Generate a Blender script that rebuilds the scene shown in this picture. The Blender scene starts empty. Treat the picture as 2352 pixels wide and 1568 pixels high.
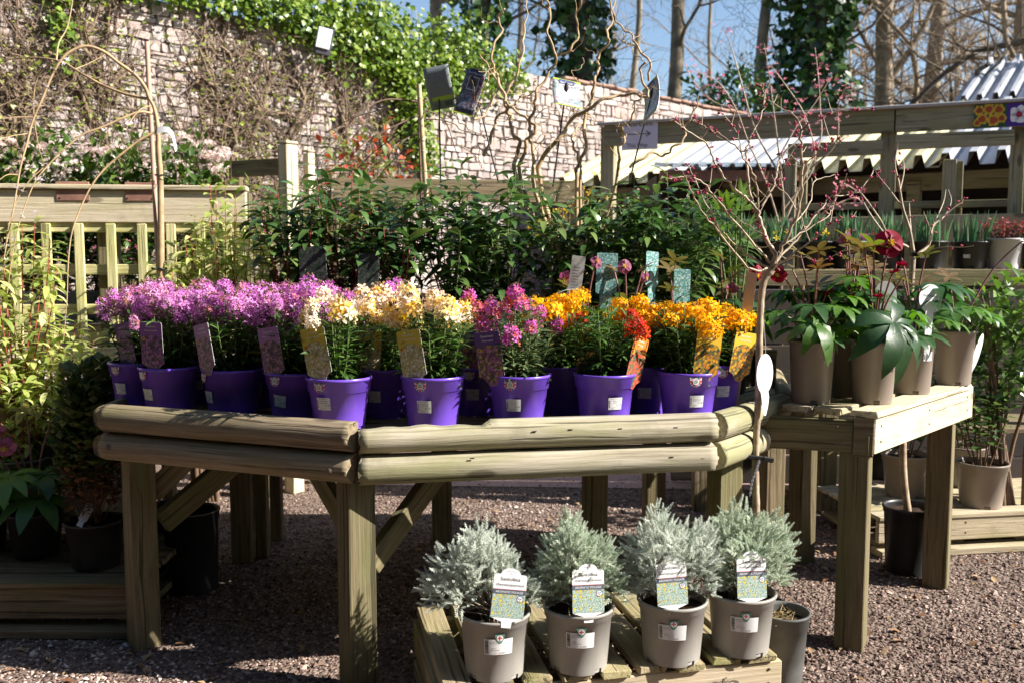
import bpy, math, random
import numpy as np
from mathutils import Vector, Matrix, Euler, Quaternion

# ------------------------------------------------------------------ camera, sky, sun, exposure
scene = bpy.context.scene
COL = scene.collection
PITCH = math.radians(5.0)
FPX = 2100.0
CAMZ = 1.25
cam_d = bpy.data.cameras.new('camera')
cam_d.sensor_width = 36.0
cam_d.lens = 36.0 * FPX / 2352.0
cam_d.clip_start = 0.05
cam_d.clip_end = 2000.0
cam_d.dof.use_dof = True
cam_d.dof.focus_distance = 2.75
cam_d.dof.aperture_fstop = 4.5
cam = bpy.data.objects.new('camera', cam_d)
COL.objects.link(cam)
cam.location = (0, 0, CAMZ)
cam.rotation_euler = (math.radians(90) - PITCH, 0, 0)
scene.camera = cam

SUN_AZ = math.radians(13.0)      # turned from +x towards the camera side
SUN_EL = math.radians(35.0)
to_sun = Vector((math.cos(SUN_EL) * math.cos(SUN_AZ), -math.cos(SUN_EL) * math.sin(SUN_AZ), math.sin(SUN_EL)))
world = bpy.data.worlds.new('World')
scene.world = world
world.use_nodes = True
wt = world.node_tree
wt.nodes.clear()
wo = wt.nodes.new('ShaderNodeOutputWorld')
wb = wt.nodes.new('ShaderNodeBackground')
sky = wt.nodes.new('ShaderNodeTexSky')
sky.sky_type = 'NISHITA'
sky.sun_disc = False
sky.sun_elevation = SUN_EL
sky.sun_rotation = math.atan2(to_sun.x, to_sun.y)
sky.air_density = 1.0
sky.dust_density = 0.6
sky.ozone_density = 1.6
wb.inputs['Strength'].default_value = 0.078
wt.links.new(sky.outputs[0], wb.inputs['Color'])
wt.links.new(wb.outputs[0], wo.inputs['Surface'])
sun_d = bpy.data.lights.new('sun', 'SUN')
sun_d.energy = 5.0
sun_d.angle = math.radians(0.53)
sun_d.color = (1.0, 0.94, 0.85)
sun = bpy.data.objects.new('sun', sun_d)
COL.objects.link(sun)
sun.rotation_euler = to_sun.to_track_quat('Z', 'Y').to_euler()
scene.view_settings.view_transform = 'Standard'
scene.view_settings.look = 'None'
scene.view_settings.exposure = 1.25
scene.view_settings.gamma = 1.0
scene.view_settings.use_curve_mapping = False
scene.render.engine = 'CYCLES'
scene.cycles.max_bounces = 6
scene.cycles.transparent_max_bounces = 6

# ------------------------------------------------------------------ helpers
rng = np.random.default_rng(11)
R = random.Random(5)
CP, SP = math.cos(PITCH), math.sin(PITCH)

def at(X, Y, y):
    """world point at distance y (along +y) seen at photo position X, Y (2352 wide)"""
    u, v = (X - 1176.0) / FPX, (784.0 - Y) / FPX
    t = y / (CP + v * SP)
    return Vector((u * t, y, CAMZ + t * (v * CP - SP)))

def atz(X, Y, z):
    u, v = (X - 1176.0) / FPX, (784.0 - Y) / FPX
    t = (z - CAMZ) / (v * CP - SP)
    return Vector((u * t, t * (CP + v * SP), z))

def node(t, kind, ins=None, **attrs):
    n = t.nodes.new(kind)
    for k, v in attrs.items():
        setattr(n, k, v)
    for k, v in (ins or {}).items():
        s = n.inputs[k]
        if isinstance(v, bpy.types.NodeSocket):
            t.links.new(v, s)
        else:
            s.default_value = v
    return n

def rgba(c):
    return (c[0], c[1], c[2], 1.0)

def ramp(t, fac, stops, interp='LINEAR'):
    n = t.nodes.new('ShaderNodeValToRGB')
    cr = n.color_ramp
    cr.interpolation = interp
    while len(cr.elements) < len(stops):
        cr.elements.new(0.5)
    for e, (p, c) in zip(cr.elements, stops):
        e.position = p
        e.color = rgba(c) if len(c) == 3 else c
    t.links.new(fac, n.inputs[0])
    return n.outputs[0]

def math_(t, op, a, b=0.0, c=0.0):
    n = node(t, 'ShaderNodeMath', {0: a, 1: b, 2: c}, operation=op)
    return n.outputs[0]

def mixc(t, f, a, b, blend='MIX'):
    n = t.nodes.new('ShaderNodeMix')
    n.data_type = 'RGBA'
    n.blend_type = blend
    for i, v in ((0, f), (6, a), (7, b)):
        if isinstance(v, bpy.types.NodeSocket):
            t.links.new(v, n.inputs[i])
        else:
            n.inputs[i].default_value = v if i == 0 else rgba(v)
    return n.outputs[2]

def new_mat(name):
    m = bpy.data.materials.new(name)
    m.use_nodes = True
    t = m.node_tree
    t.nodes.clear()
    out = t.nodes.new('ShaderNodeOutputMaterial')
    b = t.nodes.new('ShaderNodeBsdfPrincipled')
    t.links.new(b.outputs[0], out.inputs[0])
    return m, t, b, out

def coords(t, scale=(1, 1, 1), rand=True, kind='Object'):
    tc = t.nodes.new('ShaderNodeTexCoord')
    v = tc.outputs[kind]
    if rand:
        oi = t.nodes.new('ShaderNodeObjectInfo')
        r = math_(t, 'MULTIPLY', oi.outputs['Random'], 37.0)
        v = node(t, 'ShaderNodeVectorMath', {0: v, 1: r}, operation='ADD').outputs[0]
    return node(t, 'ShaderNodeMapping', {'Vector': v, 'Scale': scale}).outputs[0]

def bump(t, b, h, strength=0.3, dist=0.01):
    n = node(t, 'ShaderNodeBump', {'Height': h, 'Strength': strength, 'Distance': dist})
    t.links.new(n.outputs[0], b.inputs['Normal'])

def m_plain(name, col, rough=0.5, var=0.15, scale=20.0, bmp=0.0, spec=0.5, rand=0.0, metal=0.0, dirt=None):
    m, t, b, o = new_mat(name)
    nz = node(t, 'ShaderNodeTexNoise', {'Vector': coords(t), 'Scale': scale, 'Detail': 5.0})
    lo = tuple(c * (1 - var) for c in col)
    hi = tuple(min(1, c * (1 + var)) for c in col)
    c = ramp(t, nz.outputs[0], [(0.3, lo), (0.7, hi)])
    if rand:
        oi = t.nodes.new('ShaderNodeObjectInfo')
        v = math_(t, 'MULTIPLY_ADD', oi.outputs['Random'], rand * 2, 1 - rand)
        c = node(t, 'ShaderNodeHueSaturation', {'Value': v, 'Color': c}).outputs[0]
    if dirt:
        d1 = node(t, 'ShaderNodeTexNoise', {'Vector': coords(t, (1, 1, .35)), 'Scale': 42.0, 'Detail': 8.0, 'Roughness': .75})
        d2 = node(t, 'ShaderNodeTexVoronoi', {'Vector': coords(t), 'Scale': 190.0})
        sp = math_(t, 'LESS_THAN', d2.outputs['Distance'], .16)
        f = math_(t, 'MAXIMUM', math_(t, 'MULTIPLY', ramp(t, d1.outputs[0], [(.52, (0, 0, 0)), (.72, (1, 1, 1))]), .30), math_(t, 'MULTIPLY', sp, .35))
        c = mixc(t, f, c, dirt)
    t.links.new(c, b.inputs['Base Color'])
    b.inputs['Roughness'].default_value = rough
    if dirt:
        t.links.new(math_(t, 'MULTIPLY_ADD', f, .8, rough), b.inputs['Roughness'])
    b.inputs['Specular IOR Level'].default_value = spec
    b.inputs['Metallic'].default_value = metal
    if bmp:
        bump(t, b, nz.outputs[0], bmp, 0.004)
    return m

def m_wood(name, dark, mid, light, green=(0.16, 0.17, 0.05), moss=0.4, rough=0.85, gs=1.0, knots=True):
    """weathered timber, grain along local x"""
    m, t, b, o = new_mat(name)
    co = coords(t, (1, 1, 1))
    warp = node(t, 'ShaderNodeTexNoise', {'Vector': co, 'Scale': 3.0, 'Detail': 2.0})
    cw = node(t, 'ShaderNodeVectorMath', {0: warp.outputs[1], 1: (0.02, 0.022, 0.022)}, operation='MULTIPLY').outputs[0]
    co2 = node(t, 'ShaderNodeVectorMath', {0: co, 1: cw}, operation='ADD').outputs[0]
    g = node(t, 'ShaderNodeMapping', {'Vector': co2, 'Scale': (2.6 * gs, 85 * gs, 85 * gs)}).outputs[0]
    n1 = node(t, 'ShaderNodeTexNoise', {'Vector': g, 'Scale': 1.0, 'Detail': 7.0, 'Roughness': 0.65})
    c = ramp(t, n1.outputs[0], [(0.28, dark), (0.48, mid), (0.72, light)])
    # blotches of grey and algae
    n2 = node(t, 'ShaderNodeTexNoise', {'Vector': node(t, 'ShaderNodeMapping', {'Vector': co, 'Scale': (3, 9, 9)}).outputs[0], 'Scale': 1.0, 'Detail': 5.0})
    f = math_(t, 'MULTIPLY', ramp(t, n2.outputs[0], [(0.42, (0, 0, 0)), (0.66, (1, 1, 1))]), moss)
    c = mixc(t, f, c, green)
    n3 = node(t, 'ShaderNodeTexNoise', {'Vector': co, 'Scale': 6.0, 'Detail': 6.0, 'Roughness': 0.7})
    f3 = math_(t, 'MULTIPLY', ramp(t, n3.outputs[0], [(0.56, (0, 0, 0)), (0.68, (1, 1, 1))]), 0.45)
    c = mixc(t, f3, c, tuple(x * 0.55 for x in mid))
    h = n1.outputs[0]
    if knots:
        vo = node(t, 'ShaderNodeTexVoronoi', {'Vector': node(t, 'ShaderNodeMapping', {'Vector': co2, 'Scale': (3.1, 9, 9)}).outputs[0], 'Scale': 1.0, 'Randomness': 1.0})
        kf = ramp(t, vo.outputs['Distance'], [(0.0, (1, 1, 1)), (0.10, (1, 1, 1)), (0.16, (0, 0, 0))])
        c = mixc(t, math_(t, 'MULTIPLY', kf, 0.75), c, tuple(x * 0.5 for x in dark))
    # long checks (cracks)
    g2 = node(t, 'ShaderNodeMapping', {'Vector': co2, 'Scale': (1.0, 62, 62)}).outputs[0]
    n4 = node(t, 'ShaderNodeTexNoise', {'Vector': g2, 'Scale': 1.0, 'Detail': 2.0})
    ck = ramp(t, n4.outputs[0], [(0.34, (1, 1, 1)), (0.385, (0, 0, 0))])
    c = mixc(t, math_(t, 'MULTIPLY', ck, 0.7), c, tuple(x * 0.35 for x in dark))
    oi = t.nodes.new('ShaderNodeObjectInfo')
    v = math_(t, 'MULTIPLY_ADD', oi.outputs['Random'], 0.3, 0.85)
    c = node(t, 'ShaderNodeHueSaturation', {'Value': v, 'Color': c}).outputs[0]
    t.links.new(c, b.inputs['Base Color'])
    b.inputs['Roughness'].default_value = rough
    b.inputs['Specular IOR Level'].default_value = 0.25
    hh = math_(t, 'SUBTRACT', h, math_(t, 'MULTIPLY', ck, 0.6))
    bump(t, b, hh, 0.55, 0.006)
    return m

def m_leaf(name, stops, rough=0.38, trans=0.25, tcol=None, spec=0.45, vein=0.0):
    """stops: list of (pos, colour) picked by the per-leaf 'tint' plus the object's random"""
    m, t, b, o = new_mat(name)
    at_ = node(t, 'ShaderNodeAttribute', attribute_name='tint')
    oi = t.nodes.new('ShaderNodeObjectInfo')
    f = math_(t, 'FRACT', math_(t, 'ADD', at_.outputs['Fac'], oi.outputs['Random']))
    c = ramp(t, f, stops)
    nz = node(t, 'ShaderNodeTexNoise', {'Vector': coords(t), 'Scale': 45.0, 'Detail': 3.0})
    v = math_(t, 'MULTIPLY_ADD', nz.outputs[0], 0.7, 0.65)
    c = node(t, 'ShaderNodeHueSaturation', {'Value': v, 'Color': c}).outputs[0]
    t.links.new(c, b.inputs['Base Color'])
    b.inputs['Roughness'].default_value = rough
    b.inputs['Specular IOR Level'].default_value = spec
    if vein:
        bump(t, b, nz.outputs[0], vein, 0.003)
    if trans > 0:
        tr = t.nodes.new('ShaderNodeBsdfTranslucent')
        if tcol is None:
            c2 = node(t, 'ShaderNodeHueSaturation', {'Value': 1.7, 'Saturation': 1.15, 'Color': c}).outputs[0]
            t.links.new(c2, tr.inputs[0])
        else:
            tr.inputs[0].default_value = rgba(tcol)
        mx = node(t, 'ShaderNodeMixShader', {0: trans, 1: b.outputs[0], 2: tr.outputs[0]})
        t.links.new(mx.outputs[0], o.inputs[0])
    return m

# ---- mesh accumulator
class MB:
    def __init__(self):
        self.v, self.f, self.n = [], [], 0
    def add(self, verts, faces, tint=0.0, mat=0, smooth=True):
        verts = np.asarray(verts, dtype=np.float64).reshape(-1, 3)
        if not isinstance(faces, list):
            faces = [faces]
        for fa in faces:
            fa = np.asarray(fa, dtype=np.int64)
            if fa.size == 0:
                continue
            k = len(fa)
            ti = np.full(k, tint, dtype=np.float32) if np.isscalar(tint) else np.asarray(tint, dtype=np.float32)
            self.f.append((fa + self.n, ti, mat, smooth))
        self.v.append(verts)
        self.n += len(verts)
        return self
    def inst(self, tmpl, rot, pos, scale=1.0, tint=0.0, mat=0, smooth=True):
        """tmpl = (verts, [faces..]); rot K,3,3; pos K,3; scale K or K,3"""
        tv, tf = tmpl
        tv = np.asarray(tv, dtype=np.float64)
        K = len(pos)
        if K == 0:
            return self
        sc = np.asarray(scale, dtype=np.float64)
        if sc.ndim == 0:
            sc = np.full((K, 3), float(sc))
        elif sc.ndim == 1:
            sc = np.repeat(sc[:, None], 3, 1)
        vs = np.einsum('kij,kvj->kvi', np.asarray(rot), tv[None] * sc[:, None, :]) + np.asarray(pos)[:, None, :]
        off = (np.arange(K) * len(tv))[:, None, None]
        ti = np.full(K, tint, dtype=np.float32) if np.isscalar(tint) else np.asarray(tint, dtype=np.float32)
        base = self.n
        for fa in tf:
            fa = np.asarray(fa, dtype=np.int64)
            ff = (fa[None] + off).reshape(-1, fa.shape[1])
            self.f.append((ff + base, np.repeat(ti, len(fa)), mat, smooth))
        self.v.append(vs.reshape(-1, 3))
        self.n += K * len(tv)
        return self
    def segs(self, P0, P1, R0, R1, n=3, tint=0.0, mat=0):
        P0, P1 = np.asarray(P0, float), np.asarray(P1, float)
        R0, R1 = np.asarray(R0, float), np.asarray(R1, float)
        K = len(P0)
        if K == 0:
            return self
        d = P1 - P0
        d /= np.maximum(np.linalg.norm(d, axis=1, keepdims=True), 1e-9)
        ref = np.where(np.abs(d[:, 2:3]) > 0.9, np.array([[1., 0, 0]]), np.array([[0, 0, 1.]]))
        a = np.cross(d, ref); a /= np.linalg.norm(a, axis=1, keepdims=True)
        b = np.cross(d, a)
        th = np.arange(n) * 2 * math.pi / n
        ring = a[:, None, :] * np.cos(th)[None, :, None] + b[:, None, :] * np.sin(th)[None, :, None]
        v0 = P0[:, None, :] + ring * R0[:, None, None]
        v1 = P1[:, None, :] + ring * R1[:, None, None]
        V = np.concatenate([v0, v1], 1).reshape(-1, 3)
        i = np.arange(n); j = (i + 1) % n
        fa = np.stack([i, j, j + n, i + n], 1)
        F = (fa[None] + (np.arange(K) * 2 * n)[:, None, None]).reshape(-1, 4)
        ti = tint if np.isscalar(tint) else np.repeat(tint, n)
        return self.add(V, F, ti, mat)
    def tube(self, pts, rad, n=6, tint=0.0, mat=0, cap=True):
        P = np.asarray([tuple(p) for p in pts], float)
        m = len(P)
        rad = np.full(m, rad, float) if np.isscalar(rad) else np.asarray(rad, float)
        T = np.gradient(P, axis=0)
        T /= np.maximum(np.linalg.norm(T, axis=1, keepdims=True), 1e-9)
        a = np.cross(T[0], [0, 0, 1.0])
        if np.linalg.norm(a) < 0.1:
            a = np.cross(T[0], [1.0, 0, 0])
        a /= np.linalg.norm(a)
        th = np.arange(n) * 2 * math.pi / n
        rings = []
        for k in range(m):
            a = a - T[k] * np.dot(a, T[k]); a /= max(np.linalg.norm(a), 1e-9)
            b = np.cross(T[k], a)
            rings.append(P[k] + rad[k] * (np.cos(th)[:, None] * a + np.sin(th)[:, None] * b))
        V = np.concatenate(rings)
        i = np.arange(n); j = (i + 1) % n
        F = np.concatenate([np.stack([i, j, j + n, i + n], 1) + k * n for k in range(m - 1)])
        self.add(V, F, tint, mat)
        if cap:
            self.add(rings[-1], np.arange(n)[None], tint, mat, False)
            self.add(rings[0], np.arange(n)[::-1][None], tint, mat, False)
        return self
    def lathe(self, prof, n=32, tint=0.0, mat=0, skip=None, smooth=True):
        """prof: (r, z) list; skip(k, i) drops the face of band k at step i"""
        th = np.arange(n) * 2 * math.pi / n
        V = np.concatenate([np.stack([r * np.cos(th), r * np.sin(th), np.full(n, z)], 1) for r, z in prof])
        F = []
        for k in range(len(prof) - 1):
            for i in range(n):
                if skip and skip(k, i):
                    continue
                j = (i + 1) % n
                F.append((k * n + i, k * n + j, (k + 1) * n + j, (k + 1) * n + i))
        return self.add(V, np.array(F), tint, mat, smooth)
    def disc(self, r, z, n=32, tint=0.0, mat=0, jit=0.0):
        th = np.arange(n) * 2 * math.pi / n
        rr = [0.0, 0.35, 0.7, 1.0]
        V = [(0, 0, z + jit)]
        for q in rr[1:]:
            for a in th:
                V.append((r * q * math.cos(a), r * q * math.sin(a), z + (R.uniform(-jit, jit) if q < 1 else 0)))
        F3 = [(0, 1 + i, 1 + (i + 1) % n) for i in range(n)]
        F4 = []
        for k in range(2):
            for i in range(n):
                a, b2 = 1 + k * n + i, 1 + k * n + (i + 1) % n
                F4.append((a, a + n, b2 + n, b2))
        return self.add(V, [np.array(F3), np.array(F4)], tint, mat)
    def box(self, c, s, ch=0.002, rot=None, tint=0.0, mat=0):
        v, f = chbox(s[0], s[1], s[2], ch)
        if rot is not None:
            v = v @ np.array(rot.to_3x3()).T
        return self.add(v + np.array(c), f, tint, mat, False)
    def mesh(self, name, mats):
        me = bpy.data.meshes.new(name)
        V = np.concatenate(self.v) if self.v else np.zeros((0, 3))
        me.vertices.add(len(V))
        me.vertices.foreach_set('co', V.astype(np.float32).ravel())
        tot = np.concatenate([np.full(len(f), f.shape[1]) for f, _, _, _ in self.f])
        loops = np.concatenate([f.ravel() for f, _, _, _ in self.f])
        me.loops.add(len(loops))
        me.loops.foreach_set('vertex_index', loops.astype(np.int32))
        me.polygons.add(len(tot))
        st = np.concatenate([[0], np.cumsum(tot)[:-1]])
        me.polygons.foreach_set('loop_start', st.astype(np.int32))
        me.polygons.foreach_set('material_index', np.concatenate([np.full(len(f), m) for f, _, m, _ in self.f]).astype(np.int32))
        me.polygons.foreach_set('use_smooth', np.concatenate([np.full(len(f), s) for f, _, _, s in self.f]).astype(bool))
        a = me.attributes.new('tint', 'FLOAT', 'FACE')
        a.data.foreach_set('value', np.concatenate([t for _, t, _, _ in self.f]).astype(np.float32))
        me.update(calc_edges=True)
        for m in (mats if isinstance(mats, (list, tuple)) else [mats]):
            me.materials.append(m)
        return me

def chbox(sx, sy, sz, c):
    """chamfered box centred on the origin: 24 verts, 6 + 12 + 8 faces"""
    hx, hy, hz = sx / 2, sy / 2, sz / 2
    c = min(c, hx * .9, hy * .9, hz * .9)
    V, idx = [], {}
    for ix in (-1, 1):
        for iy in (-1, 1):
            for iz in (-1, 1):
                for ax in range(3):
                    p = [ix * (hx - c), iy * (hy - c), iz * (hz - c)]
                    p[ax] = (ix * hx, iy * hy, iz * hz)[ax]
                    idx[(ix, iy, iz, ax)] = len(V)
                    V.append(p)
    V = np.array(V)
    F4, F3 = [], []
    def orient(f):
        p = V[list(f)]
        nrm = np.cross(p[1] - p[0], p[2] - p[0])
        return tuple(f) if np.dot(nrm, p.mean(0)) > 0 else tuple(f)[::-1]
    for ax in range(3):
        o1, o2 = [k for k in range(3) if k != ax]
        for s in (-1, 1):
            q = []
            for a, b in ((-1, -1), (1, -1), (1, 1), (-1, 1)):
                k = [0, 0, 0]; k[ax] = s; k[o1] = a; k[o2] = b
                q.append(idx[(k[0], k[1], k[2], ax)])
            F4.append(orient(q))
    for ax in range(3):
        o1, o2 = [k for k in range(3) if k != ax]
        for a in (-1, 1):
            for b in (-1, 1):
                q = []
                for s in (-1, 1):
                    k = [0, 0, 0]; k[ax] = s; k[o1] = a; k[o2] = b
                    q.append((idx[(k[0], k[1], k[2], o1)], idx[(k[0], k[1], k[2], o2)]))
                F4.append(orient((q[0][0], q[1][0], q[1][1], q[0][1])))
    for ix in (-1, 1):
        for iy in (-1, 1):
            for iz in (-1, 1):
                F3.append(orient([idx[(ix, iy, iz, k)] for k in range(3)]))
    return V, [np.array(F4), np.array(F3)]

def link(name, me, parent=None, loc=None, rot=None, scale=None, **props):
    o = bpy.data.objects.new(name, me)
    COL.objects.link(o)
    if parent is not None:
        o.parent = parent
    if loc is not None:
        o.location = loc
    if rot is not None:
        if isinstance(rot, Matrix):
            o.rotation_euler = rot.to_euler()
        elif isinstance(rot, Quaternion):
            o.rotation_euler = rot.to_euler()
        else:
            o.rotation_euler = rot
    if scale is not None:
        o.scale = (scale,) * 3 if np.isscalar(scale) else scale
    for k, v in props.items():
        o[k] = v
    return o

def thing(name, label, cat, loc=(0, 0, 0), rot=None, group=None):
    o = link(name, None, None, loc, rot)
    o.empty_display_size = 0.05
    o['label'] = label
    o['category'] = cat
    if group:
        o['group'] = group
    return o

def tag(o, label, cat, group=None):
    o['label'] = label
    o['category'] = cat
    if group:
        o['group'] = group
    return o

def structure(name, me, **k):
    return link(name, me, kind='structure', **k)

def frames(d, up=(0, 0, 1)):
    """rotation matrices whose y column follows d and whose z column leans to up"""
    d = np.asarray(d, float).reshape(-1, 3)
    d = d / np.maximum(np.linalg.norm(d, axis=1, keepdims=True), 1e-9)
    u = np.broadcast_to(np.asarray(up, float), d.shape)
    x = np.cross(d, u)
    n = np.linalg.norm(x, axis=1, keepdims=True)
    x = np.where(n < 1e-3, np.array([[1.0, 0, 0]]), x / np.maximum(n, 1e-9))
    z = np.cross(x, d)
    return np.stack([x, d, z], 2)

def rotm(d, up=(0, 0, 1)):
    return Matrix(frames([tuple(d)], up)[0].tolist())

def board_rot(p0, p1, up=(0, 0, 1)):
    """matrix whose x axis follows p0->p1 and whose z axis leans to up"""
    x = (Vector(p1) - Vector(p0)).normalized()
    u = Vector(up)
    y = u.cross(x)
    if y.length < 1e-4:
        y = Vector((0, 1, 0)).cross(x)
    y.normalize()
    z = x.cross(y)
    return Matrix((x, y, z)).transposed()

def board(name, p0, p1, w, h, mat, parent=None, up=(0, 0, 1), ch=0.003, jit=0.0012, **props):
    """plank from p0 to p1 (world, parent unrotated at its location), w across, h along up"""
    p0, p1 = Vector(p0), Vector(p1)
    L = (p1 - p0).length
    v, f = chbox(L, w, h, ch)
    v = v + rng.uniform(-jit, jit, v.shape)
    me = MB().add(v, f, smooth=False).mesh(name, mat)
    loc = (p0 + p1) / 2
    if parent is not None:
        loc = loc - parent.location
    return link(name, me, parent, loc, board_rot(p0, p1, up), **props)

def smooth_path(pts, sub=4):
    P = np.asarray([tuple(p) for p in pts], float)
    if len(P) < 3:
        return np.linspace(P[0], P[-1], sub + 1)
    E = np.concatenate([[2 * P[0] - P[1]], P, [2 * P[-1] - P[-2]]])
    out = []
    for i in range(len(P) - 1):
        a, b, c, d = E[i], E[i + 1], E[i + 2], E[i + 3]
        for k in range(sub):
            t = k / sub
            out.append(0.5 * (2 * b + (c - a) * t + (2 * a - 5 * b + 4 * c - d) * t * t + (3 * b - a - 3 * c + d) * t ** 3))
    out.append(P[-1])
    return np.array(out)

def leaf_t(n=4, width=0.3, droop=0.25, fold=0.12, peak=0.4, twist=0.0):
    """leaf along +y, length 1, upper side +z"""
    V, F = [], []
    for i in range(n + 1):
        t = i / n
        y = math.sin(t * min(1.4, droop * 2.2 + 1e-3)) / (droop * 2.2 + 1e-3) if droop > 0.02 else t
        z = -droop * t * t
        if t <= peak:
            w = width * 0.5 * math.sin(0.5 * math.pi * (0.12 + 0.88 * t / peak))
        else:
            w = width * 0.5 * math.cos(0.5 * math.pi * ((t - peak) / (1 - peak)) ** 1.3)
        w = max(w, 0.004)
        V += [(-w, y, z + fold * w * 2), (0, y, z), (w, y, z + fold * w * 2)]
    for i in range(n):
        a = i * 3
        F += [(a, a + 1, a + 4, a + 3), (a + 1, a + 2, a + 5, a + 4)]
    return np.array(V), [np.array(F)]

LEAF2 = (np.array([(0, 0, 0), (-.5, .45, .12), (0, .5, 0), (.5, .45, .12), (0, 1, -.1)], float),
         [np.array([(0, 2, 1), (0, 3, 2), (1, 2, 4), (2, 3, 4)])])

def rand_dirs(k, zmin=-1.0, zmax=1.0, g=None):
    g = g or rng
    z = g.uniform(zmin, zmax, k)
    a = g.uniform(0, 2 * math.pi, k)
    r = np.sqrt(np.maximum(0, 1 - z * z))
    return np.stack([r * np.cos(a), r * np.sin(a), z], 1)

_txt = {}
def text_mesh(s, size):
    """flat letters centred on the origin: verts (x, y, 0), faces"""
    key = (s, size)
    if key not in _txt:
        cu = bpy.data.curves.new('lettering', 'FONT')
        cu.body = s
        cu.size = size
        cu.resolution_u = 2
        cu.align_x = 'CENTER'
        cu.align_y = 'CENTER'
        ob = bpy.data.objects.new('lettering', cu)
        me = bpy.data.meshes.new_from_object(ob)
        v = np.array([tuple(p.co) for p in me.vertices], float).reshape(-1, 3)
        f = [tuple(p.vertices) for p in me.polygons]
        bpy.data.objects.remove(ob)
        bpy.data.curves.remove(cu)
        bpy.data.meshes.remove(me)
        by = {}
        for q in f:
            by.setdefault(len(q), []).append(q)
        _txt[key] = (v, [np.array(q) for q in by.values()])
    return _txt[key]

def put_text(mb, s, size, fn, mat=0, x=0.0, y=0.0, stretch=1.0, rot90=False):
    """fn maps (N,2) flat coordinates to 3-D"""
    v, f = text_mesh(s, size)
    p = v[:, :2].copy()
    p[:, 0] *= stretch
    if rot90:
        p = np.stack([-p[:, 1], p[:, 0]], 1)
    mb.add(fn(p + np.array([x, y])), f, 0.0, mat, False)
# ------------------------------------------------------------------ materials
W_LOG = m_wood('log_timber', (.19, .155, .105), (.38, .335, .25), (.54, .49, .385), green=(.235, .235, .10), moss=.7)
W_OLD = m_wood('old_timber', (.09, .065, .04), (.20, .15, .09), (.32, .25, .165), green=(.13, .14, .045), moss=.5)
W_POST = m_wood('post_timber', (.095, .075, .045), (.185, .15, .085), (.27, .225, .135), green=(.115, .13, .045), moss=.6, knots=False, gs=1.4)
W_PALE = m_wood('pale_timber', (.44, .36, .24), (.62, .52, .37), (.72, .63, .48), green=(.50, .47, .22), moss=.35)
W_LATH = m_wood('lattice_timber', (.36, .32, .13), (.60, .54, .28), (.70, .64, .38), green=(.45, .45, .13), moss=.6, knots=False)
W_PERG = m_wood('pergola_timber', (.15, .135, .085), (.28, .255, .165), (.39, .36, .25), green=(.20, .20, .07), moss=.5)
W_BENCH = m_wood('bench_timber', (.30, .24, .16), (.47, .39, .27), (.60, .52, .38), green=(.28, .27, .10), moss=.5)
W_PALLET = m_wood('pallet_timber', (.14, .105, .06), (.31, .25, .15), (.44, .37, .24), green=(.19, .19, .065), moss=.75)
BAMBOO = m_plain('bamboo', (.52, .38, .22), .5, .2, 30)
PURPLE = m_plain('purple_plastic', (.16, .072, .57), .30, .08, 9, spec=.5, dirt=(.24, .17, .34))
GREYPOT = m_plain('grey_plastic', (.32, .305, .278), .38, .06, 8, dirt=(.25, .225, .19))
TAUPE = m_plain('taupe_plastic', (.25, .205, .168), .36, .08, 8, dirt=(.30, .26, .21))
BLACKPOT = m_plain('black_plastic', (.016, .016, .018), .42, .3, 12, dirt=(.06, .05, .04))
W_LOG2 = m_wood('brown_log_timber', (.12, .088, .057), (.25, .195, .13), (.37, .30, .21), green=(.19, .17, .07), moss=.6)
DUSTPOT = m_plain('dusty_black_plastic', (.11, .11, .105), .6, .55, 7)
BLUEPOT = m_plain('blue_grey_plastic', (.20, .23, .30), .4, .1, 8)
SOIL = m_plain('compost', (.045, .03, .02), .95, .5, 70, 1.0, .1)
STRAW = m_plain('dry_straw', (.38, .29, .14), .9, .4, 50, .5, .2)
WHITE = m_plain('white_card', (.80, .80, .80), .45, .02, 5)
PAPER = m_plain('sticker_paper', (.72, .72, .73), .5, .03, 5)
INK = m_plain('black_ink', (.03, .03, .035), .6, .1, 20)
PALEINK = m_plain('grey_ink', (.25, .25, .28), .6, .1, 20)
RED = m_plain('red_ink', (.62, .05, .04), .5, .1, 20)
GREEN_INK = m_plain('green_ink', (.03, .22, .13), .5, .1, 20)
SLATE = m_plain('slate_ink', (.085, .10, .14), .5, .1, 20)
BLUE_INK = m_plain('navy_ink', (.03, .045, .20), .5, .1, 20)
LIME = m_plain('lime_ink', (.42, .60, .05), .5, .1, 20)
RODM = m_plain('black_rod', (.012, .012, .013), .45, .2, 20)
STRING = m_plain('string', (.55, .5, .42), .8, .1, 40)
PLAQUE = m_plain('rusty_plaque', (.30, .155, .115), .5, .25, 18, .2)
STEM_GREEN = m_plain('green_stem', (.14, .20, .06), .5, .25, 40)
STEM_RED = m_plain('red_stem', (.32, .07, .05), .5, .3, 40)
STEM_BROWN = m_plain('brown_stem', (.14, .085, .05), .7, .35, 40)
BARK_TAN = m_plain('tan_bark', (.42, .29, .155), .6, .30, 28, .3)
BARK_PALE = m_plain('cherry_bark', (.36, .275, .19), .5, .45, 26, .4)
BARK_GREY = m_plain('grey_bark', (.22, .18, .125), .9, .45, 5, .6)
BARK_DARK = m_plain('dark_bark', (.10, .080, .055), .9, .4, 6, .6)
TWIG = m_plain('twig_bark', (.30, .23, .155), .8, .35, 12)
VINE = m_plain('vine_bark', (.20, .14, .095), .85, .4, 15)
IVY = m_leaf('ivy_leaves', [(0, (.06, .115, .014)), (.4, (.12, .20, .022)), (.8, (.20, .28, .035)), (1, (.27, .32, .07))], .35, .2)
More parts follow.
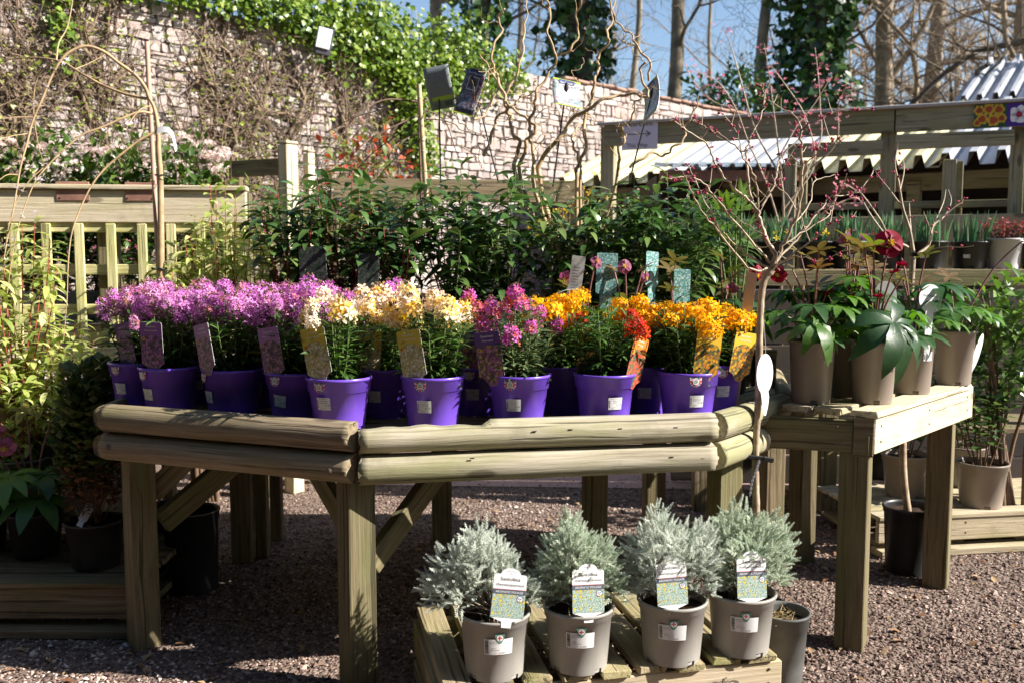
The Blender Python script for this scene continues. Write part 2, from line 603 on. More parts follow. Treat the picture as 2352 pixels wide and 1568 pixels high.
IVY_DARK = m_leaf('dark_ivy_leaves', [(0, (.015, .045, .012)), (.6, (.035, .09, .018)), (1, (.09, .15, .035))], .32, .12)
SARCO = m_leaf('glossy_dark_leaves', [(0, (.036, .082, .025)), (.45, (.066, .135, .037)), (.85, (.115, .19, .05)), (1, (.19, .25, .07))], .27, .2, spec=.6)
VARIEG = m_leaf('pale_leaves', [(0, (.20, .28, .06)), (.4, (.36, .42, .11)), (.75, (.50, .52, .19)), (1, (.58, .58, .30))], .42, .35)
VIB = m_leaf('viburnum_leaves', [(0, (.03, .07, .012)), (.6, (.07, .13, .02)), (1, (.16, .22, .05))], .36, .2)
WALLF = m_leaf('wallflower_leaves', [(0, (.03, .075, .014)), (.5, (.058, .125, .024)), (.9, (.10, .18, .04)), (1, (.20, .22, .05))], .42, .22)
WALLF_GREY = m_leaf('greyish_leaves', [(0, (.05, .085, .035)), (.5, (.10, .15, .06)), (.9, (.17, .22, .10)), (1, (.30, .27, .08))], .5, .2)
SANT = m_leaf('silver_foliage', [(0, (.40, .44, .38)), (.5, (.54, .58, .51)), (1, (.66, .70, .63))], .8, .2, spec=.15)
SANT_G = m_leaf('greenish_silver_foliage', [(0, (.32, .38, .28)), (.5, (.47, .53, .42)), (1, (.58, .64, .52))], .8, .2, spec=.15)
HELL = m_leaf('hellebore_leaves', [(0, (.026, .070, .024)), (.5, (.052, .128, .03)), (1, (.10, .21, .028))], .42, .36, spec=.55, vein=.3)
HELL_BR = m_leaf('bronze_leaves', [(0, (.10, .10, .03)), (.4, (.16, .10, .04)), (.7, (.12, .16, .03)), (1, (.22, .11, .05))], .4, .3)
CONIF = m_leaf('conifer_foliage', [(0, (.05, .085, .02)), (.6, (.09, .13, .03)), (1, (.15, .17, .05))], .6, .1)
CONIF_BR = m_leaf('browned_foliage', [(0, (.16, .07, .035)), (1, (.24, .12, .06))], .8, .1)
PHOT = m_leaf('red_tipped_leaves', [(0, (.12, .17, .04)), (.55, (.20, .24, .07)), (.7, (.45, .07, .04)), (1, (.5, .12, .07))], .4, .25)
DAFF = m_leaf('bulb_shoots', [(0, (.05, .13, .06)), (.7, (.10, .20, .09)), (1, (.17, .27, .12))], .45, .2)
MYRT = m_leaf('light_green_leaves', [(0, (.07, .14, .03)), (1, (.17, .27, .05))], .4, .25)
DEADLEAF = m_leaf('dead_leaves', [(0, (.16, .07, .03)), (.5, (.28, .16, .07)), (1, (.42, .30, .16))], .8, .1)
def petal(name, stops, tr=.3):
    return m_leaf(name, stops, .55, tr, spec=.2)
P_LILAC = petal('lilac_petals', [(0, (.47, .11, .43)), (.5, (.65, .25, .60)), (.8, (.76, .40, .64)), (.92, (.60, .20, .30)), (1, (.62, .28, .22))])
P_CREAM = petal('cream_petals', [(0, (.80, .66, .52)), (.55, (.84, .74, .62)), (.75, (.82, .60, .16)), (.9, (.80, .52, .05)), (1, (.55, .30, .22))])
P_PINK = petal('pink_orange_petals', [(0, (.50, .08, .34)), (.5, (.62, .16, .52)), (.7, (.68, .24, .10)), (1, (.60, .10, .10))])
P_ORANGE = petal('orange_petals', [(0, (.82, .37, .004)), (.5, (.87, .49, .007)), (.92, (.90, .58, .015)), (1, (.74, .24, .005))])
P_RED = petal('scarlet_petals', [(0, (.36, .012, .008)), (.6, (.55, .03, .01)), (1, (.66, .08, .01))])
BUD = petal('wallflower_buds', [(0, (.10, .05, .05)), (.6, (.18, .10, .06)), (1, (.20, .16, .05))], .1)
P_WINE = petal('wine_red_petals', [(0, (.15, .004, .018)), (1, (.28, .010, .035))])
P_MAUVE = petal('mauve_petals', [(0, (.26, .07, .14)), (1, (.44, .17, .27))])
P_WHITE = petal('white_petals', [(0, (.78, .80, .74)), (1, (.82, .80, .80))])
P_CHERRY = petal('cherry_blossom', [(0, (.62, .19, .27)), (.6, (.74, .31, .38)), (1, (.80, .45, .48))])
P_VIB = petal('pinkish_white_flowers', [(0, (.62, .36, .34)), (.4, (.74, .60, .56)), (1, (.82, .76, .70))])
P_BUDPINK = petal('crimson_buds', [(0, (.26, .03, .05)), (.6, (.40, .05, .11)), (1, (.52, .12, .22))], .15)
P_YEL = petal('yellow_flowers', [(0, (.70, .50, .03)), (1, (.80, .66, .12))])
ROOF_METAL = m_plain('blue_grey_sheet_metal', (.42, .44, .48), .5, .10, 3, rand=.05)
ROOF_PLASTIC = m_plain('yellowed_plastic_sheet', (.56, .52, .33), .5, .10, 3)
SHED_ROOF = m_plain('pale_blue_sheet', (.50, .58, .64), .45, .08, 3)
DARKWALL = m_plain('creosoted_boards', (.05, .038, .03), .8, .3, 6)
BRICKRED = m_plain('red_brick_dust', (.26, .13, .10), .9, .25, 12)
TILE = m_plain('terracotta', (.36, .225, .175), .85, .3, 9, .3, .15)

def m_ground(name, c0, c1, c2, scale, b=0.6):
    m, t, bs, o = new_mat(name)
    co = coords(t, (1, 1, 1), False)
    vo = node(t, 'ShaderNodeTexVoronoi', {'Vector': co, 'Scale': scale})
    nz = node(t, 'ShaderNodeTexNoise', {'Vector': co, 'Scale': 1.3, 'Detail': 6.0})
    c = ramp(t, vo.outputs['Color'], [(0.1, c0), (0.5, c1), (0.9, c2)])
    c = mixc(t, math_(t, 'MULTIPLY', nz.outputs[0], .5), c, c0)
    t.links.new(c, bs.inputs['Base Color'])
    bs.inputs['Roughness'].default_value = .9
    bs.inputs['Specular IOR Level'].default_value = .2
    bump(t, bs, math_(t, 'SUBTRACT', 1.0, vo.outputs['Distance']), b, 0.01)
    return m
GRAVEL_BED = m_ground('gravel_bed', (.085, .060, .048), (.20, .145, .118), (.33, .255, .215), 75.0, 1.0)
PATH = m_ground('pink_paving', (.36, .245, .21), (.42, .295, .255), (.47, .335, .29), 60.0, .15)
PATH_EDGE = m_ground('dark_paving_band', (.13, .085, .072), (.17, .115, .10), (.22, .15, .13), 60.0, .2)

def m_pebble(name, stops):
    m, t, b, o = new_mat(name)
    a = node(t, 'ShaderNodeAttribute', attribute_name='tint')
    c = ramp(t, a.outputs['Fac'], stops)
    t.links.new(c, b.inputs['Base Color'])
    b.inputs['Roughness'].default_value = .85
    b.inputs['Specular IOR Level'].default_value = .25
    return m
PEBBLE = m_pebble('gravel_stones', [(0, (.08, .05, .045)), (.35, (.215, .145, .118)), (.7, (.42, .315, .265)), (.92, (.52, .43, .385)), (1, (.68, .62, .57))])

def m_stone():
    m, t, b, o = new_mat('sandstone')
    oi = t.nodes.new('ShaderNodeObjectInfo')
    a = node(t, 'ShaderNodeAttribute', attribute_name='tint')
    f = math_(t, 'FRACT', math_(t, 'ADD', oi.outputs['Random'], a.outputs['Fac']))
    c = ramp(t, f, [(0, (.36, .285, .26)), (.25, (.41, .33, .30)), (.45, (.385, .345, .325)), (.6, (.43, .365, .335)), (.78, (.46, .415, .38)), (.9, (.35, .30, .285)), (1, (.41, .345, .32))])
    nz = node(t, 'ShaderNodeTexNoise', {'Vector': coords(t, kind='Generated'), 'Scale': 4.0, 'Detail': 7.0, 'Roughness': .7})
    v = math_(t, 'MULTIPLY_ADD', nz.outputs[0], .8, .6)
    c = node(t, 'ShaderNodeHueSaturation', {'Value': v, 'Color': c}).outputs[0]
    t.links.new(c, b.inputs['Base Color'])
    b.inputs['Roughness'].default_value = .9
    b.inputs['Specular IOR Level'].default_value = .15
    bump(t, b, nz.outputs[0], .6, .02)
    return m
STONE = m_stone()
MORTAR = m_plain('lime_mortar', (.37, .315, .285), .95, .25, 9, .6)

def m_print(name, top, pal, split=.70, arc=14.0, scale=85.0, w=.06, h=.13, ground=(.03, .06, .03)):
    """printed card in the xz plane: a plain coloured band above a picture of blossoms"""
    m, t, b, o = new_mat(name)
    tc = t.nodes.new('ShaderNodeTexCoord')
    sp = node(t, 'ShaderNodeSeparateXYZ', {0: tc.outputs['Object']})
    x, z = sp.outputs[0], sp.outputs[2]
    zz = math_(t, 'ADD', z, math_(t, 'MULTIPLY', math_(t, 'MULTIPLY', x, x), arc))
    isband = math_(t, 'GREATER_THAN', zz, split * h)
    nz = node(t, 'ShaderNodeTexNoise', {'Vector': tc.outputs['Object'], 'Scale': scale * 1.7, 'Detail': 4.0})
    wv = node(t, 'ShaderNodeVectorMath', {0: nz.outputs[1], 1: (.9 / scale,) * 3}, operation='MULTIPLY').outputs[0]
    wv = node(t, 'ShaderNodeVectorMath', {0: tc.outputs['Object'], 1: wv}, operation='ADD').outputs[0]
    vo = node(t, 'ShaderNodeTexVoronoi', {'Vector': wv, 'Scale': scale * 1.35})
    stops = [(.12 + .76 * i / max(1, len(pal) - 1), c) for i, c in enumerate(pal)]
    sr = node(t, 'ShaderNodeSeparateColor', {0: vo.outputs['Color']})
    pic = ramp(t, sr.outputs[0], stops)
    pic = node(t, 'ShaderNodeHueSaturation', {'Value': math_(t, 'MULTIPLY_ADD', nz.outputs[0], 1.0, .5), 'Color': pic}).outputs[0]
    d = ramp(t, vo.outputs['Distance'], [(.25, (0, 0, 0)), (.85, (1, 1, 1))])
    pic = mixc(t, d, pic, ground)
    line = math_(t, 'LESS_THAN', math_(t, 'ABSOLUTE', math_(t, 'SUBTRACT', zz, split * h)), .0006)
    c = mixc(t, isband, pic, top)
    c = mixc(t, math_(t, 'MULTIPLY', line, .6), c, ground)
    t.links.new(c, b.inputs['Base Color'])
    b.inputs['Roughness'].default_value = .28
    return m
L_LILAC = m_print('lilac_label_print', (.24, .09, .30), [(.22, .05, .22), (.40, .14, .40), (.55, .25, .45), (.12, .03, .10)])
L_LILAC2 = m_print('pink_label_print', (.38, .17, .38), [(.26, .06, .20), (.45, .18, .36), (.55, .28, .34), (.12, .03, .10)])
L_YEL = m_print('yellow_label_print', (.62, .47, .07), [(.72, .70, .55), (.62, .50, .12), (.75, .73, .62), (.55, .46, .22)], ground=(.30, .25, .08))
L_PURP = m_print('violet_label_print', (.13, .06, .22), [(.50, .18, .36), (.55, .40, .10), (.20, .03, .12), (.45, .12, .35)])
L_ORG = m_print('orange_label_print', (.80, .50, .05), [(.78, .32, .02), (.80, .42, .03), (.03, .10, .06), (.72, .24, .02)], ground=(.02, .07, .05))
L_RED = m_print('scarlet_label_print', (.75, .22, .04), [(.65, .05, .02), (.70, .14, .04), (.05, .14, .08), (.55, .05, .03)], ground=(.03, .10, .07))
L_TEAL = m_print('teal_label_print', (.25, .48, .46), [(.16, .38, .36), (.36, .58, .55), (.08, .22, .20), (.50, .62, .60)], split=2.0, scale=120, ground=(.04, .14, .13))
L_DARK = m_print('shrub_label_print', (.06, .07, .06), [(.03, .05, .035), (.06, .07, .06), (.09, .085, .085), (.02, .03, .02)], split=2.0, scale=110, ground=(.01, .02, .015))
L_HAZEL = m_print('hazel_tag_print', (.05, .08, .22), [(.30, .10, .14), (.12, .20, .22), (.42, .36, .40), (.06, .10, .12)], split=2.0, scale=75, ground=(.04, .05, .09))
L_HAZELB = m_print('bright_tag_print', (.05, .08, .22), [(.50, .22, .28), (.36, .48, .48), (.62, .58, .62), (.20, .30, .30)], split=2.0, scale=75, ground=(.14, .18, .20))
def m_buttons():
    m, t, b, o = new_mat('yellow_button_print')
    tc = t.nodes.new('ShaderNodeTexCoord')
    nz = node(t, 'ShaderNodeTexNoise', {'Vector': tc.outputs['Object'], 'Scale': 420.0, 'Detail': 3.0})
    c = ramp(t, nz.outputs[0], [(.35, (.07, .14, .11)), (.5, (.30, .40, .35)), (.65, (.62, .70, .64))])
    vo = node(t, 'ShaderNodeTexVoronoi', {'Vector': tc.outputs['Object'], 'Scale': 115.0})
    sr = node(t, 'ShaderNodeSeparateColor', {0: vo.outputs['Color']})
    on = math_(t, 'MULTIPLY', math_(t, 'LESS_THAN', vo.outputs['Distance'], .40), math_(t, 'GREATER_THAN', sr.outputs[0], .45))
    c = mixc(t, on, c, ramp(t, vo.outputs['Distance'], [(.1, (.78, .66, .04)), (.4, (.50, .36, .02))]))
    t.links.new(c, b.inputs['Base Color'])
    b.inputs['Roughness'].default_value = .28
    return m
L_SANT = m_buttons()
L_BANNER = m_print('flower_banner_print', (.05, .02, .12), [(.60, .16, .02), (.66, .42, .03), (.36, .04, .02), (.62, .34, .03)], split=9.0, scale=14, ground=(.30, .20, .02))

# ------------------------------------------------------------------ ground
me = MB().add([(-300, -60, 0), (300, -60, 0), (300, 500, 0), (-300, 500, 0)], np.array([[0, 1, 2, 3]]), smooth=False).mesh('ground', GRAVEL_BED)
structure('ground', me)
def sheet(name, pts, z, mat):
    structure(name, MB().add([(x, y, z) for x, y in pts], np.array([[0, 1, 2, 3]]), smooth=False).mesh(name, mat))
sheet('path', [(-1.0, 5.05), (9, 4.55), (9, 6.3), (-1.0, 6.9)], .004, PATH)
sheet('path_band', [(-1.0, 5.55), (9, 5.02), (9, 5.22), (-1.0, 5.78)], .008, PATH_EDGE)

# loose gravel close to the camera
K = 52000
oct_v = np.array([(1, 0, 0), (-1, 0, 0), (0, 1, 0), (0, -1, 0), (0, 0, 1), (0, 0, -.6)], float)
oct_f = np.array([(0, 2, 4), (2, 1, 4), (1, 3, 4), (3, 0, 4), (2, 0, 5), (1, 2, 5), (3, 1, 5), (0, 3, 5)])
gy = 2.15 + 3.1 * rng.random(K) ** 1.45
gx = rng.uniform(-.62, .62, K) * (gy + .15)
q = rng.uniform(0, 2 * math.pi, K)
rot = np.zeros((K, 3, 3)); rot[:, 0, 0] = np.cos(q); rot[:, 1, 1] = np.cos(q); rot[:, 0, 1] = -np.sin(q); rot[:, 1, 0] = np.sin(q); rot[:, 2, 2] = 1
tl = rng.normal(0, .25, (K, 2)); rot[:, 2, 0] += tl[:, 0]; rot[:, 2, 1] += tl[:, 1]
s = rng.lognormal(math.log(.0048), .38, K).clip(.002, .014)
sc = np.stack([s * rng.uniform(.8, 1.4, K), s, s * rng.uniform(.45, .9, K)], 1)
me = MB().inst((oct_v, [oct_f]), rot, np.stack([gx, gy, s * .35], 1), sc, (rng.random(K) ** 1.2 * (.80 + .28 * np.sin(gx * 2.3 + 1.7 * np.sin(gy * 1.9)) * np.cos(gy * 2.7 + gx))).clip(0, 1), smooth=False).mesh('gravel', PEBBLE)
o = link('gravel', me); o['kind'] = 'stuff'
K = 800
pos = np.stack([rng.uniform(-2.0, 2.4, K), rng.uniform(2.2, 4.8, K), np.full(K, .012)], 1)
d = rand_dirs(K, -.15, .2)
me = MB().inst(leaf_t(2, .5, .3, .15), frames(d), pos, rng.uniform(.012, .05, K), rng.random(K)).mesh('fallen_leaves', DEADLEAF)
o = link('fallen_leaves', me); o['kind'] = 'stuff'

# ------------------------------------------------------------------ stone wall
WA, WB_ = Vector((-3.9, 5.5, 0)), Vector((4.7, 13.73, 0))
WL = (WB_ - WA).length
wdir = (WB_ - WA).normalized()
wnor = Vector((wdir.y, -wdir.x, 0))           # faces the camera side
WTOP = 3.12
wall = thing('stone_wall', 'tall pinkish rubble stone garden wall running along the back', 'wall', WA, Euler((0, 0, math.atan2(wdir.y, wdir.x))))
mb = MB()
mb.box((WL / 2 - 1.5, .22, WTOP / 2), (WL + 3, .36, WTOP), .01)
link('mortar_core', mb.mesh('mortar_core', MORTAR), wall)
st_meshes = []
for k in range(10):
    v, f = chbox(1, 1, 1, .10)
    v = v + rng.uniform(-.10, .10, v.shape)
    st_meshes.append((v, f, MB().add(v, f, 0.0, 0, False).mesh('stone', STONE)))
cells = []
z = .95
while z < WTOP - .06:
    h = R.choice((R.uniform(.05, .08), R.uniform(.07, .13)))
    if z + h > WTOP:
        h = WTOP - z
    x = -1.4 + R.uniform(0, .2)
    while x < WL:
        L = R.uniform(.055, .12) + (R.random() < .35) * R.uniform(.03, .12) * (1.25 if h > .13 else 1.0)
        if R.random() < (.5 if h > .10 else .2):
            hh = h * R.uniform(.3, .7)
            cells.append((x + L / 2, z + hh / 2, L, hh)); cells.append((x + L / 2, z + (h + hh) / 2, L, h - hh))
        else:
            cells.append((x + L / 2, z + h / 2, L, h))
        x += L
    z += h
def stone_rank(c):
    x, z = c[0], c[1]
    p = WA + wdir * x
    u = p.x / p.y
    vis = -.60 < u < .32 and (z - CAMZ) / p.y > .02 + .05 * u and (z - CAMZ) / p.y < .30
    return -(c[2] * c[3]) / (p.y ** 2) if vis else 1.0
cells.sort(key=stone_rank)
joined = MB()
for i, (x, z, L, h) in enumerate(cells):
    prot = R.uniform(.003, .016)
    k = i % 10
    loc = (x, .03 - prot, z)
    scl = (L - R.uniform(.002, .008), .12, h - R.uniform(.002, .007))
    rz = R.uniform(-.09, .09)
    if i < 300:
        link('stone', st_meshes[k][2], wall, loc, (0, rz, 0), scl)
    else:
        v = st_meshes[k][0] * np.array(scl) + np.array(loc)
        joined.add(v, st_meshes[k][1], R.random(), 0, False)
link('far_stones', joined.mesh('far_stones', STONE), wall, kind='stuff')
tile_me = MB()
v, f = chbox(.19, .44, .032, .010)
tile_me = MB().add(v, f, smooth=False).mesh('coping_tile', TILE)
x = 6.2
while x < WL:
    link('coping_tile', tile_me, wall, (x, .16, WTOP + .03 + R.uniform(-.008, .008)), (R.uniform(-.03, .03), R.uniform(-.04, .04), R.uniform(-.05, .05)))
    x += .205

def wallp(x, z, off=0.0):
    p = WA + wdir * x + wnor * off
    return Vector((p.x, p.y, z))

# ivy on the wall: a thick mantle over the top, hanging curtains
def ivy_mass(mb, blobs, size, mat=0, nrm=None):
    """blobs: (centre, radii along wall / out / up, count)"""
    for c, r, k in blobs:
        k = int(k * 2.1)
        p = rng.normal(0, .5, (k, 3)).clip(-1.15, 1.15)
        wd, wn = np.array(wdir), np.array(wnor)
        P = np.array(c) + p[:, :1] * r[0] * wd + np.abs(p[:, 1:2]) * r[1] * wn + p[:, 2:] * r[2] * np.array([0, 0, 1.0])
        d = rand_dirs(k, -1, .3)
        up = wn * .9 + np.array([0, 0, .5]) + rng.normal(0, .35, (k, 3))
        mb.inst(leaf_t(2, .95, .2, .1, .35), frames(d, up), P, rng.uniform(.6, 1.25, k) * size, rng.random(k))
ivy = thing('ivy_creeper', 'bright green ivy draped over the top of the stone wall', 'ivy', WA)
mb = MB()
bl = []
for x, z, rx, rz, k in ((1.15, 2.85, .08, .30, 90), (1.25, 3.14, .28, .13, 110), (1.7, 3.2, .40, .13, 180), (2.15, 3.22, .42, .14, 220), (2.6, 3.22, .42, .16, 280), (3.0, 3.20, .42, .20, 380),
                        (3.4, 3.12, .4, .28, 480), (3.75, 3.05, .35, .34, 480), (4.0, 2.85, .22, .45, 460), (4.1, 2.5, .17, .32, 300), (4.25, 2.2, .12, .25, 130),
                        (4.4, 2.98, .38, .32, 480), (4.8, 3.04, .35, .26, 380), (5.2, 3.08, .3, .18, 220), (.62, 2.6, .12, .5, 200), (3.6, 3.35, .4, .25, 280), (4.5, 3.3, .4, .22, 240)):
    p = wallp(x, z, .02)
    bl.append(((p.x, p.y, p.z), (rx, .22, rz), k))
ivy_mass(mb, bl, .050)
mb.v = [v - np.array(WA) for v in mb.v]
link('foliage', mb.mesh('ivy_foliage', IVY), ivy, kind='stuff')
mb = MB()
for k in range(26):
    x = R.uniform(.4, 6.5)
    p = [wallp(x + R.uniform(-.1, .1), 3.05 - i * .16, .04) - WA for i in range(5)]
    mb.tube(smooth_path(p, 3), .008, 4)
link('stem', mb.mesh('ivy_stems', VINE), ivy, kind='stuff')

# leafless climbers trained on the wall
def climber(name, label, x0, width, z0, z1, n_main, seed, leafy, group):
    g = np.random.default_rng(seed)
    root = thing(name, label, 'climber', wallp(x0, 0, .05), None, group)
    A0, A1, B0, B1 = [], [], [], []
    tips = []
    mains = MB()
    for m in range(n_main):
        x = x0 + (m - (n_main - 1) / 2) * width * .35 / max(1, n_main) ; z = .2
        pts, ang = [], 0.0
        for i in range(14):
            pts.append(wallp(x, z, .05 + .03 * math.sin(i * 1.7 + m)))
            ang = ang * .6 + g.normal(0, .25)
            x += math.sin(ang) * .2 + (m - (n_main - 1) / 2) * .03; z += (z1 - .2) / 14
        rr = np.linspace(.034, .012, 14)
        mains.tube([p - root.location for p in smooth_path(pts, 2)] if False else [Vector(p) - root.location for p in smooth_path(pts, 2)], np.interp(np.linspace(0, 1, 27), np.linspace(0, 1, 14), rr), 6)
        for i in range(3, 14):
            for s in (-1, 1):
                for rep in range(3):
                    p = np.array(pts[i]); r = g.uniform(.008, .016)
                    a = g.uniform(.15, .9); sgn = s
                    L = int(g.integers(5, 12))
                    for q in range(L):
                        a += g.normal(0, .28)
                        st = g.uniform(.06, .12)
                        n = p + np.array(wdir) * sgn * math.cos(a) * st * width * .55 + np.array([0, 0, math.sin(a) * st]) + np.array(wnor) * g.normal(0, .012)
                        A0.append(p); A1.append(n); B0.append(r); r *= .88; B1.append(r)
                        if g.random() < .75:
                            t = n + np.array(wdir) * g.normal(0, .10) + np.array([0, 0, g.normal(.02, .11)]) + np.array(wnor) * abs(g.normal(.03, .04))
                            A0.append(n); A1.append(t); B0.append(r * .55); B1.append(r * .3)
                            t2 = t + np.array(wdir) * g.normal(0, .07) + np.array([0, 0, g.normal(.0, .08)])
                            A0.append(t); A1.append(t2); B0.append(r * .35); B1.append(r * .2)
                            tips.append(t2)
                        p = n
    link('trunk', mains.mesh('climber_trunks', VINE), root)
    off = np.array(root.location)
    link('twigs', MB().segs(np.array(A0) - off, np.array(A1) - off, B0, B1, 3).mesh('climber_twigs', VINE), root, kind='stuff')
    if leafy:
        T = np.array(tips)[g.random(len(tips)) < leafy] - off
        T = np.repeat(T, 2, 0) + g.normal(0, .05, (len(T) * 2, 3))
        d = rand_dirs(len(T), -1, .6, g)
        link('leaves', MB().inst(LEAF2, frames(d), T, g.uniform(.02, .045, len(T)), g.random(len(T)) * .5 + .4).mesh('climber_leaves', VARIEG), root, kind='stuff')
climber('wall_climber', 'leafless twiggy climber at the near end of the stone wall', .75, .8, 1.0, 2.7, 3, 1, .25, 'bare climbers on the stone wall')
climber('wall_climber', 'leafless climber with green shoots behind the tall stake', 2.0, 1.0, 1.0, 3.0, 4, 2, .6, 'bare climbers on the stone wall')
climber('wall_climber', 'dense brown leafless climber beside the bare patch of pink stones', 3.1, .9, 1.0, 2.95, 4, 3, .3, 'bare climbers on the stone wall')
# ------------------------------------------------------------------ trees beyond the wall
def bare_tree(name, label, X, d, width, height, seed, group='bare trees beyond the wall', lean=(0, 0), spread=1.0, first=.25, n_limb=9, ivy_h=0.0, ivy_r=0.0, mat=None, ivy_n=0, twig_len=1.0, up=.35):
    g = np.random.default_rng(seed)
    base = at(X, 600, d); base.z = 0
    root = thing(name, label, 'tree', base, None, group)
    nseg = 14
    zs = np.linspace(0, height, nseg)
    w = np.cumsum(g.normal(0, .05, (nseg, 2)), 0) * height / 14
    w -= w[0]
    pts = np.stack([w[:, 0] + lean[0] * zs, w[:, 1] + lean[1] * zs, zs], 1)
    rad = width * .42 * (1 - .72 * zs / height)
    rad[0] *= 1.3
    link('trunk', MB().tube(smooth_path(pts, 2), np.interp(np.linspace(0, 1, 2 * nseg - 1), np.linspace(0, 1, nseg), rad), 10).mesh('trunk', mat or BARK_GREY), root)
    P0, P1, Q0, Q1 = [], [], [], []
    def wander(p, dr, r, L, steps, depth):
        for i in range(steps):
            dr = dr + g.normal(0, .22, 3) + np.array([0, 0, up * .12])
            dr /= np.linalg.norm(dr)
            n = p + dr * L / steps
            r2 = r * (1 - .55 / steps)
            P0.append(p); P1.append(n); Q0.append(r); Q1.append(r2)
            p, r = n, r2
            if depth < 3:
                for _ in range(2 if depth > 0 else 1):
                    if g.random() < .85:
                        side = g.normal(0, 1, 3); side -= dr * side.dot(dr)
                        side /= np.linalg.norm(side)
                        nd = dr * .55 + side * .8 + np.array([0, 0, up * .4])
                        wander(p, nd / np.linalg.norm(nd), max(.004, r * g.uniform(.34, .55)), L * g.uniform(.4, .62) * twig_len, max(2, steps - 2), depth + 1)
    for k in range(n_limb):
        zf = first + (1 - first) * (k + g.random() * .6) / n_limb
        i = zf * (nseg - 1)
        p = np.array([np.interp(i, np.arange(nseg), pts[:, c]) for c in range(3)])
        r = float(np.interp(i, np.arange(nseg), rad))
        a = g.uniform(0, 2 * math.pi)
        dr = np.array([math.cos(a), math.sin(a), g.uniform(.1, .8)])
        wander(p, dr / np.linalg.norm(dr), r * .38, height * .30 * spread * (1.15 - .5 * zf), 6, 0)
    link('branches', MB().segs(P0, P1, Q0, Q1, 4).mesh('branches', mat or BARK_GREY), root, kind='stuff')
    if ivy_n:
        zz = g.uniform(.3, ivy_h, ivy_n)
        a = g.uniform(0, 2 * math.pi, ivy_n)
        prof = (1 - .45 * (zz / ivy_h) ** 1.2) * (1 + .22 * np.sin(zz * 2.3 + seed) + .18 * np.sin(a * 3 + zz * 1.1))
        rr = ivy_r * prof * g.uniform(.72, 1.08, ivy_n)
        cx = np.interp(zz, zs, pts[:, 0]); cy = np.interp(zz, zs, pts[:, 1])
        P = np.stack([cx + rr * np.cos(a), cy + rr * np.sin(a), zz], 1)
        out = np.stack([np.cos(a), np.sin(a), np.full(ivy_n, .35)], 1) + g.normal(0, .45, (ivy_n, 3))
        d_ = rand_dirs(ivy_n, -1, .3, g)
        link('ivy', MB().inst(leaf_t(2, .95, .2, .1, .35), frames(d_, out), P, g.uniform(.10, .22, ivy_n), g.random(ivy_n)).mesh('tree_ivy', IVY_DARK), root, kind='stuff')
    return root
bare_tree('ivy_clad_tree', 'thick ivy covered trunk rising behind the middle of the wall', 1345, 17, .75, 13, 21, lean=(.0, 0), first=.3, n_limb=7, ivy_h=11, ivy_r=.62, ivy_n=3600, mat=BARK_DARK, spread=.8)
bare_tree('bare_tree', 'slim bare tree just right of the thick ivy covered trunk', 1440, 22, .26, 13, 22, spread=.7, n_limb=5)
bare_tree('bare_tree', 'tall plain grey trunk between the two ivy covered trees', 1510, 19, .46, 14, 23, lean=(.035, 0), first=.34, spread=.75, n_limb=5)
bare_tree('bare_tree', 'smooth forked bare trunk left of the leaning ivy covered tree', 1722, 17, .34, 12, 24, lean=(.02, 0), first=.36, n_limb=6, spread=.9)
bare_tree('ivy_clad_tree', 'leaning ivy covered tree with a wide dark base above the timber beam', 1812, 16, .55, 12, 25, lean=(.045, 0), first=.5, n_limb=6, ivy_h=9, ivy_r=.85, ivy_n=4200, mat=BARK_DARK)
bare_tree('ivy_clad_tree', 'dark ivied trunk behind the leafy step of the wall', 1085, 16, .45, 12, 26, first=.4, n_limb=7, ivy_h=8, ivy_r=.50, ivy_n=1800, mat=BARK_DARK, spread=.7)
bare_tree('bare_tree', 'thin bare tree at the left end of the sky', 1012, 18, .42, 13, 27, first=.35, n_limb=6, spread=.8)
bare_tree('bare_tree', 'twiggy bare tree filling the sky left of the corkscrew branches', 1180, 21, .26, 12, 28, first=.22, n_limb=7, spread=.9)
bare_tree('bare_tree', 'broad twiggy tree behind the left half of the timber beam', 2010, 17, .52, 12, 29, first=.2, n_limb=15, spread=1.0, mat=TWIG)
bare_tree('bare_tree', 'broad twiggy tree in the middle of the right hand thicket', 2130, 18, .50, 12, 30, first=.2, n_limb=15, spread=1.05, mat=TWIG, lean=(.03, 0))
bare_tree('bare_tree', 'dense brown twiggy tree above the farther tin roof', 2300, 17, .5, 12, 31, first=.2, n_limb=16, spread=1.1, mat=TWIG)
bare_tree('bare_tree', 'spreading dark limbed tree at the right edge of the thicket', 2420, 15, .5, 11, 32, first=.2, n_limb=14, spread=1.1, mat=BARK_DARK, lean=(-.03, 0))
bare_tree('bare_tree', 'bare tree seen through the gap beside the leaning ivy tree', 1620, 26, .22, 12, 33, first=.3, n_limb=6, spread=.8)
# far wood behind them
P0, P1, Q0, Q1 = [], [], [], []
for k in range(70):
    x = R.uniform(-6, 34); y = R.uniform(30, 46)
    if x < y * .33 and k % 8:
        x = y * R.uniform(.36, .62)
    p = np.array([x, y, 0.0]); h = R.uniform(7, 13)
    for i in range(5):
        n = p + np.array([R.gauss(0, .12), 0, h / 5]); P0.append(p); P1.append(n); Q0.append(.10 * (1 - i * .17)); Q1.append(.10 * (1 - i * .17 - .15)); p = n
        for j in range(12):
            a = R.uniform(0, 6.28); e = R.uniform(.2, 1.1); L = R.uniform(.8, 2.4)
            d = np.array([math.cos(a) * math.cos(e), math.sin(a) * math.cos(e), math.sin(e)])
            m1 = p + d * L * .5; m2 = m1 + (d + np.array([R.gauss(0, .4), R.gauss(0, .4), R.gauss(.1, .3)])) * L * .5
            P0 += [p, m1]; P1 += [m1, m2]; Q0 += [.035, .022]; Q1 += [.022, .01]
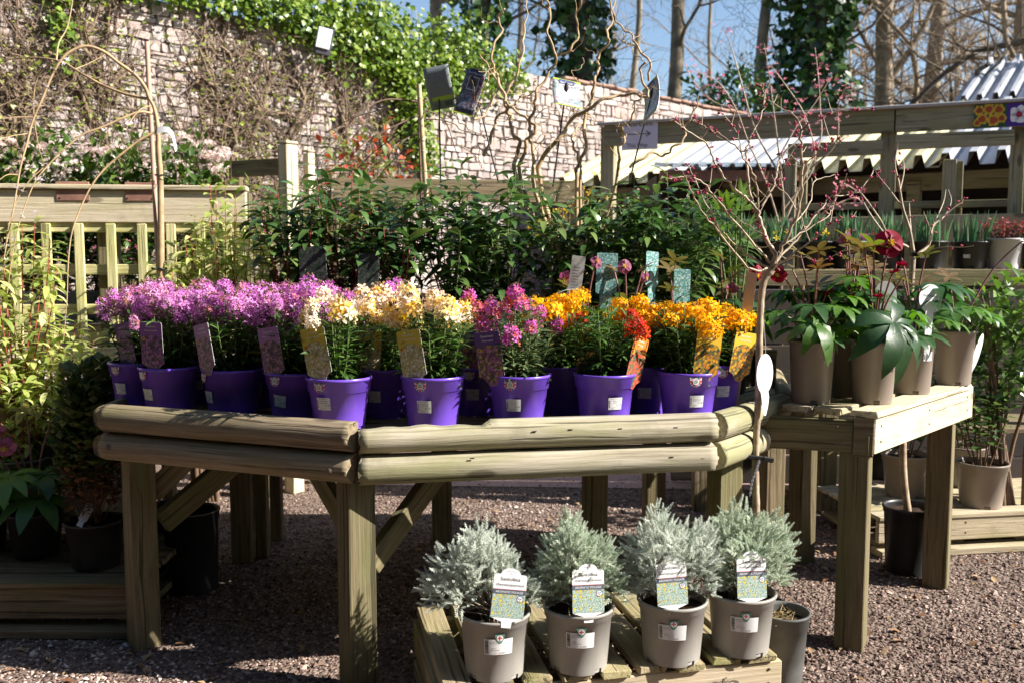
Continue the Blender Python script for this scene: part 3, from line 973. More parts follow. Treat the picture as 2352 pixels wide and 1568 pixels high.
me = MB().segs(P0, P1, Q0, Q1, 3).mesh('distant_wood', TWIG)
o = link('distant_wood', me); o['kind'] = 'stuff'

# evergreen bush on the sky line
def bush(name, label, c, r, n, size, mat, group=None, cat='shrub', seed=0, stems=6, up=(0, 0, 1), tmpl=None):
    g = np.random.default_rng(seed + 100)
    root = thing(name, label, cat, (c[0], c[1], 0), None, group)
    d = rand_dirs(n, -.55, 1, g)
    q = g.random(n) ** .45
    lump = 1 + .25 * np.sin(d[:, 0] * 5 + seed) * np.cos(d[:, 2] * 4 + seed * 2) + .15 * np.sin(d[:, 1] * 9 + seed)
    P = d * (np.array(r) * (q * lump)[:, None]) + np.array([0, 0, c[2]])
    P[:, 2] = np.maximum(P[:, 2], .05)
    dd = d * .7 + g.normal(0, .5, (n, 3))
    link('foliage', MB().inst(tmpl or leaf_t(2, .5, .3, .12), frames(dd, np.array([0, 0, 1.0]) + g.normal(0, .3, (n, 3))), P, g.uniform(.6, 1.2, n) * size, g.random(n)).mesh('bush_foliage', mat), root, kind='stuff')
    mb = MB()
    for k in range(stems):
        a = g.uniform(0, 6.28); e = g.uniform(.3, .9)
        tip = np.array([r[0] * e * math.cos(a), r[1] * e * math.sin(a), c[2] + r[2] * g.uniform(0, .7)])
        mb.tube(smooth_path([(0.02 * k, 0, 0), tip * np.array([.4, .4, .55]), tip], 3), np.linspace(.014, .004, 7) * max(1, r[2] * 1.5), 5)
    link('stems', mb.mesh('bush_stems', STEM_BROWN), root)
    return root
p = at(1675, 215, 15)
bush('evergreen_bush', 'dark evergreen bush on the skyline left of the leaning ivy tree', (p.x, p.y, p.z - .3), (.85, .8, .75), 1500, .13, IVY_DARK, seed=3)
p = at(1950, 235, 16)
bush('evergreen_bush', 'mid green bush at the foot of the leaning ivy tree', (p.x - .9, p.y - 1.5, 2.9), (.7, .6, .5), 800, .12, IVY, seed=4)

# flowering cherry in front of the timber frame
def c5(x, y): return (1373.5 + x * .18, 244.6 + y * .18)
def c4(x, y): return (1740.4 + x * .26994, y * .26994)
def c3(x, y): return (1128.9 + x * .26994, y * .26994)
def c1(x, y): return (x * .26994, y * .26994)
def c8(x, y): return (1740.4 + x * .3001, 376.3 + y * .3001)
def c7(x, y): return (1128.9 + x * .26, 357.5 + y * .26)

def flower5(n=5, r=1.0, cup=.25, w=.62):
    """small open flower facing +z"""
    V, F = [(0, 0, 0)], []
    for k in range(n):
        a = 2 * math.pi * k / n
        for (rr, da, z) in ((.55, -w * .55, cup * .45), (1.0, -w * .32, cup), (1.0, w * .32, cup), (.55, w * .55, cup * .45)):
            V.append((r * rr * math.cos(a + da), r * rr * math.sin(a + da), z))
        b = 1 + 4 * k
        F += [(0, b, b + 1), (0, b + 1, b + 2), (0, b + 2, b + 3)]
    return np.array(V, float), [np.array(F)]
FL5 = flower5()
FL4 = flower5(4, 1.0, .18, .75)

cherry = thing('flowering_cherry', 'thin stemmed cherry with pink blossom in front of the timber beam', 'tree', at(1800, 600, 5.2) * 1.0)
cherry.location.z = 0
off = np.array(cherry.location)
mb = MB(); P0 = []; clus = []
stemsD = [[(1800, 1000), (1796, 800), (1795, 620), (1800, 480), (1790, 360), (1775, 240), (1765, 160), (1755, 100)],
          [(1798, 520), (1850, 400), (1885, 320), (1884, 250), (1880, 180), (1872, 110)],
          [(1797, 540), (1760, 420), (1720, 330), (1690, 250), (1650, 190), (1600, 165)],
          [(1800, 480), (1870, 380), (1850, 270), (1800, 190), (1770, 150)],
          [(1790, 400), (1735, 300), (1700, 180), (1680, 110), (1665, 70)],
          [(1860, 390), (1920, 330), (1925, 250), (1935, 215), (1945, 200)],
          [(1790, 360), (1830, 290), (1870, 240), (1910, 175)],
          [(1690, 250), (1640, 235), (1590, 185), (1575, 150)],
          [(1810, 560), (1900, 480), (1935, 430), (1945, 400)], [(1900, 480), (1960, 455), (1985, 470)]]
for i, s in enumerate(stemsD):
    dep = 5.2 + .25 * math.sin(i * 2.1)
    pts = np.array([tuple(at(x, y, 5.2 + (dep - 5.2) * k / len(s))) for k, (x, y) in enumerate(s)]) - off
    sm = smooth_path(pts, 4)
    mb.tube(sm, np.linspace(.006 if i else .010, .0018, len(sm)), 5)
    for p in sm[len(sm) // 3:]:
        if R.random() < .62:
            clus.append(p)
link('stems', mb.mesh('cherry_stems', BARK_PALE), cherry)
C = np.repeat(np.array(clus), 4, 0); C = C + rng.normal(0, .028, C.shape)
bl = MB().inst(FL5, frames(rand_dirs(len(C))), C, rng.uniform(.008, .016, len(C)), rng.random(len(C))).mesh('blossom', P_CHERRY)
link('blossom', bl, cherry, kind='stuff')

# ------------------------------------------------------------------ buildings on the right
def corrugated(L, W, pitch, depth, mat, name):
    """sheet with ribs along local y, W across x, L along y"""
    prof = []
    x = 0.0
    while x < W - 1e-6:
        prof += [(x, 0), (x + pitch * .52, 0), (x + pitch * .62, depth), (x + pitch * .90, depth)]
        x += pitch
    prof.append((W, 0))
    V = []
    for y in (0, L * .5, L):
        V += [(px, y, pz) for px, pz in prof]
        V += [(px, y, pz - .004) for px, pz in prof]
    n = len(prof)
    F = []
    for k in range(2):
        for i in range(n - 1):
            a = k * 2 * n + i; b = (k + 1) * 2 * n + i
            F += [(a, a + 1, b + 1, b), (a + n, b + n, b + n + 1, a + n + 1)]
    for e in (0, 2):
        for i in range(n - 1):
            a = e * 2 * n + i
            F.append((a, a + n, a + n + 1, a + 1))
    return MB().add(np.array(V), np.array(F), 0, 0, False).mesh(name, mat)

EAVE = Vector((.82, -.57, 0)).normalized()
SLOPE = Vector((.57, .82, 0)).normalized()
def roof_building(label, P, n_sheets, L, pitch_deg, kinds, zwall, sheet_w=1.14):
    th = math.atan2(EAVE.y, EAVE.x)
    root = thing('tin_roofed_building', label, 'building', (P.x, P.y, 0), Euler((0, 0, th)))
    pr = math.radians(pitch_deg)
    W = n_sheets * sheet_w
    D = L * math.cos(pr)
    mb = MB()
    hb = P.z + L * math.sin(pr) - .10
    mb.box((W / 2, D - .32, hb / 2), (W, .1, hb), .005)
    mb.box((-.02 + .06, D / 2 - .1, zwall / 2 - .05), (.1, D - .5, zwall - .1), .005)
    mb.box((W - .06, D / 2 - .1, zwall / 2 - .05), (.1, D - .5, zwall - .1), .005)
    link('wall', mb.mesh('building_wall', DARKWALL), root)
    for k in range(int(W / 1.6) + 1):
        link('post', MB().box((0, 0, (P.z - .08) / 2), (.1, .1, P.z - .08), .004).mesh('building_post', W_PERG), root, (min(W - .1, k * 1.6 + .1), .12, 0))
    link('eaves_beam', MB().box((W / 2, .12, P.z - .09), (W, .06, .14), .004).mesh('eaves_beam', W_PERG), root)
    link('half_wall', MB().box((W / 2, .1, (P.z - .85) / 2), (W, .05, P.z - .85), .004).mesh('half_wall', DARKWALL), root)
    meshes = {}
    for k in range(n_sheets):
        kd = kinds[k % len(kinds)]
        if kd not in meshes:
            meshes[kd] = corrugated(L, sheet_w + .02, sheet_w / 6, .10, ROOF_PLASTIC if kd == 'y' else ROOF_METAL, 'roof_sheet')
        link('roof_sheet', meshes[kd], root, (k * sheet_w, -.12, P.z + (.004 if k % 2 else 0)), (pr, 0, 0))
    return root
P = at(1280, 430, 9.2)
roof_building('long open sided building under ribbed grey and yellowed roof sheets', Vector((P.x, P.y, 1.97)), 6, 1.95, 20, 'ymymymym', 1.9)
P = at(2190, 245, 12.6)
roof_building('farther taller building whose pale ribbed roof shows above the beam', Vector((P.x, P.y, 3.35)), 4, 2.4, 22, 'mmmm', 3.2)

# low shed with a pale roof
P = at(1515, 385, 7.6)
shed = thing('low_shed', 'low dark shed with a pale ribbed roof beside the open building', 'shed', (P.x, P.y, 0), Euler((0, 0, -.02)))
zr = P.z
for k in range(3):
    link('roof_sheet', corrugated(.82, .42, .105, .025, SHED_ROOF, 'shed_roof_sheet') if k == 0 else shed.children[0].data, shed, (k * .40, -.05, zr + .003 * (k % 2)), (math.radians(7), 0, 0))
link('fascia', MB().box((.6, .0, zr - .07), (1.2, .03, .09), .003).mesh('fascia', BRICKRED), shed)
mb = MB()
mb.box((.6, .74, zr / 2 + .02), (1.2, .04, zr), .003)
mb.box((.0, .38, zr / 2 - .03), (.04, .70, zr - .06), .003)
mb.box((1.2, .38, zr / 2 - .03), (.04, .70, zr - .06), .003)
mb.box((.6, .06, .45), (1.16, .03, .9), .003)
link('walls', mb.mesh('shed_walls', DARKWALL), shed)

# ------------------------------------------------------------------ timber frame with the signs
W_GREY = m_wood('sunlit_cap_timber', (.26, .25, .24), (.40, .39, .38), (.52, .51, .50), green=(.3, .3, .26), moss=.3)  # paler than the beams: sunlight on the capping put into its colour
FA, FB = at(1380, 283, 7.5), at(2420, 240, 6.32)
zf = (FA.z + FB.z) / 2
FA.z = FB.z = zf
frame = thing('timber_frame', 'large weathered timber frame of posts and rails in front of the roofs', 'frame', (FA.x, FA.y, 0))
fd = (FB - FA).normalized()
fn = Vector((fd.y, -fd.x, 0))
def fp(X, z, off=0.0):
    """point on the frame line that lies under photo column X"""
    u = (X - 1176) / FPX * 1.01
    s = (u * FA.y - FA.x) / (fd.x - u * fd.y)
    q = FA + fd * s
    return Vector((q.x, q.y, z)) + fn * off
board('beam', fp(1384, zf - .082), fp(2030, zf - .082), .045, .165, W_PERG, frame)
board('beam', fp(2034, zf - .080), fp(2600, zf - .080), .045, .165, W_PERG, frame)
board('capping', fp(1370, zf + .012), fp(2600, zf + .012), .10, .022, W_GREY, frame)
for X, z1 in ((1388, zf - .004), (2020, zf - .002), (2640, zf - .002)):
    q = fp(X, 0, -.06)
    board('post', q, Vector((q.x, q.y, z1)), .11, .09, W_PERG, frame, up=fn)
for X, z1 in ((1800, 2.02), (2160, 1.97), (2312, 2.18)):
    q = fp(X, 0, -.06)
    board('post', q, Vector((q.x, q.y, z1)), .085, .07, W_PERG, frame, up=fn)
for X, z1 in ((1826, 2.02), (2184, 1.97), (2340, 2.18)):
    q = fp(X, 0, -.2)
    board('post', q, Vector((q.x, q.y, z1)), .06, .045, W_PERG, frame, up=fn)
board('rail', fp(1795, 2.07, .01), fp(2008, 2.07, .01), .035, .105, W_PERG, frame)
board('rail', fp(2034, 2.10, .01), fp(2300, 2.10, .01), .035, .105, W_PERG, frame)
board('rail', fp(2322, 2.12, .01), fp(2600, 2.12, .01), .035, .105, W_PERG, frame)
board('rail', fp(1780, 1.66, -.13), fp(2600, 1.66, -.13), .035, .05, W_PERG, frame)
board('backboard', fp(1500, 1.47, .08), fp(2008, 1.47, .08), .03, .20, W_PERG, frame)
board('backboard', fp(2012, 1.475, .08), fp(2600, 1.475, .08), .03, .20, W_PERG, frame)

# tearoom sign fixed on the beam
sc_, ec_ = fp(1424, 0), fp(1504, 0)
cs = (sc_ + ec_) / 2
SW, SH = (ec_ - sc_).length, .235
sg = thing('tearoom_sign', 'white paper Tearoom This Way sign with an arrow on the beam', 'sign', Vector((cs.x, cs.y, zf - .205)) + fn * .03, board_rot(FA, FB))
SIGNP = m_plain('laminated_paper', (.60, .57, .68), .3, .03, 5)
link('board', MB().box((0, 0, SH / 2), (SW, .004, SH), .001).mesh('sign_board', SIGNP), sg)
mb = MB()
fsg = lambda p: np.stack([p[:, 0], np.full(len(p), -.0035), p[:, 1]], 1)
put_text(mb, 'Tearoom', .062, fsg, 0, -.01, SH * .85)
put_text(mb, 'This Way', .044, fsg, 0, -.02, SH * .14)
mb.add(fsg(np.array([(-.095, .118), (.075, .118), (.075, .124), (-.095, .124)])), np.array([[0, 1, 2, 3]]), 0, 0, False)
for sgn in (1, -1):
    mb.add(fsg(np.array([(.095, .121), (.055, .121 + sgn * .024), (.050, .121 + sgn * .019), (.082, .121)])), np.array([[0, 1, 2, 3]]), 0, 0, False)
link('lettering', mb.mesh('sign_lettering', INK), sg)

# flower banner
b0, b1 = fp(2208, zf - .085, .03), fp(2480, zf - .085, .03)
bn = thing('flower_banner', 'painted banner of orange blooms and white flowers on violet fixed to the beam', 'banner', b0, board_rot(FA, FB))
BW = (b1 - b0).length
VIOLET = m_plain('violet_paint', (.075, .03, .24), .4, .1, 10)
LEAFG = m_plain('leaf_green_paint', (.03, .09, .04), .4, .2, 20)
mb = MB()
mb.box((.10, 0, 0), (.20, .004, .155), .001, mat=0)
mb.box((BW / 2 + .1, 0, 0), (BW - .2, .0042, .156), .001, mat=1)
def blob(x, z, r, mat, y=-.003, sq=1.0, n=12):
    th = np.linspace(0, 2 * math.pi, n, endpoint=False)
    rr = r * (1 + .12 * np.cos(3 * th + x * 50))
    mb.add(np.stack([x + rr * np.cos(th), np.full(n, y), z + sq * rr * np.sin(th)], 1), np.arange(n)[None], 0, mat, False)
for i, (x, z, r) in enumerate(((.03, .04, .032), (.09, .045, .036), (.15, .04, .036), (.05, -.02, .036), (.12, -.03, .04), (.17, -.02, .03), (.02, -.045, .025))):
    for q in range(6):
        blob(x + r * .7 * math.cos(q * 1.05), z + r * .7 * math.sin(q * 1.05), r * .42, 2, -.0032 - .00005 * i)
    blob(x, z, r * .62, 3, -.0042 - .0002 * i)
for i, (x, z, r) in enumerate(((.275, .0, .058), (.40, .035, .05), (.43, -.03, .045), (.60, .02, .06), (.72, -.02, .05))):
    for q in range(5):
        blob(x + r * .55 * math.cos(q * 1.257 + i), z + r * .55 * math.sin(q * 1.257 + i), r * .52, 4, -.0046 - .0002 * i)
    blob(x, z, r * .34, 5, -.0062 - .0002 * i)
link('cloth', mb.mesh('banner_cloth', [LEAFG, VIOLET, m_plain('yellow_paint', (.62, .40, .04), .4, .1, 20), m_plain('rust_paint', (.38, .07, .02), .4, .2, 20), WHITE, m_plain('crimson_paint', (.36, .02, .05), .4, .1, 20)]), bn)
# ------------------------------------------------------------------ left lattice fence and the shrubs round it
def c2(x, y): return (564.4 + .26994 * x, .26994 * y)
FD = 4.2
f0, f1 = at(-260, 467, FD - .1), at(585, 470, FD + .1)
f0.z = f1.z = 0
fence = thing('lattice_fence', 'pale timber lattice fence with a deep top board and rusty plaques', 'fence', f0)
fdir = (f1 - f0).normalized(); fnor = Vector((fdir.y, -fdir.x, 0))
def fe(X, z, off=0.0):
    u = (X - 1176) / FPX * 1.005
    s = (u * f0.y - f0.x) / (fdir.x - u * fdir.y)
    q = f0 + fdir * s
    return Vector((q.x, q.y, z)) + fnor * off
ZB0, ZB1 = 1.425, 1.595
board('top_board', fe(-260, (ZB0 + ZB1) / 2 - .012), fe(575, (ZB0 + ZB1) / 2 - .012), .035, ZB1 - ZB0 - .024, W_PALE, fence)
board('capping', fe(-265, ZB1 - .010), fe(578, ZB1 - .010), .075, .022, W_PALE, fence)
zs_lath = (1.405, 1.212, 1.03, .90)
for X in (-240, -168, -96, -24, 48, 121, 195, 267, 338, 403, 470, 531):
    board('lath', fe(X, .84, .016), fe(X, ZB0 - .004, .016), .016, .042, W_LATH, fence, up=fdir)
for z in zs_lath:
    board('cross_lath', fe(-260, z, -.003), fe(570, z, -.003), .016, .046, W_LATH, fence)
for X in (-250, 250, 560):
    board('post', fe(X, 0, -.07), fe(X, ZB1 - .025, -.07), .08, .08, W_POST, fence, up=fdir)
board('bottom_board', fe(-250, .815, .10), fe(285, .815, .10), .035, .095, W_PALE, fence)
board('bottom_board', fe(-250, .90, -.16), fe(560, .90, -.16), .03, .11, W_PALE, fence)
for X0, X1 in ((149, 224), (304, 371)):
    a, b = fe(X0, 1.565, .0225), fe(X1, 1.565, .0225)
    pl = board('plaque', a, b, .004, .085, PLAQUE, fence)
    for s in (-1, 1):
        link('screw', MB().lathe([(.0001, .003), (.004, .002), (.004, 0)], 8).mesh('screw', RODM), pl, (s * .055, -.002, -.03), (math.radians(90), 0, 0))
# second post group to the right behind the shrubs
for X, d, w, z1, lab in ((666, 4.9, .075, 1.86, 'thick square timber post behind the glossy shrubs'), (714, 5.1, .045, 1.84, 'thinner pale post right of the thick square post')):
    p = at(X, 600, d); p.z = 0
    t = thing('fence_post', lab, 'post', p)
    board('post_shaft', p, p + Vector((0, 0, z1)), w, w, W_PALE, t, up=(.6, .8, 0))
    board('post_cap', p + Vector((0, 0, z1 + .006)), p + Vector((0, 0, z1 + .018)), w + .006, w + .006, W_PALE, t, up=(.6, .8, 0))
a, b = at(535, 375, 5.15), at(655, 375, 5.0)
a.z = b.z = 1.76
t = thing('fence_rail', 'grey brown timber rail behind the pale shrubs beside the thick post', 'rail', (a.x, a.y, 0))
board('rail_board', a, b, .03, .09, W_OLD, t)
for q in (a, b):
    board('rail_post', Vector((q.x, q.y + .05, 0)), Vector((q.x, q.y + .05, 1.8)), .06, .06, W_OLD, t, up=(0, 1, 0))
a, b = at(760, 400, 5.3), at(1330, 415, 5.5)
a.z = b.z = 1.66
t = thing('fence_rail', 'dark timber rail glimpsed behind the twisted hazel stems', 'rail', (a.x, a.y, 0))
board('rail_board', a, b, .03, .13, W_OLD, t)
for q in (a, b):
    board('rail_post', Vector((q.x, q.y + .05, 0)), Vector((q.x, q.y + .05, 1.7)), .06, .06, W_OLD, t, up=(0, 1, 0))

# potted plants behind the lattice
def pot_mesh(rt, rb, h, rim, mat, name='pot', feet=4, n=40, lip=.004):
    """tapered plant pot: outer wall, rim band, lip, inner wall and a floor, with drainage notches at the foot"""
    zf_ = min(.013, h * .09)
    rz = rb + (rt - rb) * zf_ / h
    r1 = rb + (rt - lip - rb) * (h - rim) / h
    prof = [(rb, 0), (rz, zf_), (r1, h - rim), (r1 + lip, h - rim + .001), (rt - .0015, h - .009), (rt + .0025, h - .0075), (rt + .0025, h - .001), (rt + .001, h), (rt - .004, h), (rt - .006, h - .012), (rb - .004, .016), (.0005, .016)]
    def skip(k, i):
        if k != 0 or not feet:
            return False
        return ((i + n // 8 - 3) % (n // feet)) < 2
    mb = MB().lathe(prof, n, 0, 0, skip)
    mb.lathe([(rb - .004, 0.001), (rz - .004, zf_ + .002), (.0005, zf_ + .002)], n)
    return mb.mesh(name, mat)
_pots = {}
def add_pot(root, kind, rot=0.0):
    if kind not in _pots:
        rt, rb, h, rim, mat = POTS[kind]
        _pots[kind] = (pot_mesh(rt, rb, h, rim, mat), MB().disc(rt - .009, h - .024, 28, jit=.006).mesh('compost', SOIL))
    pm, sm = _pots[kind]
    p = link('pot', pm, root, (0, 0, 0), (0, 0, rot))
    link('compost', sm, root, (0, 0, 0))
    return p
POTS = {'purple': (.094, .072, .155, .042, PURPLE), 'grey': (.094, .076, .166, .024, GREYPOT), 'taupe_deep': (.077, .062, .205, .012, TAUPE),
        'taupe': (.108, .085, .195, .032, TAUPE), 'black': (.098, .076, .165, .034, BLACKPOT), 'black_bulb': (.093, .070, .135, .02, BLACKPOT), 'black_small': (.078, .06, .21, .05, DUSTPOT),
        'blue': (.10, .08, .17, .03, BLUEPOT), 'black_tall': (.10, .082, .27, .025, BLACKPOT), 'white': (.085, .07, .15, .02, m_plain('pale_grey_plastic', (.55, .54, .55), .4, .05, 8))}
POTR = lambda kind, z: POTS[kind][1] + (POTS[kind][0] - .004 - POTS[kind][1]) * z / POTS[kind][2]

def leafy_plant(root, n_stem, n_leaf, height, spread, leaf, mat, stem_mat, z0, seed, size=(.04, .07), parts=False, up=.25, droop=.0, lean=(0, 0), stem_r=.003, start=.15, meshes=None, cap=300, hv=(.78, 1.04)):
    """upright stems with alternate leaves; leaves as parts or as one joined mesh"""
    g = np.random.default_rng(seed)
    smb = MB()
    P, D, U = [], [], []
    tips = []
    for s in range(n_stem):
        a = s * 2.4 + g.uniform(-.4, .4); e = math.sqrt((s + .5) / n_stem)
        hh = height * g.uniform(*hv) * (1 - .22 * e)
        tip = np.array([math.cos(a) * e * spread + lean[0], math.sin(a) * e * spread + lean[1], z0 + hh])
        b = np.array([math.cos(a) * e * .03, math.sin(a) * e * .03, z0 - .01])
        mid = b * .45 + tip * .55 + np.array([g.normal(0, .015), g.normal(0, .015), hh * .08]); mid[:2] = b[:2] * .25 + tip[:2] * .75
        path = smooth_path([b, mid, tip], 5)
        smb.tube(path, np.linspace(stem_r, stem_r * .4, len(path)), 5)
        tips.append(tip)
        for k in range(n_leaf):
            t = start + (1 - start) * (k + g.random() * .5) / n_leaf
            i = t * (len(path) - 1)
            p = np.array([np.interp(i, np.arange(len(path)), path[:, c]) for c in range(3)])
            az = k * 2.4 + s * 1.1 + g.normal(0, .25)
            ez = up + g.normal(0, .22) + .5 * max(0, t - .85) / .15
            d = np.array([math.cos(az) * math.cos(ez), math.sin(az) * math.cos(ez), math.sin(ez)])
            P.append(p); D.append(d); U.append(np.array([0, 0, 1.0]) + g.normal(0, .22, 3))
    P, D, U = np.array(P), np.array(D), np.array(U)
    link('stems', smb.mesh('stems', stem_mat), root)
    n = len(P)
    S = g.uniform(size[0], size[1], n)
    FR = frames(D, U)
    if parts:
        order = g.permutation(n)
        for j in order[:cap]:
            link('leaf', meshes[j % len(meshes)], root, P[j], Matrix(FR[j].tolist()), float(S[j]))
        rest = order[cap:]
        if len(rest):
            link('leaves', MB().inst(leaf, FR[rest], P[rest], S[rest], g.random(len(rest))).mesh('leaves', mat), root, kind='stuff')
    else:
        link('leaves', MB().inst(leaf, FR, P, S, g.random(n)).mesh('leaves', mat), root, kind='stuff')
    return tips

def cluster_mesh(name, n, r, fl, size, mat, flat=.4, seed=0):
    g = np.random.default_rng(seed)
    d = rand_dirs(n, .1, 1, g)
    P = d * np.array([r, r, r * flat])
    return MB().inst(fl, frames(g.normal(0, 1, (n, 3)), d), P, g.uniform(.8, 1.2, n) * size, g.random(n)).mesh(name, mat)

VIBC = [cluster_mesh('flower_cluster', 40, .05, FL5, .009, P_VIB, .5, k) for k in range(3)]
vl = ['evergreen viburnum with pale pink flower heads at the far left behind the board', 'evergreen viburnum with pale flower heads left of the tall stake behind the board', 'evergreen viburnum with pale flower heads just behind the stake and swing tag', 'low viburnum with pinkish flower heads right of the stake behind the pale shrub', 'viburnum thick with flower heads at the edge of the frame behind the lattice']
for i, (X, d) in enumerate(((40, 4.75), (170, 4.8), (290, 4.75), (430, 4.7), (-80, 4.7))):
    p = at(X, 600, d)
    r = bush('viburnum', vl[i], (p.x, p.y, 1.46), (.31, .24, .40), 1300, .062, VIB, 'viburnums behind the lattice fence', 'shrub', 30 + i, 7)
    for k in range(15):
        a = R.uniform(0, 6.28); e = R.uniform(.2, .95)
        link('flower_cluster', VIBC[k % 3], r, (.31 * e * math.cos(a), .24 * e * math.sin(a), 1.46 + .40 * math.sqrt(1 - e * e * .8) * R.uniform(.85, 1.08)), (R.uniform(-.4, .4), R.uniform(-.4, .4), 0))
dk = ['dark leaved camellia in a blue grey pot seen through the lattice, second bay', 'dark camellia with small pink flowers behind the lattice, third bay', 'big leaved dark shrub poking through the lattice next to the stake', 'dark camellia in a pot behind the lattice near the left edge', 'shaded dark shrub behind the lattice under the pale shrub']
for i, (X, d, z) in enumerate(((165, 4.62, .93), (232, 4.75, .93), (300, 4.55, .93), (90, 4.65, .93), (440, 4.7, .93))):
    p = at(X, 600, d); p.z = z
    r = thing('potted_camellia', dk[i], 'potted plant', p, None, 'dark shrubs behind the lattice')
    add_pot(r, 'blue')
    leafy_plant(r, 9, 15, .34, .16, leaf_t(3, .55, .2, .1), SARCO, STEM_BROWN, .15, 50 + i, (.05, .085))
    if i in (1, 2):
        cm = MB().inst(FL5, frames(rand_dirs(30)), np.stack([rng.uniform(-.14, .14, 30), rng.uniform(-.16, .02, 30), rng.uniform(.2, .45, 30)], 1), .014, rng.random(30)).mesh('blossom', P_CHERRY)
        link('blossom', cm, r, kind='stuff')
p0, p1 = fe(-250, .90, -.3), fe(565, .90, -.3)
t = thing('plant_bench', 'timber bench behind the lattice fence carrying dark potted shrubs', 'bench', (p0.x, p0.y, 0))
for k in range(4):
    o_ = fnor * (-.0 - .13 * k)
    board('slat', p0 + o_ + Vector((0, 0, .015)), p1 + o_ + Vector((0, 0, .015)), .11, .025, W_PALE, t)
for q in (p0, (p0 + p1) / 2, p1):
    q = Vector((q.x, q.y, 0)) - fnor * .2
    board('leg', q, q + Vector((0, 0, .895)), .07, .07, W_POST, t, up=fdir)

# pale variegated shrubs in front of the fence
VLEAF = [MB().add(*leaf_t(4, w, dr, .10, .5), 0.0).mesh('leaf', VARIEG) for w, dr in ((.30, .30), (.34, .45), (.27, .55))]
def pale_shrub(label, X, Y, d, h, spread, n_stem, seed, z0):
    p = at(X, Y, d); p.z = z0
    r = thing('pale_shrub', label, 'potted shrub', p, None, 'pale leaved red stemmed shrubs on the left')
    add_pot(r, 'taupe')
    leafy_plant(r, n_stem + 2, 30, h, spread, leaf_t(3, .30, .4, .1, .5), VARIEG, STEM_RED, .17, seed, (.055, .09), True, .05, meshes=VLEAF, stem_r=.0035, start=.1)
pale_shrub('tall pale leaved shrub with red stems left of the dark glossy shrubs', 505, 600, 3.95, .86, .17, 11, 61, .62)
pale_shrub('pale leaved red stemmed shrub with drooping leaves close to the stake', 425, 600, 3.9, .58, .15, 9, 62, .62)
pale_shrub('pale leaved red stemmed shrub behind the right end of the lilac flowers', 585, 600, 3.95, .72, .14, 8, 63, .62)
pale_shrub('large pale leaved shrub at the left edge of the frame', 30, 700, 3.55, .82, .24, 13, 64, .50)
pale_shrub('low spreading pale leaved shrub below the lattice at left', 120, 800, 3.6, .56, .24, 12, 65, .36)
pale_shrub('pale leaved shrub low at the left edge above the pallet', 40, 900, 3.5, .50, .22, 12, 66, .30)
# a stand for them
pa, pb = at(-150, 900, 3.75), at(300, 900, 3.75)
t = thing('plant_stand', 'low timber stand under the pale leaved shrubs at left', 'stand', (pa.x, pa.y, 0))
for k in range(4):
    board('slat', Vector((pa.x, 3.42 + .12 * k, .285)), Vector((pb.x, 3.42 + .12 * k, .285)), .10, .025, W_OLD, t)
for x in (pa.x + .05, pb.x - .05):
    for y in (3.45, 3.75):
        board('leg', Vector((x, y, 0)), Vector((x, y, .27)), .06, .06, W_OLD, t, up=(0, 1, 0))
for X, d in ((125, 3.62), (30, 3.6)):
    pass
t = thing('plant_stand', 'timber stand holding the pale leaved shrubs in front of the lattice', 'stand', (-1.5, 3.9, 0))
for k in range(3):
    board('slat', Vector((-1.58, 3.80 + .12 * k, .605)), Vector((-1.02, 3.80 + .12 * k, .605)), .10, .025, W_OLD, t)
for x in (-1.54, -1.06):
    for y in (3.8, 4.04):
        board('leg', Vector((x, y, 0)), Vector((x, y, .59)), .05, .05, W_OLD, t, up=(0, 1, 0))

# red tipped shrub and yellow shrub in front of the wall
p = at(835, 360, 5.9)
bush('red_tipped_shrub', 'green shrub with scarlet young leaves in front of the wall', (p.x, p.y, 1.62), (.34, .28, .48), 650, .075, PHOT, None, 'shrub', 7, 8)
p = at(1300, 380, 6.2)
r = bush('yellow_shrub', 'twiggy shrub with small yellow flowers behind the hazel stems', (p.x, p.y, 1.55), (.28, .2, .30), 120, .022, P_YEL, None, 'shrub', 9, 12, tmpl=FL4)

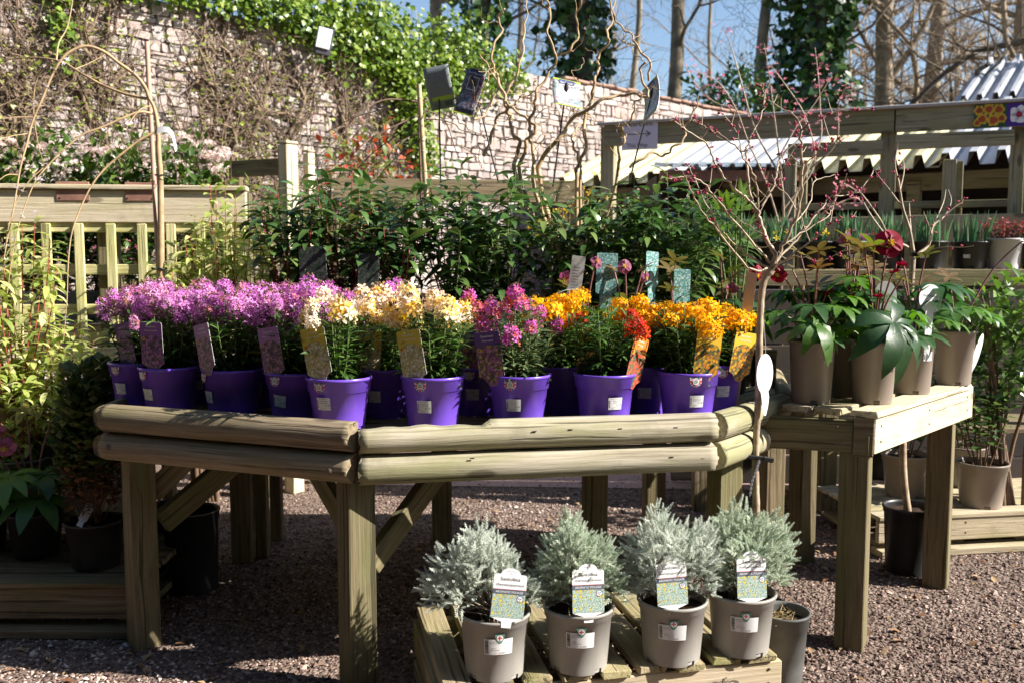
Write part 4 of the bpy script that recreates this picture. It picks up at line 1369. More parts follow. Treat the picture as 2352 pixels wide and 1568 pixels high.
# ------------------------------------------------------------------ weeping cherry with stake, left
def path3(pts, d, wob=.0, ph=0.0):
    n = len(pts)
    return [at(x, y, d + wob * math.sin(ph + 2.2 * k / n * 3)) for k, (x, y) in enumerate(pts)]
wc_base = at(372, 900, 3.62); wc_base.z = 0
wc = thing('weeping_cherry', 'young weeping cherry with arching bare branches tied to a stake at left', 'tree', wc_base)
add_pot(wc, 'black_tall')
mb = MB()
brs = [([c1(1373, 2400), c1(1366, 1565), c1(1350, 1300), c1(1342, 1080), c1(1312, 920), c1(1265, 830)], .0135, .009, 0.0),
       ([c1(1265, 830), c1(1230, 740), c1(1150, 640), c1(1000, 530), c1(880, 440), c1(740, 395), c1(620, 430), c1(530, 500), c1(440, 650), c1(370, 820), c1(280, 1030), c1(230, 1220), c1(180, 1400), c1(150, 1565), c1(115, 1780), c1(60, 2050), c1(20, 2300)], .0095, .003, -.25),
       ([c1(1258, 845), c1(1060, 800), c1(860, 720), c1(650, 600), c1(530, 530), c1(350, 495), c1(150, 500), c1(0, 530), c1(-160, 600)], .008, .003, .2),
       ([c1(480, 515), c1(500, 370), c1(570, 240), c1(610, 60), c1(620, -60)], .0045, .002, .15),
       ([c1(1300, 970), c1(1190, 955), c1(1060, 1000), c1(880, 1080), c1(700, 1150), c1(540, 1280), c1(400, 1420), c1(290, 1565), c1(180, 1850), c1(110, 2150), c1(60, 2500)], .0065, .002, -.3),
       ([c1(1300, 900), c1(1200, 930), c1(1120, 1020), c1(1075, 1100)], .004, .0018, -.1),
       ([c1(1330, 1120), c1(1180, 1200), c1(1050, 1300), c1(900, 1430), c1(790, 1565), c1(690, 1760), c1(610, 1990), c1(580, 2250), c1(570, 2550), c1(540, 2900)], .0065, .002, -.2),
       ([c1(445, 520), c1(330, 640), c1(290, 780), c1(290, 1000), c1(330, 1250), c1(380, 1420), c1(420, 1530)], .004, .0016, .1),
       ([c1(640, 590), c1(760, 540), c1(890, 470)], .003, .0015, .1), ([c1(280, 1000), c1(120, 1000), c1(0, 1020), c1(-120, 1040)], .003, .0015, -.1),
       ([c1(230, 1140), c1(100, 1160), c1(-50, 1200)], .003, .0015, -.1), ([c1(150, 1490), c1(60, 1490), c1(-40, 1560)], .003, .0015, -.1), ([c1(370, 1430), c1(250, 1540), c1(150, 1700), c1(80, 1900), c1(40, 2200), c1(30, 2700)], .003, .0015, -.1)]
fl_pts = []
for pts, r0, r1, dz in brs:
    n = len(pts)
    P = np.array([tuple(at(x, y, 3.6 + dz * k / (n - 1))) for k, (x, y) in enumerate(pts)]) - np.array(wc_base)
    P[:, 2] = np.maximum(P[:, 2], .1)
    sm = smooth_path(P, 5)
    mb.tube(sm, np.linspace(r0 * (.78 if r0 < .01 else 1), r1 * .6, len(sm)), 7)
    if r0 < .01:
        for q in sm[6::3]:
            if R.random() < .30:
                fl_pts.append(q)
link('branches', mb.mesh('cherry_branches', BARK_TAN), wc)
C = np.repeat(np.array(fl_pts), 3, 0); C = C + rng.normal(0, .012, C.shape) - np.array([0, 0, .012])
link('blossom', MB().inst(FL5, frames(rand_dirs(len(C))), C, rng.uniform(.006, .012, len(C)), rng.random(len(C))).mesh('blossom', m_leaf('pale_blossom', [(0, (.70, .62, .72)), (1, (.78, .72, .78))], .6, .3)), wc, kind='stuff')
a, b = at(337, 97, 3.66), at(372, 760, 3.60)
b2 = b + (b - a) * .55
st = thing('stake', 'tall round wooden stake beside the weeping cherry trunk', 'stake', b2)
link('shaft', MB().tube([Vector(a) - b2, Vector(b2) - b2], [.0092, .0096], 10).mesh('stake_shaft', m_plain('pinkish_wood', (.46, .30, .22), .6, .12, 30)), st)
# ties and white swing tag
for (x, y), lab in (((364, 617), 'dark green strap tying the weeping cherry to its stake low down'), ((372, 403), 'thin dark tie holding the weeping cherry to its stake higher up')):
    c = at(x, y, 3.6)
    t = thing('tree_tie', lab, 'tie', c)
    for k, (dx) in enumerate((-.010, .014)):
        ring = [(dx + .0165 * math.cos(q), .0165 * math.sin(q), .002 * math.sin(2 * q)) for q in np.linspace(0, 2 * math.pi, 15)]
        link('loop', MB().tube(ring, .0035 if y > 500 else .0018, 5, cap=False).mesh('tie_loop', m_plain('dark_green_rubber', (.02, .045, .03), .5, .1, 10) if y > 500 else RODM), t)
c = at(362, 303, 3.58)
t = thing('swing_tag', 'curled white paper tag looped round the weeping cherry trunk', 'tag', c)
V, F = [], []
prof = [(0, 0), (.02, .006), (.045, .004), (.062, -.012), (.070, -.04), (.078, -.075)]
for k, (x, z) in enumerate(prof):
    V += [(x, -.012 - .004 * k, z - .012 * (1 - k * .1)), (x + .004, -.004 - .004 * k, z + .016 * (1 - k * .12))]
F = [(2 * k, 2 * k + 2, 2 * k + 3, 2 * k + 1) for k in range(len(prof) - 1)]
link('strip', MB().add(V, np.array(F)).mesh('tag_strip', WHITE), t)

# second weeping cherry on a cane, centre left
b_ = at(985, 560, 3.95); b_.z = .93
w2 = thing('weeping_cherry', 'small weeping cherry with drooping dark twigs on a bamboo cane', 'tree', b_)
add_pot(w2, 'black')
mb = MB(); fl_pts = []
brs = [([c2(1496, 2050), c2(1490, 1560), c2(1478, 1200), c2(1466, 880)], .007, .004, 0), ([c2(1466, 870), c2(1300, 850), c2(1200, 850), c2(1100, 880), c2(1030, 930), c2(920, 1020), c2(800, 1160), c2(640, 1310), c2(550, 1370)], .0048, .0016, -.2),
       ([c2(1470, 985), c2(1300, 1060), c2(1100, 1160), c2(1000, 1230), c2(850, 1390), c2(760, 1530)], .0045, .0016, -.25), ([c2(1470, 1130), c2(1300, 1220), c2(1240, 1290), c2(1220, 1380)], .003, .0014, -.2),
       ([c2(1480, 890), c2(1560, 845), c2(1615, 835)], .004, .002, .1), ([c2(1480, 950), c2(1600, 960), c2(1700, 1040), c2(1760, 1200), c2(1800, 1320)], .0035, .0015, .15),
       ([c2(1480, 1020), c2(1640, 1020), c2(1780, 1060), c2(1830, 1110), c2(1960, 1130), c2(2000, 1160)], .0035, .0015, .2), ([c2(1470, 1200), c2(1350, 1280), c2(1200, 1420), c2(1100, 1550)], .003, .0014, .1),
       ([c2(1300, 905), c2(1100, 950), c2(900, 1010), c2(700, 1120)], .0025, .0013, .1), ([c2(1460, 1040), c2(1250, 1180), c2(1050, 1330), c2(900, 1500)], .0028, .0013, .15)]
for pts, r0, r1, dz in brs:
    n = len(pts)
    P = np.array([tuple(at(x, y, 3.95 + dz * k / (n - 1))) for k, (x, y) in enumerate(pts)]) - np.array(b_)
    P[:, 2] = np.maximum(P[:, 2], .1)
    sm = smooth_path(P, 4)
    mb.tube(sm, np.linspace(r0, r1, len(sm)), 6)
    for q in sm[3::3]:
        if R.random() < .22 and r0 < .006:
            fl_pts.append(q)
link('branches', mb.mesh('cherry_twigs', STEM_BROWN), w2)
C = np.repeat(np.array(fl_pts), 3, 0) + rng.normal(0, .012, (len(fl_pts) * 3, 3))
link('blossom', MB().inst(FL5, frames(rand_dirs(len(C))), C, rng.uniform(.006, .010, len(C)), rng.random(len(C))).mesh('blossom', bpy.data.materials['pale_blossom']), w2, kind='stuff')
a, b = at(962, 195, 3.92), at(986, 560, 3.92)
t = thing('bamboo_cane', 'pale bamboo cane standing up among the dark glossy shrubs', 'cane', b)
pts = [b + (a - b) * k / 12 for k in range(13)]
mb = MB().tube([p - b for p in pts], .0105, 9)
link('cane_shaft', mb.mesh('cane_shaft', BAMBOO), t)
for k in (3, 7, 11):
    p = pts[k] - b
    link('cane_node', MB().tube([p - Vector((0, 0, .004)), p, p + Vector((0, 0, .004))], [.0106, .0122, .0106], 9).mesh('cane_node', BAMBOO), t)

# ------------------------------------------------------------------ corkscrew hazel
hz_b = at(1330, 600, 3.72); hz_b.z = .93
hz = thing('corkscrew_hazel', 'corkscrew hazel with bare twisted tan branches rising above the shrubs', 'shrub', hz_b)
add_pot(hz, 'black')
hp = [[(240, 1620), (215, 1330), (240, 1220), (170, 1110), (165, 1000), (125, 930), (110, 820), (40, 640), (10, 560), (10, 400), (90, 260), (50, 150), (110, 80)],
      [(120, 800), (210, 640), (265, 440), (275, 280), (300, 120), (290, 0), (285, -90)],
      [(270, 1620), (290, 1250), (330, 1140), (320, 1050), (370, 900), (380, 790), (490, 620), (550, 480), (480, 300), (500, 80), (460, 0), (440, -80)],
      [(545, 495), (680, 410), (740, 280), (720, 150), (770, 0), (790, -60)],
      [(380, 1640), (360, 1300), (330, 1180), (380, 1090), (310, 1020), (200, 940), (130, 870), (70, 740), (-30, 560), (-100, 470)],
      [(-60, 1330), (10, 1130), (50, 1000), (160, 920), (250, 840), (380, 780)],
      [(430, 1640), (420, 1380), (500, 1260), (600, 1150), (700, 1000), (820, 940), (940, 850), (1080, 820), (1220, 800), (1330, 830), (1320, 760), (1260, 610), (1310, 530)],
      [(720, 1600), (740, 1400), (800, 1260), (790, 1000), (850, 850), (870, 720), (910, 570), (910, 470), (1000, 350), (980, 280), (1030, 160), (1000, 0), (1010, -80)],
      [(1330, 690), (1345, 540), (1230, 390), (1190, 300), (1100, 230), (1035, 120), (1050, 0), (1060, -70)],
      [(1060, 1560), (1080, 1290), (1130, 1180), (1110, 1090), (1200, 1000), (1220, 880), (1290, 820)],
      [(1180, 1430), (1350, 1310), (1470, 1330), (1540, 1260), (1640, 1190), (1650, 1080), (1720, 960), (1770, 820)],
      [(760, 1600), (740, 1350), (700, 1250), (690, 1160), (740, 1080), (830, 1000), (860, 1080)],
      [(480, 1290), (420, 1220), (450, 1180), (430, 1100), (370, 1010), (460, 930), (560, 950)], [(200, 1190), (100, 1190), (10, 1220), (-40, 1290)], [(640, 990), (650, 1040), (720, 1100)],
      [(700, 960), (720, 880), (690, 800), (730, 700), (680, 620), (770, 570), (780, 500)], [(330, 1020), (360, 920), (310, 860), (350, 800)], [(1130, 290), (1120, 350), (1180, 390), (1240, 350)], [(1290, 520), (1200, 440), (1230, 390)],
      [(60, 740), (0, 880), (-60, 990), (-150, 1010), (-90, 900), (-130, 820), (-40, 700), (-20, 560)], [(-60, 1180), (-150, 1130), (-220, 1080), (-300, 1010), (-340, 900), (-260, 840)], [(-20, 1330), (-120, 1250), (-200, 1290), (-280, 1190)]]
rad0 = [.0105, .006, .0095, .006, .010, .008, .0115, .010, .006, .0085, .0065, .008, .003, .0035, .0025, .003, .0025, .0025, .0025, .0045, .003, .003]
mb = MB()
for i, s in enumerate(hp):
    dz = .22 * math.sin(i * 1.9)
    n = len(s)
    P = np.array([tuple(at(*c3(x, y), 3.72 + dz * k / n + .02 * math.sin(k * 2.0 + i))) for k, (x, y) in enumerate(s)]) - np.array(hz_b)
    if s[0][1] > 1540:
        P = np.concatenate([[[.02 * math.cos(i), .02 * math.sin(i), .12]], P])
    sm = smooth_path(P, 5)
    sm = sm + .004 * np.sin(np.arange(len(sm))[:, None] * 1.3 + np.array([i, i * 2, 0]))
    mb.tube(sm, np.linspace(rad0[i] * .88, max(.0013, rad0[i] * .32), len(sm)) * (1 + .07 * np.sin(np.arange(len(sm)) * 1.9)), 7)
    # curly side twigs
    g = np.random.default_rng(400 + i)
    for k in range(4, len(sm) - 3, 4):
        if g.random() < .40:
            q = [sm[k]]; d = rand_dirs(1, -.2, .9, g)[0]
            for _ in range(int(g.integers(5, 10))):
                d = d + g.normal(0, .55, 3); d /= np.linalg.norm(d); q.append(q[-1] + d * .022)
            tw = smooth_path(q, 2)
            mb.tube(tw, np.linspace(.0018, .0007, len(tw)), 4, cap=False)
link('branches', mb.mesh('hazel_branches', BARK_TAN), hz)

# plant tags on black rods round the hazel
def card(w, h, mat_f, mat_b, bow=.0, n=6, th=.0012):
    """curved card in the xz plane, base at z=0, front to -y"""
    V, F = [], []
    for i in range(n + 1):
        for j in range(n + 1):
            x = (i / n - .5) * w; z = j / n * h
            y = bow * (1 - (2 * j / n - 1) ** 2)
            V.append((x, y, z))
    m = len(V)
    V += [(x, y + th, z) for x, y, z in V]
    q = lambda i, j: i * (n + 1) + j
    F1 = [(q(i, j), q(i + 1, j), q(i + 1, j + 1), q(i, j + 1)) for i in range(n) for j in range(n)]
    F2 = [tuple(m + a for a in f[::-1]) for f in F1]
    ed = [(q(i, 0), q(i + 1, 0)) for i in range(n)] + [(q(n, j), q(n, j + 1)) for j in range(n)] + [(q(i + 1, n), q(i, n)) for i in reversed(range(n))] + [(q(0, j + 1), q(0, j)) for j in reversed(range(n))]
    F3 = [(b, a, a + m, b + m) for a, b in ed]
    mb = MB().add(V, np.array(F1), 0, 0)
    mb.f.append((np.array(F2), np.zeros(len(F2), np.float32), 1, True))
    mb.f.append((np.array(F3), np.zeros(len(F3), np.float32), 2, False))
    return mb.mesh('card', [mat_f, mat_b, WHITE])
CARDBACK = m_plain('grey_card_back', (.20, .23, .22), .5, .15, 60)
def rod_tag(label, top, bottom, d, w, h, yaw, roll, pitch, front, show_back=False):
    pb, pt = at(*bottom, d), at(*top, d)
    r = thing('plant_tag', label, 'plant tag', pb, None, 'picture tags on black rods round the hazel')
    L = pt - pb
    link('rod', MB().tube([(0, 0, 0), L * .5, L], .0036, 6).mesh('tag_rod', RODM), r)
    link('clip', MB().tube([L - L.normalized() * .02, L, L + L.normalized() * .025], [.006, .011, .006], 6).mesh('tag_clip', RODM), r)
    rot = Euler((pitch, roll, yaw), 'YXZ').to_matrix() if False else (Matrix.Rotation(yaw, 3, 'Z') @ Matrix.Rotation(roll, 3, 'Y') @ Matrix.Rotation(pitch, 3, 'X'))
    c = link('card', card(w, h, front, CARDBACK, .012), r, L + rot @ Vector((0, -.012 if not show_back else .012, -h * .72)), rot)
    y = -.0015
    fn = lambda p: np.stack([p[:, 0], y + .012 * (1 - (2 * (p[:, 1] / h).clip(0, 1) - 1) ** 2), p[:, 1]], 1)
    if not show_back:
        mb = MB()
        def rect(x0, x1, z0, z1, m, dy):
            k = 5
            V = []
            for j in range(k + 1):
                z = z0 + (z1 - z0) * j / k
                yy = y - dy + .012 * (1 - (2 * z / h - 1) ** 2)
                V += [(x0, yy, z), (x1, yy, z)]
            mb.add(V, np.array([(2 * j, 2 * j + 1, 2 * j + 3, 2 * j + 2) for j in range(k)]), 0, m, False)
        rect(-w / 2, w / 2, h * .955, h, 0, 0); rect(-w / 2, w / 2, 0, h * .03, 0, 0)
        rect(-w * .28, w * .28, h * .86, h * .985, 1, .0003)
        for (x0, x1, z0, z1) in ((-.26, .26, .815, .83), (-.26, .26, .55, .565), (-.26, -.235, .55, .83), (.235, .26, .55, .83)):
            rect(w * x0, w * x1, h * z0, h * z1, 2, .0003)
        fn2 = lambda p: fn(p) - np.array([0, .0006, 0])
        put_text(mb, 'Red Majestic', .011, fn2, 2, 0, h * .90)
        link('print', mb.mesh('tag_print', [LIME, BLUE_INK, WHITE]), c)
    else:
        mb = MB()
        fb = lambda p: np.stack([-p[:, 0], .0018 + .012 * (1 - (2 * (p[:, 1] / h).clip(0, 1) - 1) ** 2), p[:, 1]], 1)
        mb.add(fb(np.array([(-w * .36, h * .20), (w * .45, h * .20), (w * .45, h * .30), (-w * .36, h * .30)])), np.array([[0, 1, 2, 3]]), 0, 0, False)
        for k in range(7):
            mb.add(fb(np.array([(w * (.1 + .045 * k), h * .06), (w * (.12 + .045 * k), h * .06), (w * (.12 + .045 * k), h * .17), (w * (.1 + .045 * k), h * .17)])), np.array([[0, 1, 2, 3]]), 0, 1, False)
        for k in range(7):
            mb.add(fb(np.array([(-w * .3, h * (.42 + .06 * k)), (w * (.2 + .03 * (k % 3)), h * (.42 + .06 * k)), (w * (.2 + .03 * (k % 3)), h * (.435 + .06 * k)), (-w * .3, h * (.435 + .06 * k))])), np.array([[0, 1, 2, 3]]), 0, 2, False)
        link('print', mb.mesh('tag_back_print', [LIME, INK, PALEINK]), c)
    return r
rod_tag('grey back of a picture tag on an upright black rod, left of the purple one', (1008, 180), (1012, 420), 3.70, .105, .165, math.pi - .25, .14, -.25, L_HAZEL, True)
rod_tag('purple and red picture tag leaning on a slanted black rod', (1088, 190), (1145, 420), 3.66, .085, .185, -.35, .30, -.12, L_HAZEL)
rod_tag('sunlit square picture tag on paired black rods in the middle of the hazel', (1300, 205), (1270, 430), 3.68, .125, .115, .45, .10, -.35, L_HAZELB)
rod_tag('bright picture tag turned edgewise on the right hand leaning black rod', (1498, 215), (1445, 420), 3.70, .115, .165, -1.15, -.40, -.25, L_HAZELB)
# ------------------------------------------------------------------ eight sided display table with half round rails
C0, C1, C2, C3 = at(250, 1000, 2.84), at(823, 1030, 2.52), at(1637, 1030, 2.70), at(1790, 1030, 3.10)
for c in (C0, C1, C2, C3):
    c.z = 0
B0, B3, BK0, BK3 = Vector((C0.x - .05, 3.75, 0)), Vector((1.10, 3.85, 0)), Vector((-.85, 4.25, 0)), Vector((.75, 4.28, 0))
ZT = .803                # top of the rails
DECK = .762              # top of the deck
table = thing('display_table', 'weathered eight sided timber display table with half round log rails', 'table', (0, 3.2, 0))
TP = table.location
LOG_H = .0865
def half_log(p0, p1, zc, h, nrm, seed, notch=None, d=.052):
    """half round rail from p0 to p1, rounded face along nrm"""
    p0, p1 = Vector((p0.x, p0.y, zc)), Vector((p1.x, p1.y, zc))
    L = (p1 - p0).length
    g = np.random.default_rng(seed)
    n, m = 46, 18
    ph = g.uniform(0, 6, 4)
    V = []
    xs = np.linspace(-L / 2, L / 2, n)
    ang = np.linspace(-math.pi / 2 * 1.0, math.pi / 2 * 1.0, m - 4)
    for i, x in enumerate(xs):
        ex = x
        w1 = 1 + .035 * math.sin(x * 5 + ph[0]) + .025 * math.sin(x * 13 + ph[1])
        prof = [(d * math.cos(a) ** .8 * w1, h / 2 * math.sin(a) * (1 + .012 * math.sin(x * 9 + ph[2]))) for a in ang]
        prof += [(-.006, h / 2 - .002), (-.012, h * .25), (-.012, -h * .25), (-.006, -h / 2 + .002)]
        for k, (yy, zz) in enumerate(prof):
            if notch and x < -L / 2 + notch[0]:
                lim = h / 2 - notch[1] - .0025 * math.sin(x * 60) - .002 * math.sin(x * 23)
                zz = min(zz, lim)
            jx = 0
            if i in (0, n - 1):
                jx = g.normal(0, .004)
            V.append((ex + jx, -yy, zz))
    i_ = np.arange(m); j_ = (i_ + 1) % m
    F = np.concatenate([np.stack([i_, j_, j_ + m, i_ + m], 1) + k * m for k in range(n - 1)])
    mb = MB().add(V, F[:, ::-1])
    mb.f.append((np.arange(m)[None], np.zeros(1, np.float32), 0, False))
    mb.f.append(((np.arange(m) + (n - 1) * m)[::-1][None], np.zeros(1, np.float32), 0, False))
    x_ax = (p1 - p0).normalized()
    y_ax = -nrm
    rot = Matrix((x_ax, y_ax, Vector((0, 0, 1)))).transposed()
    return link('log_rail', mb.mesh('log_rail', W_LOG2 if seed < 72 or seed > 75 else W_LOG), table, (p0 + p1) / 2 - TP, rot)
def outn(a, b):
    d = (b - a).normalized()
    return Vector((d.y, -d.x, 0))
z1, z2 = ZT - LOG_H / 2, ZT - LOG_H * 1.5 - .002
k = 0
logs = []
for a, b in ((C0, C1), (C1, C2), (C2, C3), (C3, B3), (B0, C0)):
    n_ = outn(a, b)
    dd = (b - a).normalized()
    for z in (z1, z2):
        nt_ = ((b - a).length * .335, .015) if (a is C1 and z == z1) else None
        e0, e1 = .004, .006
        zz = z + (.004 if a is C0 else 0)
        logs.append(half_log(a + dd * e0, b - dd * e1, zz, LOG_H, n_, 70 + k, nt_, .052 if a is not C2 else .046)); k += 1
# bolts and staples on the rails
bolt = MB().lathe([(.0001, .005), (.009, .004), (.0105, 0)], 10).mesh('bolt', m_plain('rusty_bolt', (.16, .12, .10), .6, .3, 40, metal=.6))
def on_rail(a, b, f, z, name, me, rot=(math.radians(90), 0, 0)):
    p = a + (b - a) * f + outn(a, b) * .050
    link(name, me, table, Vector((p.x, p.y, z)) - TP, (math.radians(90), 0, math.atan2((b - a).y, (b - a).x)))
on_rail(C0, C1, .05, z2 + .01, 'bolt', bolt); on_rail(C0, C1, .93, z2, 'bolt', bolt)
staple = MB().box((0, 0, 0), (.013, .003, .004), .001).mesh('staple', RODM)
for f, z in ((.14, z1 - .0), (.47, z1 + .012), (.57, z1 + .014), (.71, z1 + .012), (.87, z1 + .010), (.86, z2 + .012), (.54, z2 - .006), (.95, z2 + .004), (.30, z2 + .03)):
    on_rail(C1, C2, f, z, 'staple', staple)
# deck
poly = [C0, C1, C2, C3, B3, BK3, BK0, B0]
def span(y):
    xs = []
    for i in range(len(poly)):
        a, b = poly[i], poly[(i + 1) % len(poly)]
        if (a.y - y) * (b.y - y) < 0:
            xs.append(a.x + (b.x - a.x) * (y - a.y) / (b.y - a.y))
    return (min(xs), max(xs)) if len(xs) >= 2 else None
y = 2.60
while y < 4.2:
    s0, s1 = span(y - .02), span(y + .05)
    if s0 and s1:
        xa, xb = max(s0[0], s1[0]) + .03, min(s0[1], s1[1]) - .03
        if xb - xa > .1:
            board('deck_board', (xa, y, DECK - .011), (xb, y, DECK - .011), .088, .022, W_OLD, table)
    y += .098
for x in (-.95, -.45, .10, .66):
    ya = 2.98 if x > .5 else (2.62 if x > -.5 else 2.80)
    board('joist', (x, ya, .655), (x, 4.1, .655), .075, .045, W_BENCH, table)
board('bearer', (-1.2, 3.0, .705), (.70, 3.0, .705), .05, .06, W_OLD, table)
board('bearer', (-1.25, 3.9, .705), (1.0, 3.9, .705), .05, .06, W_OLD, table)
def post(x, y, z, w, turn, mat=W_POST):
    return board('leg', (x, y, 0), (x, y, z), w, w, mat, table, up=(math.cos(turn), math.sin(turn), 0))
q = at(818, 1200, 2.575); post(q.x, q.y, .64, .083, math.radians(36))
q = at(322, 1200, 2.90); post(q.x, q.y, .655, .083, math.radians(40))
q = at(1662, 1200, 2.95); post(q.x, q.y, .655, .085, math.radians(20))
for X, d in ((557, 3.75), (1365, 3.45), (1015, 4.0), (1500, 4.0), (1770, 3.9)):
    q = at(X, 1200, d); post(q.x, q.y, .655, .085, math.radians(8), W_OLD)
q = at(818, 1200, 2.575)
board('brace', (q.x + .03, q.y + .05, .36), (q.x + .26, q.y + .36, .64), .035, .07, W_POST, table, up=(0, 0, 1))
board('brace', (q.x - .04, q.y + .04, .50), (q.x - .16, q.y + .14, .655), .035, .06, W_POST, table, up=(0, 0, 1))
q = at(322, 1200, 2.90)
board('brace', (q.x + .03, q.y + .03, .50), (q.x + .20, q.y + .05, .665), .035, .07, W_POST, table, up=(0, 0, 1))
board('brace', (q.x + .03, q.y + .10, .38), (q.x + .34, q.y + .42, .65), .035, .08, W_POST, table, up=(0, 0, 1))
# raised tier in the middle
TIER = .925
for k in range(8):
    yy = 3.40 + .095 * k
    board('tier_board', (-1.02, yy, TIER - .011), (.98, yy, TIER - .011), .088, .022, W_OLD, table)
for x in (-1.0, -.3, .35, .96):
    board('tier_bearer', (x, 3.37, (TIER - .022 + DECK) / 2), (x, 4.08, (TIER - .022 + DECK) / 2), .045, TIER - .022 - DECK, W_OLD, table)

# ------------------------------------------------------------------ labels, stickers
def lab_shape(w, h, r=.006, tail=.028):
    pts = []
    for cx, cz, a0 in ((w / 2 - r, h - r, 0), (-w / 2 + r, h - r, 90)):
        for a in range(0, 91, 30):
            q = math.radians(a0 + a)
            pts.append((cx + r * math.cos(q), cz + r * math.sin(q)))
    pts += [(-w / 2, 0), (-w * .3, -.008), (-.010, -tail), (.010, -tail), (w * .3, -.008), (w / 2, 0)]
    return pts
def slab(pts, th, mats, edge=2):
    n = len(pts)
    V = [(x, 0, z) for x, z in pts] + [(x, th, z) for x, z in pts]
    mb = MB().add(V, np.arange(n)[None], 0, 0, False)
    mb.f.append((np.arange(n)[::-1][None] + n, np.zeros(1, np.float32), 1, False))
    mb.f.append((np.array([((i + 1) % n, i, i + n, (i + 1) % n + n) for i in range(n)]), np.zeros(n, np.float32), edge, False))
    return mb
LW, LH = .078, .130
_lab = {}
def plant_label(label, loc, yaw, roll, pitch, mat, words, w=LW, h=LH, group='picture labels in the purple pots', badge=None):
    key = (mat.name, words)
    if key not in _lab:
        b = slab(lab_shape(w, h), .0008, [mat, mat, WHITE]).mesh('label_card', [mat, mat, WHITE])
        mb = MB()
        fn = lambda p: np.stack([p[:, 0], np.full(len(p), -.0005), p[:, 1]], 1)
        for i, (s, size) in enumerate(words):
            put_text(mb, s, size, fn, 0, 0, h * (.895 - .095 * i))
        if badge:
            th = np.linspace(0, 2 * math.pi, 12, endpoint=False)
            mb.add(fn(np.stack([-w * .37 + .0062 * np.cos(th), h * .60 + .0062 * np.sin(th)], 1)), np.arange(12)[None], 0, 1, False)
            f2 = lambda p: fn(p) - np.array([0, .0004, 0])
            mb.add(f2(np.stack([-w * .37 + .0022 * np.cos(th), h * .60 + .0034 * np.sin(th)], 1)), np.arange(12)[None], 0, 2, False)
        _lab[key] = (b, mb.mesh('label_print', [WHITE, bpy.data.materials.get('badge_amber') or m_plain('badge_amber', (.62, .36, .04), .4, .05, 9), INK]))
    b, pm = _lab[key]
    rot = Matrix.Rotation(yaw, 3, 'Z') @ Matrix.Rotation(roll, 3, 'Y') @ Matrix.Rotation(pitch * .2 + .07, 3, 'X')
    t = thing('plant_label', label, 'plant label', loc + Vector((0, .010, 0)), rot, group)
    c = link('card', b, t)
    link('print', pm, c)
    return t

def wrap(kind, th0, z0, off):
    """flat (u, v) -> on the pot wall, centred at angle th0 and height z0"""
    def fn(p):
        z = z0 + p[:, 1]
        rt, rb, h, rim, _ = POTS[kind]
        lipd = .004 if True else 0
        r1 = rb + (rt - .004 - rb) * z / (h - rim)
        r = np.where(z < h - rim, r1, rt - .004 + .004 + (z - h + rim) * .03) + off
        th = th0 + p[:, 0] / (rt * .93)
        return np.stack([r * np.cos(th), r * np.sin(th), z], 1)
    return fn
def grid_patch(mb, fn, w, h, mat, nx=8, nz=3, x0=0, z0=0, skew=0.0):
    V = np.array([(x0 + (i / nx - .5) * w + skew * (j / nz - .5) * h, z0 + (j / nz - .5) * h - skew * (i / nx - .5) * w) for j in range(nz + 1) for i in range(nx + 1)])
    F = np.array([(j * (nx + 1) + i, j * (nx + 1) + i + 1, (j + 1) * (nx + 1) + i + 1, (j + 1) * (nx + 1) + i) for j in range(nz) for i in range(nx)])
    mb.add(fn(V), F, 0, mat)
def bars(mb, fn, x, z0, z1, w, mat, seed):
    g = np.random.default_rng(seed)
    z = z0
    while z < z1:
        t = g.choice([.0006, .001, .0016])
        mb.add(fn(np.array([(x - w / 2, z), (x + w / 2, z), (x + w / 2, z + t), (x - w / 2, z + t)])), np.array([[0, 1, 2, 3]]), 0, mat, False)
        z += t + g.choice([.0007, .0012])
_stk = {}
def price_sticker(pot, kind, th, z, lines, price, w=.044, h=.036, skew=0.0):
    key = (kind, round(th, 3), z, lines, price, skew)
    if key not in _stk:
        mb = MB(); grid_patch(mb, wrap(kind, th, z, .0007), w, h, 0, skew=skew)
        body = mb.mesh('price_sticker', PAPER)
        f0 = wrap(kind, th, z, .0011)
        fn = lambda p: f0(np.stack([p[:, 0] + skew * p[:, 1], p[:, 1] - skew * p[:, 0]], 1))
        mb = MB()
        put_text(mb, 'Nursery and Gardens', .0030, fn, 0, -.002, h * .41)
        for i, s in enumerate(lines):
            put_text(mb, s, .0042, fn, 0, .001, h * (.23 - .15 * i))
        put_text(mb, price, .0062, fn, 0, w * .27, -h * .12)
        put_text(mb, 'H P5 pack 02', .0026, fn, 0, -.003, -h * .32)
        put_text(mb, 'PT080411', .0024, fn, 0, -.008, -h * .42)
        bars(mb, fn, -w * .42, -h * .32, h * .24, .004, 0, 3)
        _stk[key] = (body, mb.mesh('sticker_print', INK))
    b, p = _stk[key]
    s = link('price_sticker', b, pot)
    link('sticker_print', p, s)
_bdg = {}
